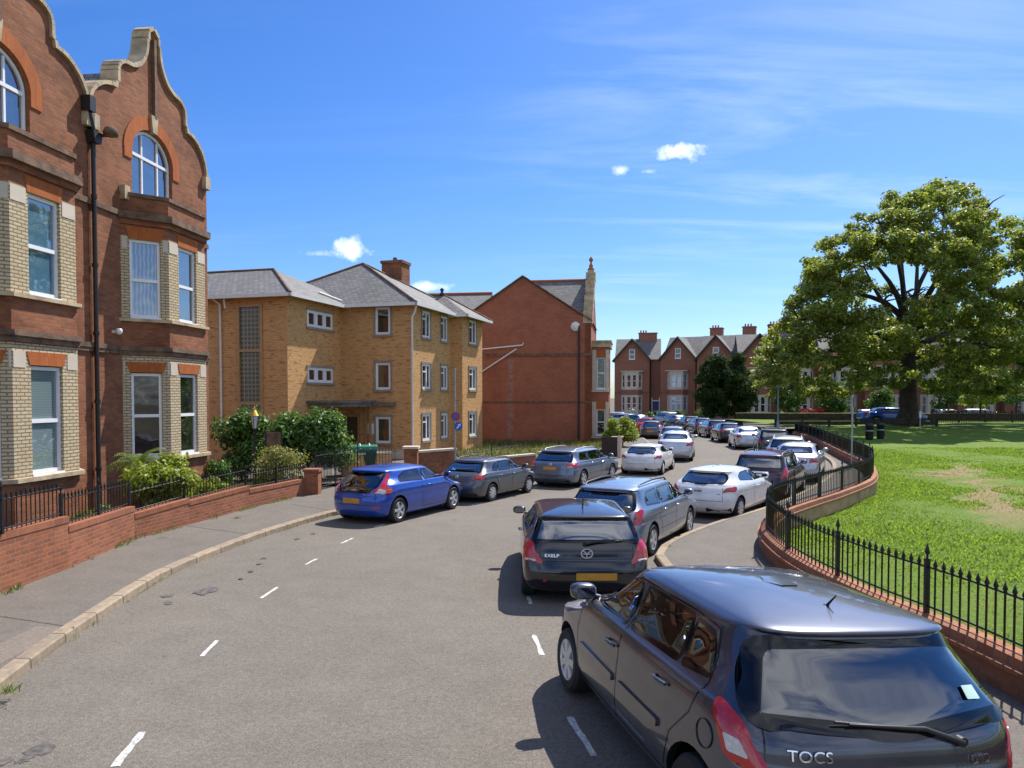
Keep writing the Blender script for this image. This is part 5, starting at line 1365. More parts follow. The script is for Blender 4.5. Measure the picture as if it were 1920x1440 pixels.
# --- small five door hatchback in the foreground
def near_extra(c, root, rear, sR, sL, bm):
    p = MB(); q = [(sL(-1.36 + .085 * math.cos(a), .80 + .085 * math.sin(a)) + Vector((-.003, 0, 0))) for a in [2 * math.pi * i / 24 for i in range(25)]]
    p.tube(q, .004, 4, caps=False); p.build('fuel_flap', MT['frit'], root)
    p = MB(); patch(p, rnd([(.47, 1.085), (.57, 1.075), (.575, 1.135), (.475, 1.145)], .006), lambda x, z: c.back(x, z), .022, .1, 0, Vector((0, -1, .2))); p.build('sticker', MT['sticker'], root)
    p = MB(); p.lathe([(.05, 0), (.09, .05), (.08, .12), (.03, .17)], (-.40, .42, 1.02), 10); p.lathe([(.04, 0), (.07, .04), (.06, .11), (.02, .15)], (-.26, .50, 1.0), 10); p.build('cloth_bundle', MT['teal_bag'], root)
rY = rows_gen(3.80, 1.72, 1.545, 1.00, 1.02, (.78, .99), .34, -1.44, -1.74, k=.86, tail=(0, .02, .04, .06), cr=.50, cf=.75, spoiler=.05, tumble=.75, n=3.3)
CARS['small_hatch'] = dict(rows=rY, axles=(-1.27, 1.19), wr=.30, tw=.19, cowl=.95, belt=1.0, rail=1.36, spokes=7, seat_y=.10,
    side_windows=[[(-.02, 1.045), (.80, 1.02), (.62, 1.13), (.34, 1.335), (.05, 1.36)], [(-.85, 1.06), (-.11, 1.05), (-.05, 1.36), (-.78, 1.355)], [(-1.22, 1.09), (-.90, 1.06), (-.83, 1.35), (-1.06, 1.32)]],
    rear_window=[(-.76, .985), (0, .93), (.76, .985), (.585, 1.405), (-.585, 1.405)], rw_depth=-1.32, rw_r=.10, glass_rear='cg_dark', frit=.075,
    windscreen=[(-.66, 1.06), (.66, 1.06), (.55, 1.355), (-.55, 1.355)], ws_depth=.18,
    side_lines=[[(-.05, .32), (-.06, 1.02), (-.085, 1.36)], [(.86, .36), (.90, .7), (.84, 1.01)], [(-.88, .36), (-.95, .62), (-1.17, .85), (-1.24, 1.06), (-1.10, 1.36), (-.8, 1.385), (.1, 1.385), (.5, 1.28)], [(-.88, .31), (.86, .31)]],
    rear_lines=[[(-.72, .55), (-.70, .98), (-.71, 1.02)], [(.72, .55), (.70, .98), (.71, 1.02)], [(-.72, .55), (.72, .55)]],
    rub=[(-.80, -.12, .60), (.0, .78, .60)], tail=[('tail_light', [(.66, .70), (.93, .76), (1.01, .98), (.94, 1.05), (.80, 1.00)], 'lens_red', ([(.78, .795), (.90, .80), (.93, .89), (.83, .885)], 'lens_clear'))], tail_r=.05,
    head=(0, [(.45, .68), (.95, .74), (1.05, .90), (.70, .86)]), plate=(0, .68, .52, .11, 'plate'), bumper=[('bumper_trim', [(-.6, .27), (.6, .27), (.6, .38), (-.6, .38)], 'black_plastic')],
    mirror=(.80, 1.02), mirror_mat=None, handles=[(.08, .86), (-.78, .90)], wiper=(.32, -.28, .915, 1.01), antenna=(0, -1.10, 1.485, .12, .09), text=[(-.50, .83, 'TOCS', .085, 'chrome'), (.44, .79, 'DIID', .065, 'chrome')], extra=[near_extra])
# --- three/five door supermini
rP = rows_gen(3.97, 1.70, 1.46, .96, 1.02, (.74, .95), .30, -1.62, -1.80, tail=(0, .015, .05, .07), cr=.42, cf=.7, spoiler=.06, tumble=.76, n=3.8)
CARS['supermini'] = dict(rows=rP, axles=(-1.30, 1.17), wr=.30, tw=.20, cowl=.95, belt=.96, rail=1.30, seat_y=.05,
    side_windows=[[(-.10, 1.0), (.78, .98), (.55, 1.13), (.28, 1.285), (-.05, 1.305)], [(-1.0, 1.02), (-.18, 1.005), (-.13, 1.305), (-.85, 1.295)]],
    rear_window=[(-.70, .965), (.70, .965), (.60, 1.325), (-.60, 1.325)], rw_depth=-1.40, rw_r=.06, frit=.06, windscreen=[(-.66, 1.02), (.66, 1.02), (.55, 1.30), (-.55, 1.30)], ws_depth=.15,
    side_lines=[[(-.14, .32), (-.15, 1.30)], [(.86, .36), (.84, .97)], [(-1.0, .40), (-1.06, .8), (-1.05, 1.02), (-.88, 1.32), (.2, 1.325)], [(-.95, .30), (.86, .30)]], rear_lines=[[(-.62, .52), (-.60, .93)], [(.62, .52), (.60, .93)], [(-.62, .52), (.62, .52)]],
    tail=[('tail_light', [(.56, .66), (.92, .66), (.97, .84), (.88, .99), (.70, .97)], 'lens_red', ([(.66, .69), (.84, .69), (.84, .72), (.66, .72)], 'lens_clear'))], head=(0, [(.45, .62), (.95, .66), (1.0, .82), (.60, .76)]), plate=(.12, .47, .52, .11, 'plate'),
    bumper=[('bumper_trim', [(-.7, .24), (.7, .24), (.72, .35), (-.72, .35)], 'black_plastic'), ('rear_reflector', [(-.86, .38), (-.52, .38), (-.52, .43), (-.86, .43)], 'lens_red')],
    mirror=(.80, .98), handles=[(-.0, .82)], wiper=(-.02, .42, .955, .99), antenna=(0, -1.2, 1.40, .22, .10), emblem=(0, .82, .08, 1), text=[(-.45, .76, 'EXELP', .07, 'chrome')])
# --- estate car
rE = rows_gen(4.77, 1.82, 1.49, .98, 1.30, (.74, .97), .55, -1.83, -2.14, tail=(0, .015, .04, .07), cr=.48, cf=.8, spoiler=.06, tumble=.77, n=3.7)
CARS['estate'] = dict(rows=rE, axles=(-1.42, 1.32), wr=.325, tw=.21, cowl=1.22, belt=.98, rail=1.32, seat_y=.30,
    side_windows=[[(.18, 1.015), (1.05, 1.0), (.82, 1.15), (.52, 1.31), (.22, 1.325)], [(-.72, 1.02), (.10, 1.015), (.14, 1.325), (-.66, 1.325)], [(-1.60, 1.06), (-.80, 1.02), (-.74, 1.325), (-1.38, 1.30)]],
    rear_window=[(-.72, 1.01), (.72, 1.01), (.60, 1.325), (-.60, 1.325)], rw_depth=-1.55, rw_r=.07, frit=.06, windscreen=[(-.70, 1.04), (.70, 1.04), (.58, 1.325), (-.58, 1.325)], ws_depth=.40,
    side_lines=[[(.14, .32), (.14, 1.0)], [(1.12, .36), (1.10, 1.0)], [(-.80, .36), (-.88, .62), (-1.02, .75), (-.78, 1.0)], [(-.80, .30), (1.12, .30)], [(-.95, .50), (1.0, .50)]], rear_lines=[[(-.62, .52), (-.60, .95)], [(.62, .52), (.60, .95)], [(-.62, .52), (.62, .52)]],
    tail=[('tail_light', [(.56, .80), (.92, .78), (1.16, .84), (1.12, .97), (.60, .955)], 'lens_red', ([(.62, .815), (.80, .81), (.80, .85), (.63, .85)], 'lens_clear'))], head=(0, [(.45, .62), (1.0, .66), (1.1, .80), (.60, .76)]), plate=(0, .76, .50, .11, 'plate'),
    bumper=[('bumper_trim', [(-.7, .24), (.7, .24), (.72, .33), (-.72, .33)], 'black_plastic')], mirror=(1.05, 1.0), handles=[(.30, .86), (-.62, .88)], handle_mat=MT['chrome'], roof_rails=(-1.55, .35, .58, 1.44), emblem=(0, .89, .05))
CARS['passat'] = dict(CARS['estate'], tail=[('tail_light', [(.72, .72), (.92, .72), (1.00, .80), (.97, .99), (.84, 1.02), (.74, .96)], 'lens_red', None)], bumper=[('high_brake_light', [(-.16, 1.36), (.16, 1.36), (.16, 1.385), (-.16, 1.385)], 'lens_red'), ('bumper_trim', [(-.7, .24), (.7, .24), (.72, .33), (-.72, .33)], 'black_plastic')], rail_mat=MT['black_plastic'], glass_rear='cg_mid')
# --- rounded three door coupe hatch with tall slim lamps and a glass tailgate
rV = rows_gen(4.25, 1.80, 1.44, .98, 1.22, (.74, .96), .45, -1.62, -1.90, tail=(.01, 0, .03, .05), cr=.60, cf=.8, spoiler=.06, tumble=.72, n=3.0, shoulder=.012)
CARS['coupe_hatch'] = dict(rows=rV, axles=(-1.34, 1.30), wr=.325, tw=.22, cowl=1.12, belt=.98, rail=1.28, seat_y=.2, glass_rear='cg_dark',
    side_windows=[[(-.12, 1.01), (1.0, 1.0), (.74, 1.14), (.42, 1.27), (-.08, 1.29)], [(-1.22, 1.045), (-.22, 1.01), (-.18, 1.29), (-.86, 1.265), (-1.14, 1.16)]],
    rear_window=[(-.44, .80), (.44, .80), (.60, .99), (.55, 1.285), (-.55, 1.285), (-.60, .99)], rw_depth=-1.45, rw_r=.05, frit=.05, windscreen=[(-.66, 1.03), (.66, 1.03), (.53, 1.28), (-.53, 1.28)], ws_depth=.35,
    side_lines=[[(-.30, .32), (-.32, .9), (-.21, 1.30)], [(1.05, .36), (1.04, 1.0)], [(-.30, .30), (1.05, .30)]], rear_lines=[[(-.66, .50), (-.62, .80)], [(.66, .50), (.62, .80)], [(-.66, .50), (.66, .50)]],
    tail=[('tail_light', [(.52, .80), (.94, .76), (1.10, .84), (1.02, .92), (.82, .96), (.72, 1.26), (.64, 1.26), (.66, .98)], 'lens_red', ([(.60, .81), (.84, .78), (.88, .87), (.68, .91)], 'lens_clear')), ('indicator', [(.86, .785), (1.03, .80), (1.03, .90), (.90, .90)], 'lens_amber', None)], tail_r=.03,
    head=(0, [(.5, .62), (1.0, .66), (1.1, .80), (.65, .76)]), plate=(-.05, .60, .52, .12, 'plate'), bumper=[('rear_reflector', [(.54, .42), (.76, .42), (.76, .47), (.54, .47)], 'lens_red')], mirror=(1.0, 1.0), handles=[(.02, .86)], text=[(0, .855, 'VALVE', .06, 'chrome')])
# --- plain five door hatch
rG = rows_gen(4.15, 1.72, 1.47, .97, 1.15, (.75, .96), .42, -1.36, -1.78, tail=(0, .01, .04, .06), cr=.46, cf=.75, spoiler=.03, tumble=.76, n=3.6)
CARS['hatch'] = dict(rows=rG, axles=(-1.22, 1.26), wr=.305, tw=.20, cowl=1.08, belt=.97, rail=1.31, wheel='cap', seat_y=.2,
    side_windows=[[(.08, 1.0), (.92, .99), (.70, 1.13), (.40, 1.29), (.12, 1.315)], [(-.74, 1.01), (.0, 1.0), (.04, 1.315), (-.62, 1.31)], [(-1.10, 1.04), (-.82, 1.01), (-.72, 1.29), (-.86, 1.25)]],
    rear_window=[(-.66, 1.01), (.66, 1.01), (.55, 1.30), (-.55, 1.30)], rw_depth=-1.1, rw_r=.05, frit=.045, windscreen=[(-.66, 1.04), (.66, 1.04), (.54, 1.31), (-.54, 1.31)], ws_depth=.28,
    side_lines=[[(.04, .32), (.04, 1.0)], [(1.0, .36), (.98, .98)], [(-.78, .36), (-.88, .66), (-.98, .78), (-.84, 1.0)], [(-.78, .30), (1.0, .30)]], rear_lines=[[(-.60, .60), (-.60, .95)], [(.60, .60), (.60, .95)], [(-.60, .60), (.60, .60)]],
    tail=[('tail_light', [(.56, .78), (.90, .76), (.98, .86), (.92, .95), (.62, .94)], 'lens_red', None)], head=(0, [(.45, .62), (.95, .66), (1.05, .82), (.60, .76)]), plate=(.0, .52, .52, .11, 'plate'), bumper=[('bumper_trim', [(-.7, .24), (.7, .24), (.72, .33), (-.72, .33)], 'black_plastic')],
    mirror=(.92, .99), handles=[(.18, .84), (-.66, .86)], emblem=(0, .86, .055), roof_rails=(-1.1, .25, .56, 1.41), rail_mat=MT['black_plastic'])
# --- rounded three door city hatch (white)
rA = rows_gen(4.06, 1.74, 1.45, .98, 1.10, (.74, .96), .38, -1.45, -1.82, tail=(0, .0, .03, .06), cr=.62, cf=.85, spoiler=.04, tumble=.72, n=2.8, shoulder=.015)
CARS['round_hatch'] = dict(rows=rA, axles=(-1.28, 1.23), wr=.315, tw=.21, cowl=1.03, belt=.98, rail=1.29, seat_y=.15, wheel='cap',
    side_windows=[[(-.10, 1.01), (.88, 1.0), (.66, 1.13), (.36, 1.27), (-.05, 1.295)], [(-1.02, 1.08), (-.18, 1.01), (-.13, 1.295), (-.72, 1.27), (-.95, 1.18)]],
    rear_window=[(-.62, 1.03), (0, .99), (.62, 1.03), (.52, 1.29), (-.52, 1.29)], rw_depth=-1.15, rw_r=.13, frit=.05, windscreen=[(-.66, 1.04), (.66, 1.04), (.52, 1.29), (-.52, 1.29)], ws_depth=.28,
    side_lines=[[(-.22, .32), (-.26, .9), (-.15, 1.30)], [(.96, .36), (.95, .98)], [(-.22, .30), (.96, .30)]], rear_lines=[[(-.62, .56), (-.58, .93)], [(.62, .56), (.58, .93)], [(-.62, .56), (.62, .56)]],
    tail=[('tail_light', [(.58, .79), (.96, .80), (1.02, .89), (.95, .95), (.66, .92)], 'lens_red', None)], tail_r=.05, head=(0, [(.5, .62), (1.0, .66), (1.05, .80), (.65, .76)]), plate=None,
    bumper=[('bumper_trim', [(.2, .25), (.86, .25), (.86, .36), (.2, .36)], 'black_plastic'), ('rear_reflector', [(.48, .255), (.86, .265), (.86, .30), (.48, .29)], 'lens_red')], mirror=(.88, 1.0), handles=[(.05, .84)], text=[(-.02, .79, 'BYBIS', .085, 'black_plastic'), (.50, .74, 'MIEO', .05, 'chrome'), (-.62, .76, 'SE', .05, 'galv')], emblem=(-.02, .90, .035), antenna=(0, -.95, 1.40, .06, .03))
# --- tall estate / crossover
rX = rows_gen(4.35, 1.77, 1.60, 1.02, 1.15, (.80, 1.0), .50, -1.72, -1.98, tail=(0, .01, .04, .06), cr=.40, cf=.75, spoiler=.07, tumble=.80, n=4.0)
CARS['tall_estate'] = dict(rows=rX, axles=(-1.32, 1.34), wr=.325, tw=.21, cowl=1.08, belt=1.02, rail=1.42, seat_y=.2,
    side_windows=[[(.10, 1.06), (.92, 1.04), (.78, 1.18), (.52, 1.40), (.14, 1.425)], [(-.74, 1.07), (.02, 1.06), (.06, 1.425), (-.70, 1.425)], [(-1.48, 1.10), (-.82, 1.07), (-.78, 1.425), (-1.34, 1.40)]],
    rear_window=[(-.70, 1.06), (.70, 1.06), (.62, 1.425), (-.62, 1.425)], rw_depth=-1.45, rw_r=.06, frit=.06, windscreen=[(-.68, 1.08), (.68, 1.08), (.58, 1.42), (-.58, 1.42)], ws_depth=.35,
    side_lines=[[(.06, .34), (.06, 1.05)], [(1.0, .38), (.98, 1.04)], [(-.80, .38), (-.90, .7), (-.78, 1.05)], [(-.80, .32), (1.0, .32)]], rear_lines=[[(-.62, .55), (-.62, 1.0)], [(.62, .55), (.62, 1.0)], [(-.62, .55), (.62, .55)]],
    tail=[('tail_light', [(.66, .78), (.92, .78), (.96, .96), (.90, 1.13), (.76, 1.10)], 'lens_red', None)], head=(0, [(.45, .66), (.95, .7), (1.0, .88), (.60, .82)]), plate=(0, .88, .62, .20, 'plate_white'),
    bumper=[('bumper_trim', [(-.8, .26), (.8, .26), (.82, .46), (-.82, .46)], 'black_plastic')], mirror=(.92, 1.04), handles=[(.2, .9), (-.65, .92)], roof_rails=(-1.45, .35, .60, 1.545), rail_mat=MT['black_plastic'])
# --- saloon
rS = rows_gen(4.50, 1.74, 1.44, .98, 1.25, (.74, .96), .45, -1.15, -1.60, tail=(0, .01, .03, .05), cr=.5, cf=.8, spoiler=0, tumble=.76, n=3.5, deck=(.985, -1.62))
CARS['saloon'] = dict(cav_rear=-1.42, rows=rS, axles=(-1.32, 1.32), wr=.315, tw=.20, cowl=1.18, belt=.98, rail=1.30, seat_y=.2,
    side_windows=[[(.10, 1.03), (.98, 1.02), (.74, 1.15), (.44, 1.275), (.14, 1.295)], [(-.98, 1.06), (.02, 1.03), (.06, 1.295), (-.72, 1.28)]],
    rear_window=[(-.62, 1.05), (.62, 1.05), (.52, 1.28), (-.52, 1.28)], rw_depth=-1.0, rw_r=.07, frit=.045, windscreen=[(-.66, 1.05), (.66, 1.05), (.52, 1.29), (-.52, 1.29)], ws_depth=.30,
    side_lines=[[(.06, .32), (.06, 1.0)], [(1.05, .36), (1.04, 1.0)], [(-.80, .36), (-.90, .7), (-.98, 1.0)], [(-.8, .30), (1.05, .30)]], rear_lines=[[(-.56, .62), (-.60, .95)], [(.56, .62), (.60, .95)], [(-.56, .62), (.56, .62)]],
    tail=[('tail_light', [(.54, .74), (.95, .74), (1.05, .86), (.95, .93), (.58, .90)], 'lens_red', None)], head=(0, [(.45, .62), (.95, .66), (1.05, .82), (.60, .76)]), plate=(0, .50, .5, .11, 'plate_white'), mirror=(1.0, 1.0), handles=[(.2, .86), (-.7, .88)],
    bumper=[('bumper_trim', [(-.7, .24), (.7, .24), (.72, .31), (-.72, .31)], 'black_plastic')])

GR, GL_ = 'cars parked along the park side kerb', 'cars parked along the house side kerb'
FAR = {}
def put_car(kind, color, x, y, az, label, s=(1, 1, 1), group=GR, near=True, roll=0, **over):
    key = (kind, near)
    sp = dict(CARS[kind], paint=P_[color], near=near, **over)
    if sp.get('mirror_mat', 0) is None: sp['mirror_mat'] = P_[color]
    if near or (kind, color) not in FAR:
        r_ = make_car(sp)
        if not near: FAR[(kind, color)] = r_
    else: r_ = copy_tree(FAR[(kind, color)])
    r_.location = (x, y, -.011 * roll); r_.rotation_euler = (0, R(roll), R(-az)); r_.scale = s
    tag(r_, label, 'car', group); return r_
put_car('small_hatch', 'graphite', 1.89, 6.72, -12.4, 'dark grey hatchback filling the lower right foreground, teal cloth inside', (1.27, 1.18, 1.055), roll=3.2)
put_car('supermini', 'navy', 1.115, 13.29, .5, 'black hatchback with red lamps and round emblem, just ahead of the foreground car', (1.14, 1.10, .93))
put_car('passat', 'silverblue', 2.636, 16.32, 28.5, 'pale blue estate with black roof rails beside the bright kerb', (.94, .94, .93))
put_car('round_hatch', 'white', 5.77, 20.69, 34.9, 'white three door hatchback with dark lettering instead of a number plate', (.99, .99, .88))
put_car('tall_estate', 'maroon', 8.2, 24.28, 29, 'dark maroon tall estate with a white number plate', (.965, .965, .89))
put_car('saloon', 'palesilver', 10.95, 29.2, 26, 'silver saloon parked between the maroon estate and the park footway', (.95, .95, .97))
put_car('estate', 'palesilver', 12.3, 34.2, 20, 'pale silver estate showing its long roof beyond the maroon estate', (.97, .97, .93), plate=None)
put_car('coupe_hatch', 'blue', -2.9, 20.16, 27.2, 'bright blue three door hatchback at the head of the left row', (.954, .954, .945), group=GL_)
put_car('hatch', 'grey', -.70, 23.82, 28.9, 'mid grey hatchback parked directly in front of the bright blue car', (.93, .93, .86), group=GL_)
put_car('estate', 'bluegrey', 2.36, 27.78, 28.5, 'grey blue estate in the left row with a yellow number plate', (.978, .978, .875), group=GL_)
put_car('round_hatch', 'white', 5.66, 31.68, 21, 'small white car in the left row with red tinted rear corners', (.96, .96, .83), group=GL_, text=[], emblem=None, plate=(0, .72, .6, .14, 'plate_white'))
put_car('saloon', 'palesilver', 8.23, 38.26, 15, 'silver saloon in the left row, ahead of the small white car', (.97, .97, 1.0), group=GL_)

# ------------------------------------------------------------------ walls and iron railings
def railing(name, base, h, label, cat='railing', spacing=.14, post_every=2.2, fancy=True, thin=.009, parent=None, group=None, rails=(.08, -.12)):
    """base: list of points along the foot of the railing"""
    root = empty(name, base[0], 0, label, cat, group) if parent is None else parent
    o = Vector(base[0]); L = sum((b - a).length for a, b in zip(base, base[1:]))
    np_ = max(1, round(L / post_every)); fine = resample(base, .05); per = len(fine) / np_
    for k in range(np_):
        i0, i1 = int(k * per), min(len(fine) - 1, int((k + 1) * per)); seg = [p - o for p in fine[i0:i1 + 1]]
        if len(seg) < 2: continue
        mb = MB()
        for hr in rails:
            z = hr if hr > 0 else h + hr
            mb.tube([p + Vector((0, 0, z)) for p in resample(seg, .3)], .014, 6)
        bars = resample(seg, spacing)
        for p in bars[1:-1]:
            if fancy: mb.tube([p + Vector((0, 0, q)) for q in (.0, h - .13, h - .12, h - .10, h - .085, h)], [thin, thin, thin * 2.1, thin * 1.3, thin * 2.3, .001], 5)
            else: mb.tube([p, p + Vector((0, 0, h - .06)), p + Vector((0, 0, h))], [thin, thin, .001], 4)
        mb.build('railing_panel', MT['iron'], root)
        mb = MB(); p = seg[0]; w = .026 if fancy else .02
        mb.box(p.x - w, p.y - w, p.z - .02, p.x + w, p.y + w, p.z + h - .02); mb.tube([p + Vector((0, 0, q)) for q in (h - .02, h + .02, h + .05, h + .09, h + .16)], [w * .5, w * .5, w * 1.2, w * .9, .002], 8)
        mb.build('railing_post', MT['iron'], root)
    return root
# park wall: brick body, projecting coping course, rendered back
def sweep(mb, line, prof, side, mats, closed_ends=True):
    nn = normals2d(line); n = len(prof); vs = []
    for p, q in zip(line, nn): vs += [(p.x + q.x * o * side, p.y + q.y * o * side, p.z + z) for o, z in prof]
    fs, uvs, ms = [], [], []; u = 0
    for i in range(len(line) - 1):
        L = (line[i + 1] - line[i]).length; s_ = 0
        for k in range(n - 1):
            d = math.hypot(prof[k + 1][0] - prof[k][0], prof[k + 1][1] - prof[k][1])
            f = [i * n + k, (i + 1) * n + k, (i + 1) * n + k + 1, i * n + k + 1]; q = [(u, s_), (u + L, s_), (u + L, s_ + d), (u, s_ + d)]
            if side > 0: pass
            fs.append(f); uvs.append(q); ms.append(mats[k]); s_ += d
        u += L
    o = len(mb.v); mb.add(vs, fs, 0, uvs); 
    for j, m_ in enumerate(ms): mb.m[len(mb.m) - len(ms) + j] = m_
    if closed_ends: mb.add([vs[k] for k in range(n)], [tuple(range(n))], mats[0]); mb.add(vs[-n:], [tuple(range(n - 1, -1, -1))], mats[0])
    return mb
pwall = empty('park_wall', pw[0], 0, 'low curving brick wall with rounded coping between the pavement and the lawn', 'wall')
line = [p - pw[0] for p in pw]
mb = MB(); sweep(mb, line, [(.03, -.1), (.03, .34), (.31, .34), (.31, -.3)], 1, [0, 0, 1]); mb.build('brick_body', [MT['park_brick'], plain('ochre render', (.36, .23, .11), .9, var=.3, scale=2, bump=.4)], pwall)
mb = MB(); sweep(mb, line, [(.03, .342), (.0, .352), (-.005, .40), (.04, .405), (.055, .50), (.10, .515), (.27, .515), (.30, .50), (.315, .40), (.345, .395), (.345, .352), (.31, .342)], 1, [0] * 11); mb.build('coping', MT['coping_brick'], pwall)
nn = normals2d(pw)
rl = [p + q * .17 + Vector((0, 0, .52)) for p, q in zip(pw, nn)]
rl = [p for p in rl if p.y > 3.0]
railing('park_railing', rl, .66, 'black spear topped railing standing on the curving park wall', spacing=.135, post_every=1.9, thin=.0125)

# garden wall on the left: stepped tops, brick on edge
tops = [((-130, 1025), (-5, 1001)), ((-40, 1008), (0, 1000)), ((0, 1000), (129, 968)), ((131, 985), (253, 950)), ((255, 966), (355, 932)), ((355, 941), (466, 909)), ((468, 917), (575, 897))]
gwall = empty('garden_wall', GW[0], 0, 'weathered brick garden wall with stepped top along the left pavement', 'wall'); o = Vector(GW[0]); GT = []
for i, ((a, b)) in enumerate(tops):
    if i >= len(GW) - 1: break
    p, q = GW[i], GW[i + 1]; z0 = at_y(a[0], a[1], p.y).z; z1 = at_y(b[0], b[1], q.y).z; 
    zt = (z0 + z1) / 2; sl = (z1 - z0) * .5; z0, z1 = zt - sl * .6, zt + sl * .6
    GT.append((p, q, z0, z1))
    d = (q - p).normalized(); n_ = Vector((-d.y, d.x, 0))          # towards the houses
    mb = MB(); L = (q - p).length; zs = (z0, z1)
    def P(t, off, z): r_ = p + d * (L * t) + n_ * off; return (r_.x - o.x, r_.y - o.y, z - o.z)
    c = .11
    vs = [P(0, 0, 0), P(1, 0, 0), P(1, 0, z1 - c), P(0, 0, z0 - c), P(0, .22, 0), P(1, .22, 0), P(1, .22, z1 - c), P(0, .22, z0 - c)]
    u0 = i * 3.3
    mb.add(vs, [(0, 1, 2, 3), (5, 4, 7, 6), (1, 5, 6, 2), (4, 0, 3, 7)], 0, [[(u0, 0), (u0 + L, 0), (u0 + L, z1 - c), (u0, z0 - c)]] * 2 + [[(0, 0), (.22, 0), (.22, z1), (0, z1)]] * 2)
    mb.build('brick_body', MT['wall_brick'], gwall)
    mb = MB(); e = .012
    vs = [P(0, -e, z0 - c + .002), P(1, -e, z1 - c + .002), P(1, -e, z1), P(0, -e, z0), P(0, .22 + e, z0 - c + .002), P(1, .22 + e, z1 - c + .002), P(1, .22 + e, z1), P(0, .22 + e, z0)]
    mb.add(vs, [(0, 1, 2, 3), (5, 4, 7, 6), (1, 5, 6, 2), (4, 0, 3, 7), (3, 2, 6, 7), (0, 4, 5, 1)], 0, [[(u0, 0), (u0 + L, 0), (u0 + L, c), (u0, c)]] * 2 + [[(0, 0), (.22, 0), (.22, c), (0, c)]] * 2 + [[(u0, .1), (u0 + L, .1), (u0 + L, .34), (u0, .34)]] * 2)
    mb.build('coping', brick('brick on edge', (.40, .135, .065), (.30, .10, .05), (.26, .18, .12), bw=.075, bh=.6, ms=.008, stain=.45, offset=0) if i == 0 else bpy.data.materials['brick on edge'], gwall)
pr = GW[-1]; mb = MB(); v = pr - o; mb.box(v.x - .06, v.y - .05, 0 - o.z, v.x + .36, v.y + .36, .80 - o.z + .0); mb.box(v.x - .10, v.y - .09, .80 - o.z, v.x + .40, v.y + .40, .88 - o.z); mb.build('end_pier', MT['wall_brick'], gwall)
for j, (i0, lab) in enumerate(((2, 'black garden railing at the far left, on the tallest part of the wall'), (3, 'black garden railing in front of the downpipe'), (4, 'black garden railing in front of the lime green shrub'), (5, 'black garden railing in front of the small lawn'), (6, 'black garden railing beside the round variegated bush'))):
    p, q, z0, z1 = GT[i0]
    if i0 == 2: p = GT[0][0]; z0 = GT[1][2]
    d = (q - p).normalized(); n_ = Vector((-d.y, d.x, 0)) * .12
    railing('garden_railing', [Vector((p.x, p.y, z0)) + n_, Vector((q.x, q.y, z1)) + n_], .62 - .03 * j, lab, spacing=.13, post_every=1.8, thin=.010, group='railings on the left garden wall', rails=(.05, -.13))
gt0, gt1 = gp(592, 921, .12), gp(655, 905, .12)
railing('garden_gate', [gt0, gt0.lerp(gt1, .5)], 1.25, 'black iron gate between the garden wall pier and the bright blue car', cat='gate', spacing=.10, post_every=3, fancy=False, thin=.011, rails=(.10, .62, -.15))
railing('yard_railing', [gt0.lerp(gt1, .5) + Vector((.05, .05, 0)), gt1, Vector((-4.0, 26.9, .12))], 1.2, 'black iron railing behind the bright blue car', spacing=.11, post_every=1.8, fancy=False, thin=.010, rails=(.10, -.15))
# walls in front of the flats and the gable house
def low_wall(name, pts, h, th, mat, label, cop=None, piers=()):
    root = empty(name, pts[0], 0, label, 'wall'); o = Vector(pts[0]); ln = [Vector(p) - o for p in pts]
    mb = MB(); sweep(mb, ln, [(0, 0), (0, h), (th, h), (th, 0)], -1, [0, 0, 0]); 
    bm_o = mb.build('brick_body', MT[mat], root)
    mb = MB(); sweep(mb, ln, [(-.04, h + .002), (-.04, h + .075), (th + .04, h + .075), (th + .04, h + .002)], -1, [0, 0, 0]); mb.build('coping', MT[cop or 'cream_stone'], root)
    for (t, ph) in piers:
        p = ln[0].lerp(ln[-1], t); mb = MB(); mb.box(p.x - .22, p.y - .22, 0, p.x + .22, p.y + .22, ph); pi_ = mb.build('pier', MT[mat], root); mb = MB(); mb.box(p.x - .27, p.y - .27, ph + .002, p.x + .27, p.y + .27, ph + .08); mb.build('pier_cap', MT[cop or 'cream_stone'], pi_)
    return root
low_wall('boundary_wall', [(-3.4, 25.9, .1), (-2.0, 27.6, .1)], 1.05, .22, 'red_brick', 'red brick wall with pale coping in front of the yellow flats', piers=((.0, 1.22),))
low_wall('boundary_wall', [(-1.25, 29.3, .1), (-.1, 30.9, .1), (1.0, 32.2, .1)], .52, .22, 'wall_brick', 'low brick wall in front of the grass beside the blank gable')
low_wall('boundary_wall', [(1.3, 32.7, .1), (3.6, 36.3, .1)], .55, .22, 'wall_brick', 'low brick wall partly hidden by the grey blue estate in the left row')
low_wall('boundary_wall', [(5.55, 40.6, .1), (6.6, 45.4, .1), (7.0, 50.0, .1)], .62, .25, 'red_brick', 'low brick wall around the lime green hedge', cop='stone', piers=((0, .8),))
railing('verge_railing', [Vector((-2.2, 28.4, .12)), Vector((-1.3, 29.6, .12)), Vector((-.3, 31.4, .2)), Vector((.4, 32.6, .2))], .95, 'thin iron railing on the grass beside the yellow flats', spacing=.12, post_every=2.4, fancy=False, thin=.008)
p_ = empty('gate_panel', (4.75, 37.4, .1), R(-30), 'dark brown upright gate board at the end of the low brick wall', 'gate')
mb = MB()
for k in range(5): mb.box(-.4 + k * .165, -.03, .05, -.4 + k * .165 + .155, .03, 1.02)
mb.box(-.4, .032, .2, .42, .06, .32); mb.box(-.4, .032, .75, .42, .06, .87); mb.build('boards', MT['brown_plastic'], p_)
mb = MB(); mb.box(.45, -.08, 0, .60, .08, 1.08); mb.build('gate_post', MT['cream_stone'], p_)
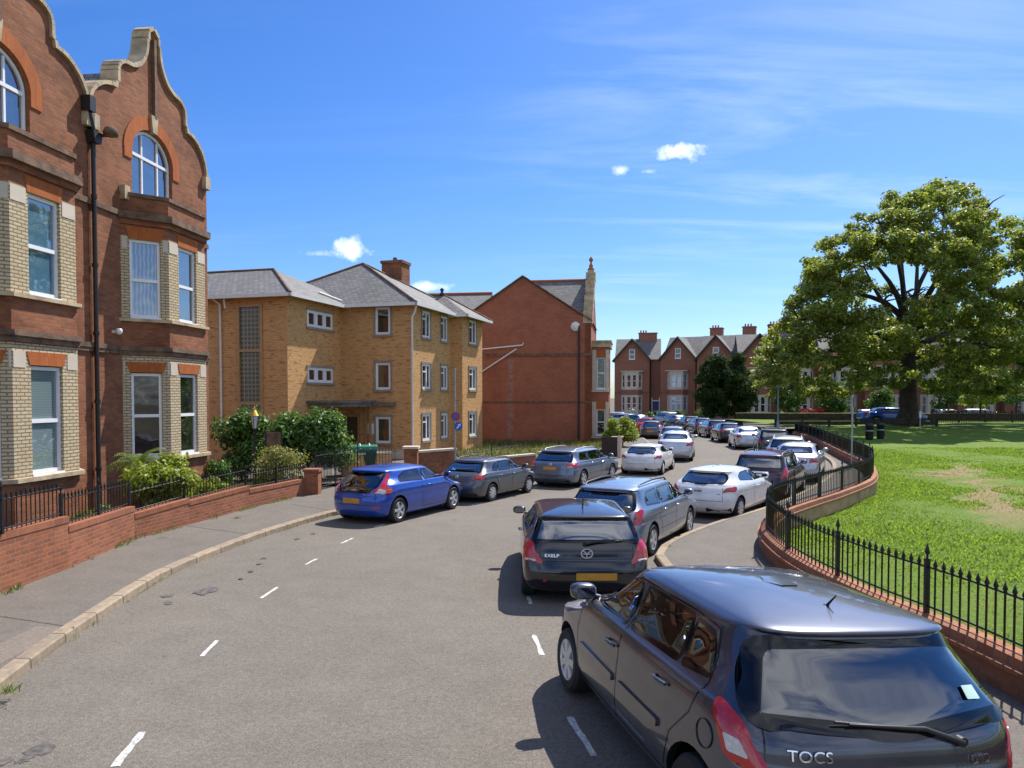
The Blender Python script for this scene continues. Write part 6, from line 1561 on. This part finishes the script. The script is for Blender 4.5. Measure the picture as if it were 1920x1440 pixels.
# far edge of the park
low_wall('park_edge_wall', [(23.0, 79, .6), (40, 76, .6), (70, 73, .6)], .80, .25, 'bark', 'long low dark brown wall along the far side of the lawn', cop='stone')
root = empty('paling_fence', (37.5, 68.5, .75), 0, 'brown paling fence right of the big tree at the far side of the lawn', 'fence')
for k in range(5):
    mb = MB()
    for i in range(15): mb.box(k * 2.4 + i * .16, -.02, 0.02, k * 2.4 + i * .16 + .09, .02, 1.0 + .02 * ((i * 7) % 3))
    mb.box(k * 2.4, .021, .2, k * 2.4 + 2.36, .06, .3); mb.box(k * 2.4, .021, .75, k * 2.4 + 2.36, .06, .85); mb.build('paling_panel', MT['bark'], root)
    mb = MB(); mb.box(k * 2.4 - .14, -.06, 0, k * 2.4 - .02, .06, 1.12); mb.build('fence_post', MT['bark'], root)
root = empty('low_timber_rail', (20.6, 60, lawn_z(0, 60)), 0, 'low brown timber rail across the far end of the lawn', 'fence')
mb = MB(); mb.box(0, -.05, .40, 12.6, .05, .56); mb.box(0, -.03, .10, 12.6, .03, .38); mb.build('rail', MT['bark'], root)
for k in range(7):
    mb = MB(); mb.box(k * 2.1 - .07, -.08, -.1, k * 2.1 + .07, .08, .62); mb.build('post', MT['bark'], root)

# ------------------------------------------------------------------ foliage
def leaves(C, Rr, cnt, size, up=.35, flat=.8, shell=.55, asp=.6, seed=0, outn=.6):
    """C: clump centres (n,3), Rr: radii (n,) or (n,3); returns quads as an (m*4, 3) array"""
    r = np.random.default_rng(seed); C = np.asarray(C, float); Rr = np.asarray(Rr, float)
    if Rr.ndim == 1: Rr = np.stack([Rr, Rr, Rr * flat], 1)
    cnt = np.broadcast_to(np.asarray(cnt), (len(C),)); idx = np.repeat(np.arange(len(C)), cnt); m = len(idx)
    d = r.normal(size=(m, 3)); d /= np.linalg.norm(d, axis=1)[:, None]
    rad = shell + (1 - shell) * r.random(m) ** .7; rad = np.where(r.random(m) < .12, rad * 1.18, rad)
    P = C[idx] + d * rad[:, None] * Rr[idx]
    nrm = d * outn + np.array([0, 0, up]) + r.normal(size=(m, 3)) * .55; nrm /= np.linalg.norm(nrm, axis=1)[:, None]
    t = np.cross(nrm, r.normal(size=(m, 3))); t /= np.linalg.norm(t, axis=1)[:, None]; b = np.cross(nrm, t)
    s = size[0] + (size[1] - size[0]) * r.random(m); L = (s / 2)[:, None]; Wd = L * asp
    Q = np.stack([P - t * L, P + b * Wd + t * L * .1 - nrm * L * .12, P + t * L, P - b * Wd + t * L * .1 - nrm * L * .12], 1)
    return Q.reshape(-1, 3)
def limb(mb, pts, r0, r1, n=8):
    k = len(pts); mb.tube(pts, [r0 + (r1 - r0) * i / (k - 1) for i in range(k)], n)
def shrub(name, pos, rad, n, size, mat, label, cat='shrub', lumps=14, seed=0, stems=5, up=.4, group=None, asp=.6, core=.35):
    root = empty(name, pos, 0, label, cat, group); r = random.Random(seed); C, Rr = [], []
    for i in range(lumps):
        a = r.uniform(0, 2 * math.pi); q = math.sqrt(r.random()) * .72; z = r.uniform(.25, .85)
        f = math.sqrt(max(.15, 1 - (abs(z - .4) / .62) ** 2))
        C.append((math.cos(a) * q * rad[0] * f, math.sin(a) * q * rad[1] * f, z * rad[2])); Rr.append(r.uniform(.24, .42) * (rad[0] + rad[1] + rad[2]) / 3)
    V = leaves(C, Rr, n // lumps, size, up=up, seed=seed, shell=.3, asp=asp)
    V[:, 2] = np.maximum(V[:, 2], .01); fast_mesh('foliage', V, 4, MT[mat], root)
    mb = MB()
    for i in range(stems):
        c = C[i]; limb(mb, [Vector((c[0] * .12, c[1] * .12, 0)), Vector((c[0] * .5, c[1] * .5, c[2] * .6)), Vector(c)], .03, .008, 6)
    mb.build('stems', MT['bark'], root); return root
shrub('lime_shrub', (-8.15, 18.2, .12), (1.0, .85, 1.6), 5200, (.07, .15), 'leaf_lime', 'lime green leafy shrub behind the left railing', seed=3)
shrub('green_shrub', (-8.95, 23.2, .14), (.55, .5, 1.05), 1600, (.06, .12), 'leaf_mid', 'small green shrub by the corner of the gabled house', seed=4)
shrub('dark_shrub', (-9.3, 26.6, .12), (1.3, .9, 2.55), 8000, (.09, .18), 'leaf_mid', 'tall dark green shrub left of the garden lantern', seed=5, lumps=18)
shrub('leafy_hedge', (-7.4, 27.5, .12), (2.0, .9, 2.5), 15000, (.09, .19), 'leaf_mid', 'wide leafy green hedge in front of the flats entrance', 'hedge', seed=6, lumps=46)
shrub('round_bush', (-7.05, 23.4, .14), (.95, .8, 1.5), 4200, (.05, .10), 'leaf_vari', 'round pale variegated bush beside the gate', 'bush', seed=7, lumps=18)
shrub('clipped_hedge', (6.45, 45.6, .12), (1.2, 1.0, 1.8), 7500, (.08, .16), 'leaf_lime', 'rounded bright green hedge right of the blank gable house', 'hedge', seed=8, lumps=18)
shrub('low_plant', (-8.75, 16.0, .14), (.5, .6, .7), 700, (.05, .12), 'leaf_mid', 'low green plant behind the railing, left of the lime shrub', 'plant', seed=9, lumps=8)
shrub('ivy_shrub', (-8.3, 21.0, .14), (.6, .6, .75), 1100, (.05, .11), 'leaf_lime', 'low yellow green plant at the edge of the small garden lawn', 'plant', seed=10, lumps=8)
for k, (x, y, h, lab) in enumerate(((17.3, 92.5, 1.3, 'low dark bush in front of the blue door terrace house'), (20.6, 95, 1.3, 'low bush in front of the white netted bay'), (23.6, 94, 1.6, 'dark bush under the left side of the yew'), (31.5, 87, 1.7, 'bush in front of the black bay openings'))):
    shrub('front_bush', (x, y, .1), (1.6, .8, h), 700, (.18, .34), 'leaf_mid', lab, 'bush', seed=20 + k, lumps=9)
# fern like palm in a pot
pr_ = empty('potted_palm', (-9.15, 18.75, .14), 0, 'spiky palm in a tall pot in front of the right bay window', 'plant')
mb = MB(); mb.lathe([(.14, 0), (.20, .35), (.22, .62), (.24, .66), (.20, .68)], n=16); mb.build('pot', MT['dark_stone'], pr_)
mb = MB(); limb(mb, [Vector((0, 0, .6)), Vector((.02, 0, .95)), Vector((0, .02, 1.25))], .06, .05); mb.build('stem', MT['bark'], pr_)
V = []; r = np.random.default_rng(5)
for k in range(26):
    a = 2 * math.pi * k / 26 + r.uniform(-.15, .15); el = r.uniform(.15, 1.25); L = r.uniform(.65, .95); d = np.array([math.cos(a), math.sin(a), 0]); pv = np.array([0, 0, 1.25]); sd_ = np.array([-d[1], d[0], 0])
    for i in range(16):
        t = i / 15; ang = el - t * 1.5; p = pv + (d * math.cos(ang) + np.array([0, 0, math.sin(ang)])) * L / 16; w = .16 * math.sin(math.pi * (.12 + .85 * t)) 
        for s_ in (1, -1): V += [pv, pv + (p - pv) * .55, pv + (p - pv) * 1.4 + sd_ * s_ * w + np.array([0, 0, -.03]), pv + (p - pv) * 1.0 + sd_ * s_ * w * .95 + np.array([0, 0, -.03])]
        pv = p
fast_mesh('fronds', np.array(V), 4, MT['leaf_palm'], pr_)

# ---- the big plane tree
tb = gl(1703, 797); TY = tb.y
tree = empty('big_tree', tb, 0, 'huge spreading broadleaf tree on the lawn', 'tree')
outline = [(1408, 705), (1412, 660), (1440, 610), (1462, 565), (1500, 520), (1505, 475), (1555, 440), (1585, 402), (1640, 388), (1668, 352), (1715, 352), (1755, 328), (1800, 338), (1850, 342), (1860, 385), (1885, 402), (1925, 392), (1975, 420), (2030, 520), (2050, 620), (2010, 700), (1930, 748), (1860, 752), (1800, 742), (1760, 750), (1700, 728), (1640, 738), (1590, 748), (1540, 752), (1480, 752), (1425, 745)]
cx_, cy_ = 1715, 590; mpp = TY / FPX
C, Rr = [], []; r = random.Random(42); tries = 0
while len(C) < 900 and tries < 40000:
    tries += 1
    px, py = r.uniform(1400, 2055), r.uniform(322, 760)
    if not poly_in(px, py, outline): continue
    # distance to outline
    dmin = min(((Vector((px, py)) - (Vector(outline[i]).lerp(Vector(outline[(i + 1) % len(outline)]), max(0, min(1, (Vector((px, py)) - Vector(outline[i])).dot(Vector(outline[(i + 1) % len(outline)]) - Vector(outline[i])) / (Vector(outline[(i + 1) % len(outline)]) - Vector(outline[i])).length_squared))))).length) for i in range(len(outline)))
    rr = r.uniform(.4, 1.0)
    if dmin < rr / mpp * .62: continue
    half = min(9.5, 1.2 + 10.0 * (1 - (1 - min(1, dmin * mpp / 9.0)) ** 2) ** .5)
    yy = TY + r.choice((-1, -1, 1)) * half * r.uniform(.55, 1.0) if r.random() < .78 else TY + r.uniform(-half, half)
    # hollow middle where limbs and sky show
    if math.hypot((px - 1690) / 75, (py - 545) / 55) < 1 and r.random() < .8: continue
    p = at_y(px, py, yy)
    C.append(p - tb); Rr.append(rr)
C = np.array([tuple(c) for c in C]); Rr = np.array(Rr)
V = leaves(C, Rr, (Rr ** 2 * 380).astype(int), (.15, .32), up=.6, flat=.62, shell=.25, asp=.72, seed=2, outn=.45)
fast_mesh('crown', V, 4, MT['leaf_plane'], tree)
# stray sprays that break the outline
r = np.random.default_rng(9)
mb = MB(); fk = at_y(1705, 600, TY) - tb
limb(mb, [Vector((0, 0, -.2)), Vector((.05, 0, .5)), Vector((.0, .1, 2.5)), Vector((-.1, 0, 5)), fk * .8, fk], .80, .42, 12)
mb.tube([Vector((0, 0, -.2)), Vector((0, 0, .35)), Vector((0, 0, .9))], [1.25, 1.0, .82], 12)
trunk = mb.build('trunk', MT['bark'], tree)
ends = [(1620, 500), (1560, 540), (1500, 600), (1450, 680), (1735, 450), (1770, 380), (1690, 420), (1800, 500), (1860, 450), (1880, 560), (1960, 560), (1930, 660), (1820, 640), (1560, 660), (1630, 600), (1650, 420), (1600, 450), (1520, 720), (1840, 400), (1760, 620)]
rb = random.Random(4)
for i, (px, py) in enumerate(ends):
    e = at_y(px, py, TY + rb.uniform(-6, 6)) - tb; mb = MB()
    st = fk * rb.uniform(.62, 1.0); m1 = st.lerp(e, .33) + Vector((rb.uniform(-.4, .4), rb.uniform(-.4, .4), rb.uniform(.2, 1.0))); m2 = st.lerp(e, .68) + Vector((rb.uniform(-.5, .5), rb.uniform(-.5, .5), rb.uniform(.0, .7)))
    pts = [st, m1, m2, e]; limb(mb, spline(pts, 1.2), .30, .05, 7)
    for q in (m1, m2, e):
        for _ in range(3):
            e2 = q + Vector((rb.uniform(-1.6, 1.6), rb.uniform(-1.8, 1.8), rb.uniform(-.3, 1.2))); limb(mb, [q, q.lerp(e2, .5) + Vector((0, 0, .2)), e2], .08, .02, 5)
    mb.build('limb', MT['bark'], trunk)
# ---- dark yew in front of the terrace
yb = Vector((24.3, 84, .2)); yw = empty('yew_tree', yb, 0, 'dense dark evergreen tree in front of the far terrace', 'tree')
C, Rr = [], []; r = random.Random(5)
for i in range(150):
    z = r.uniform(1.2, 7.2); prof_ = 3.1 * math.sqrt(max(0, 1 - ((z - 3.4) / 4.3) ** 2)); a = r.uniform(0, 2 * math.pi); q = prof_ * r.uniform(.55, 1.0)
    C.append((math.cos(a) * q - .9, math.sin(a) * q, z)); Rr.append(r.uniform(.55, .95))
fast_mesh('crown', leaves(C, Rr, 300, (.16, .36), up=.3, shell=.2, seed=6, asp=.5), 4, MT['leaf_yew'], yw)
mb = MB(); limb(mb, [Vector((.5, 0, -.2)), Vector((.4, 0, 1)), Vector((-.2, 0, 3)), Vector((-.6, 0, 6))], .5, .12, 10); mb.build('trunk', MT['bark'], yw)
# ---- young bright tree and background greenery beyond the lawn
for k, (px, Y, h, w, mat, lab, nm) in enumerate(((1655, 80, 3.2, 1.5, 'leaf_mid', 'bushy small tree beyond the lawn, right of the white door', 'background_tree'), (1775, 82, 5.0, 2.0, 'leaf_mid', 'leafy tree beyond the lawn between the trunk and the young green tree', 'background_tree'), (1838, 76, 6.2, 1.6, 'leaf_lime', 'young bright green tree right of the big trunk', 'young_tree'), (1905, 80, 7.5, 2.6, 'leaf_mid', 'dark leafy tree at the right edge beyond the lawn', 'background_tree'), (1560, 84, 4.2, 1.7, 'leaf_mid', 'low leafy tree in front of the terrace, left of the white door', 'background_tree'), (1478, 86, 4.5, 1.7, 'leaf_mid', 'leafy tree beyond the lawn at the left edge of the big crown', 'background_tree'))):
    b = Vector(((px - CX) / FPX * Y, Y, .5)); t_ = empty(nm, b, 0, lab, 'tree'); C, Rr = [], []; r = random.Random(60 + k)
    for i in range(34):
        z = r.uniform(.28, 1.0) * h; f = math.sqrt(max(.05, 1 - ((z / h - .6) / .45) ** 2)); a = r.uniform(0, 6.3); q = w * f * r.uniform(.3, 1)
        C.append((math.cos(a) * q, math.sin(a) * q, z)); Rr.append(r.uniform(.4, .8))
    fast_mesh('crown', leaves(C, Rr, 90, (.2, .38), seed=70 + k), 4, MT[mat], t_)
    mb = MB(); limb(mb, [Vector((0, 0, -.1)), Vector((.05, 0, h * .4)), Vector((0, 0, h * .85))], .14, .03, 7); mb.build('trunk', MT['bark'], t_)

# ---- grass blades on the lawn (uncountable) and weeds along wall feet and kerb
r = np.random.default_rng(3)
pwl = [(p.x, p.y) for p in pw]; wy = np.array([p[1] for p in pwl]); wx = np.array([p[0] for p in pwl])
n = 230000
Y = 7.0 + 34 * r.random(n) ** 1.7; X = np.interp(Y, wy, wx) + .38 + 19 * r.random(n) ** 1.25
keep = (X / Y < 1.0) & ~((np.abs(X - .48 * Y - 3.4) < .75 + .5 * np.sin(Y * 1.7)) & (Y > 17) & (Y < 34) & (r.random(n) < .88))
X, Y = X[keep], Y[keep]; n = len(X)
patchy = .5 + .5 * np.sin(X * 2.1 + np.sin(Y * 1.3) * 2) * np.cos(Y * 1.7 + X * .6)
Z = np.array([lawn_z(0, y) for y in Y]) + .03 * np.sin(X * .7 + Y * .31) * 0 - .01
h = (.022 + .035 * r.random(n)) * (.6 + .7 * patchy) * (1 + .3 * (Y > 16)); a = r.random(n) * 6.283; w = .007 + .008 * r.random(n) + .0007 * Y
ln_ = h[:, None] * (r.random((n, 2)) - .5) * 1.9
B = np.stack([X, Y, Z], 1); D = np.stack([np.cos(a), np.sin(a), np.zeros(n)], 1) * w[:, None]
T = B + np.concatenate([ln_, h[:, None]], 1)
tag(fast_mesh('grass', np.stack([B - D, B + D, T], 1).reshape(-1, 3), 3, MT['grass']), kind='stuff')
V = []
def tuft(x, y, z, s, n=14):
    for _ in range(n):
        a = r.random() * 6.283; b = np.array([x, y, z]) + np.array([r.normal() * s * .6, r.normal() * s * .6, 0]); t_ = b + np.array([math.cos(a) * s * .8, math.sin(a) * s * .8, s * (.4 + r.random())]); d = np.array([-math.sin(a), math.cos(a), 0]) * s * .16
        V.extend([b - d * .3, b + d * .3, b * .45 + t_ * .55 + d, t_])
fine = resample([p for p in GW], .10)
for i, p in enumerate(fine):
    k = math.sin(i * .37) + math.sin(i * .113 + 1) + r.normal() * .6
    if k > .45: tuft(p.x + .05, p.y - .02, .115, .05 + .045 * r.random(), 10)
for i, p in enumerate(resample([q for q in lk if q.y < 20], .09)):
    k = math.sin(i * .21 + 2) + math.sin(i * .07) + r.normal() * .5
    if k > .75: tuft(p.x + .03, p.y, .0, .025 + .025 * r.random(), 7)
for px, py, s_ in ((15, 1300, .08), (445, 975, .07), (525, 940, .14), (1255, 1028, .05), (1462, 1052, .16), (1456, 1040, .10)): q = gp(px, py, .08); tuft(q.x, q.y, .08, s_, 40)
tag(fast_mesh('weeds', np.array(V), 4, MT['weed']), kind='stuff')
V = []
for _ in range(9000):
    x = r.uniform(-4.6, 5.9); y = r.uniform(31, 51)
    if poly_in(x, y, [(-1.7, 31.2), (0.9, 33.9), (3.6, 38.2), (5.4, 43.5), (6.0, 49.6), (-4.6, 51.4), (-2.9, 45.6), (-1.4, 44.4), (-3.0, 40.2)]):
        a = r.random() * 6.28; hh = .10 + .28 * r.random() ** 2; b = np.array([x, y, .2]); d = np.array([math.cos(a), math.sin(a), 0]) * .02; V.extend([b - d, b + d, b + np.array([r.normal() * .06, r.normal() * .06, hh])])
for _ in range(7000):
    x = r.uniform(-9.4, -6.9); y = r.uniform(20.7, 26)
    if poly_in(x, y, [(-9.35, 24.8), (-9.6, 20.7), (-8.7, 20.7), (-7.0, 23.3), (-8.2, 26)]):
        a = r.random() * 6.28; b = np.array([x, y, .16]); d = np.array([math.cos(a), math.sin(a), 0]) * .012; V.extend([b - d, b + d, b + np.array([r.normal() * .04, r.normal() * .04, .05 + .1 * r.random()])])
tag(fast_mesh('long_grass', np.array(V), 3, MT['dry_grass']), kind='stuff')

# ------------------------------------------------------------------ street furniture
lp = empty('street_lamp', (19.75, 57, .1), 0, 'slim grey lamp post standing beyond the parked cars', 'street lamp')
mb = MB(); mb.tube([(0, 0, 0), (0, 0, 1.2), (0, 0, 1.22), (0, 0, 5.45)], [.10, .10, .06, .045], 10); mb.build('post', MT['galv'], lp)
mb = MB(); mb.tube([(0, 0, 5.4), (-.1, 0, 5.5), (-.35, 0, 5.52)], .035, 8); mb.extr(rnd([(-.75, 5.46), (-.28, 5.46), (-.28, 5.56), (-.70, 5.56)], .04), lambda u, v, w: (u, w, v), .09, -.09); mb.build('lamp_head', MT['galv'], lp)
sp_ = empty('sign_pole', (14.05, 31.7, .1), 0, 'grey sign pole against the far bend of the park wall', 'sign')
mb = MB(); mb.tube([(0, 0, 0), (0, 0, 3.05)], .04, 8); mb.build('post', MT['galv'], sp_)
mb = MB(); mb.box(.045, -.10, 2.55, .065, .12, 2.95); mb.build('sign_plate', MT['galv'], sp_)
ns = empty('road_sign', (-1.95, 26.3, .1), R(20), 'grey pole with a red and blue disc above a blue disc', 'sign')
mb = MB(); mb.tube([(0, 0, 0), (0, 0, 3.95)], .035, 8); mb.build('post', MT['galv'], ns)
mb = MB(); mb.lathe([(.16, 0), (.16, .012)], (0, -.06, 2.30), 24, axis='Y'); a_ = mb.build('disc', MT['red_paint'], ns)
mb = MB(); mb.lathe([(.125, 0), (.125, .004)], (0, -.066, 2.30), 24, axis='Y'); mb.build('disc_face', MT['blue_paint'], a_)
mb = MB(); mb.T = Matrix.Translation((0, -.068, 2.30)) @ Matrix.Rotation(R(45), 4, 'Y'); mb.box(-.125, -.006, -.022, .125, .002, .022); mb.build('disc_bar', MT['red_paint'], a_)
mb = MB(); mb.lathe([(.15, 0), (.15, .012)], (.10, -.06, 1.96), 24, axis='Y'); a_ = mb.build('disc', MT['blue_paint'], ns)
mb = MB(); mb.T = Matrix.Translation((.10, -.068, 1.96)) @ Matrix.Rotation(R(40), 4, 'Y'); mb.box(-.02, -.004, -.10, .02, .003, .05); mb.extr([(-.06, .03), (.06, .03), (0, .11)], lambda u, v, w: (u, w, v), .003, -.004); mb.build('arrow', MT['paper'], a_)
gl0 = empty('garden_lantern', (-7.95, 23.7, .14), 0, 'black Victorian style garden lantern with a gilt cap', 'lantern')
mb = MB(); mb.tube([(0, 0, 0), (0, 0, .3), (0, 0, .34), (0, 0, 1.9), (0, 0, 1.95)], [.07, .06, .04, .03, .05], 10); mb.tube([(-.16, 0, 1.75), (.16, 0, 1.75)], .012, 6); mb.build('post', MT['iron'], gl0)
mb = MB(); mb.lathe([(.06, 1.95), (.12, 2.33), (.12, 2.34)], n=4); lg = mb.build('lantern_glass', MT['lamp_glass'], gl0)
mb = MB(); mb.lathe([(.15, 2.34), (.06, 2.50), (.03, 2.54), (.04, 2.58), (.005, 2.66)], n=8); mb.build('lantern_cap', MT['gold'], gl0)
mb = MB()
for k in range(4): a = math.pi / 2 * k; mb.tube([(.062 * math.cos(a), .062 * math.sin(a), 1.95), (.122 * math.cos(a), .122 * math.sin(a), 2.34)], .010, 5)
mb.build('lantern_frame', MT['iron'], lg)
nb = empty('notice_board', (-7.55, 24.3, .14), R(8), 'dark blank notice board on two legs in front of the hedge', 'sign')
mb = MB(); mb.box(-.22, -.02, 1.30, .22, .02, 1.80); mb.build('board', MT['dark_stone'], nb)
mb = MB(); mb.box(-.27, -.03, 0, -.222, .03, 1.84); mb.build('leg', MT['iron'], nb); mb = MB(); mb.box(.222, -.03, 0, .27, .03, 1.84); mb.build('leg', MT['iron'], nb)
wb = empty('wheelie_bin', (-5.75, 29.0, .13), R(15), 'dark green bin with a bright green curved lid behind the blue car', 'bin')
mb = MB(); mb.add([(-.52, -.30, .12), (.52, -.30, .12), (.52, .30, .12), (-.52, .30, .12), (-.6, -.38, .92), (.6, -.38, .92), (.6, .38, .92), (-.6, .38, .92)], [(0, 3, 2, 1), (0, 1, 5, 4), (1, 2, 6, 5), (2, 3, 7, 6), (3, 0, 4, 7), (4, 5, 6, 7)]); mb.build('bin_body', MT['dark_green'], wb, bevel=.03)
mb = MB(); mb.extr([(-.42, .93), (.42, .93), (.40, 1.0), (.2, 1.10), (-.1, 1.14), (-.36, 1.08)], lambda u, v, w: (w, u, v), -.63, .63); mb.build('lid', MT['green_plastic'], wb, bevel=.02)
for k in range(3): mb = MB(); mb.tube([(-.35 + .35 * k, -.40, .99), (-.35 + .35 * k, -.2, 1.12), (-.35 + .35 * k, .1, 1.16), (-.35 + .35 * k, .36, 1.10)], .02, 6); mb.build('lid_rib', MT['paper'], wb)
for sx in (-.45, .45): mb = MB(); mb.lathe([(.11, -.04), (.11, .04)], (sx, .3, .11), 14, axis='X'); mb.build('wheel', MT['tyre'], wb)
low_wall('yard_wall', [(-6.2, 28.2, .12), (-4.6, 29.4, .12)], .78, .22, 'yellow_brick', 'low yellow brick wall with pale coping beside the green bin')
tub = empty('plastic_tub', (-8.1, 15.6, .14), .4, 'pink plastic tub lying behind the left railing', 'tub')
mb = MB(); mb.lathe([(.16, 0), (.24, .26), (.26, .28), (.23, .28), (.15, .03)], n=20); mb.build('tub_shell', MT['pink_plastic'], tub)
for k, (px, py) in enumerate(((1630, 824), (1651, 822))):
    p = gl(px, py); b = empty('litter_bin', p, 0, ('left of two black litter bins on the lawn' if k == 0 else 'right of two black litter bins on the lawn'), 'bin', 'black litter bins on the lawn')
    mb = MB(); mb.lathe([(.20, 0), (.23, .1), (.23, .78), (.25, .80), (.25, .90), (.12, .98), (.02, 1.0)], n=16); mb.build('bin_body', MT['black_plastic'], b)
    mb = MB(); mb.lathe([(.235, .50), (.235, .56)], n=16); mb.build('band', MT['galv'], b)
mp_ = empty('marker_post', gl(1725, 803), 0, 'short white topped marker post right of the big trunk', 'post'); mb = MB(); mb.tube([(0, 0, 0), (0, 0, .75)], .04, 8); mb.build('post', MT['galv'], mp_); mb = MB(); mb.box(-.06, -.05, .75, .06, .05, 1.25); mb.build('post_cap', MT['paper'], mp_)
for k, (px, Y) in enumerate(((1512, 84), (1540, 83.4))):
    x = (px - CX) / FPX * Y; b = empty('flower_trough', (x, Y, .6), 0, ('left' if k == 0 else 'right') + ' of two red flower troughs beyond the lawn', 'planter', 'red flower troughs'); mb = MB(); mb.add([(-.7, -.2, 0), (.7, -.2, 0), (.7, .2, 0), (-.7, .2, 0), (-.85, -.28, .75), (.85, -.28, .75), (.85, .28, .75), (-.85, .28, .75)], [(0, 3, 2, 1), (0, 1, 5, 4), (1, 2, 6, 5), (2, 3, 7, 6), (3, 0, 4, 7), (4, 5, 6, 7)]); mb.build('trough', MT['terracotta'], b)
    fast_mesh('flowers', leaves([(-.5, 0, .95), (0, 0, 1.0), (.5, 0, .95)], [.35, .4, .35], 60, (.12, .25), seed=k), 4, MT['red_paint'], b)

# ------------------------------------------------------------------ far parked cars
def far_car(kind, col, px, Y, az, label, grp, x=None, z=0.0, s=(.95, .95, .93)):
    o_ = put_car(kind, col, (px - CX) / FPX * Y if x is None else x, Y, az, label, s, grp, near=False); o_.location.z = z
far_car('tall_estate', 'black', 1447, 40.5, 14, 'black tall estate hidden behind the pale silver estate', GR)
far_car('saloon', 'palesilver', 1398, 46.5, 8, 'silver saloon with pale boot at the bend of the right row', GR)
far_car('hatch', 'black', 1362, 53, 4, 'black hatchback just beyond the bend, left of the silver saloon', GR)
far_car('estate', 'black', 1337, 59.5, 2, 'black estate in the far right row, third from the bend', GR)
far_car('hatch', 'darkblue', 1312, 65.5, 0, 'dark blue hatchback in the far right row', GR)
far_car('supermini', 'black', 1290, 71.5, -3, 'small black hatchback in the far right row', GR)
far_car('saloon', 'darkblue', 1266, 77.5, -10, 'dark blue saloon near the far end of the right row', GR)
far_car('tall_estate', 'silver', 1246, 84, -20, 'silver tall estate at the far end of the right row', GR)
far_car('hatch', 'silverblue', 1262, 46.0, 13, 'pale blue grey hatchback just beyond the silver saloon of the left row', GL_)
far_car('coupe_hatch', 'grey', 1224, 58, 14, 'grey hatchback beyond the lime green hedge', GL_)
far_car('hatch', 'red', 1214, 66, 18, 'red hatchback beyond the lime green hedge', GL_)
far_car('saloon', 'darkblue', 1192, 79, -25, 'dark saloon at the far end of the left row', GL_)
far_car('supermini', 'silver', 1163, 82, -48, 'silver hatchback seen past the corner of the gable house', GL_)
far_car('estate', 'palesilver', 1143, 88, -70, 'pale estate almost hidden by the gable house', GL_)
far_car('supermini', 'white', 1234, 94, -60, 'small white car parked across the end of the road', 'cars beyond the end of the road')
far_car('saloon', 'blue', 1672, 66, 92, 'bright blue car parked side on beyond the lawn behind the big trunk', 'cars beyond the lawn', z=.80, s=(1.1, 1.25, 1.0))
far_car('supermini', 'white', 1640, 78, 95, 'white car behind the bright blue one beyond the lawn', 'cars beyond the lawn', z=.5)
far_car('hatch', 'palesilver', 1782, 79, 92, 'left of two pale cars parked beyond the paling fence', 'cars beyond the lawn', z=.5)
far_car('estate', 'silver', 1840, 79, 92, 'right of two pale cars parked beyond the paling fence', 'cars beyond the lawn', z=.5)
bpy.context.view_layer.update()
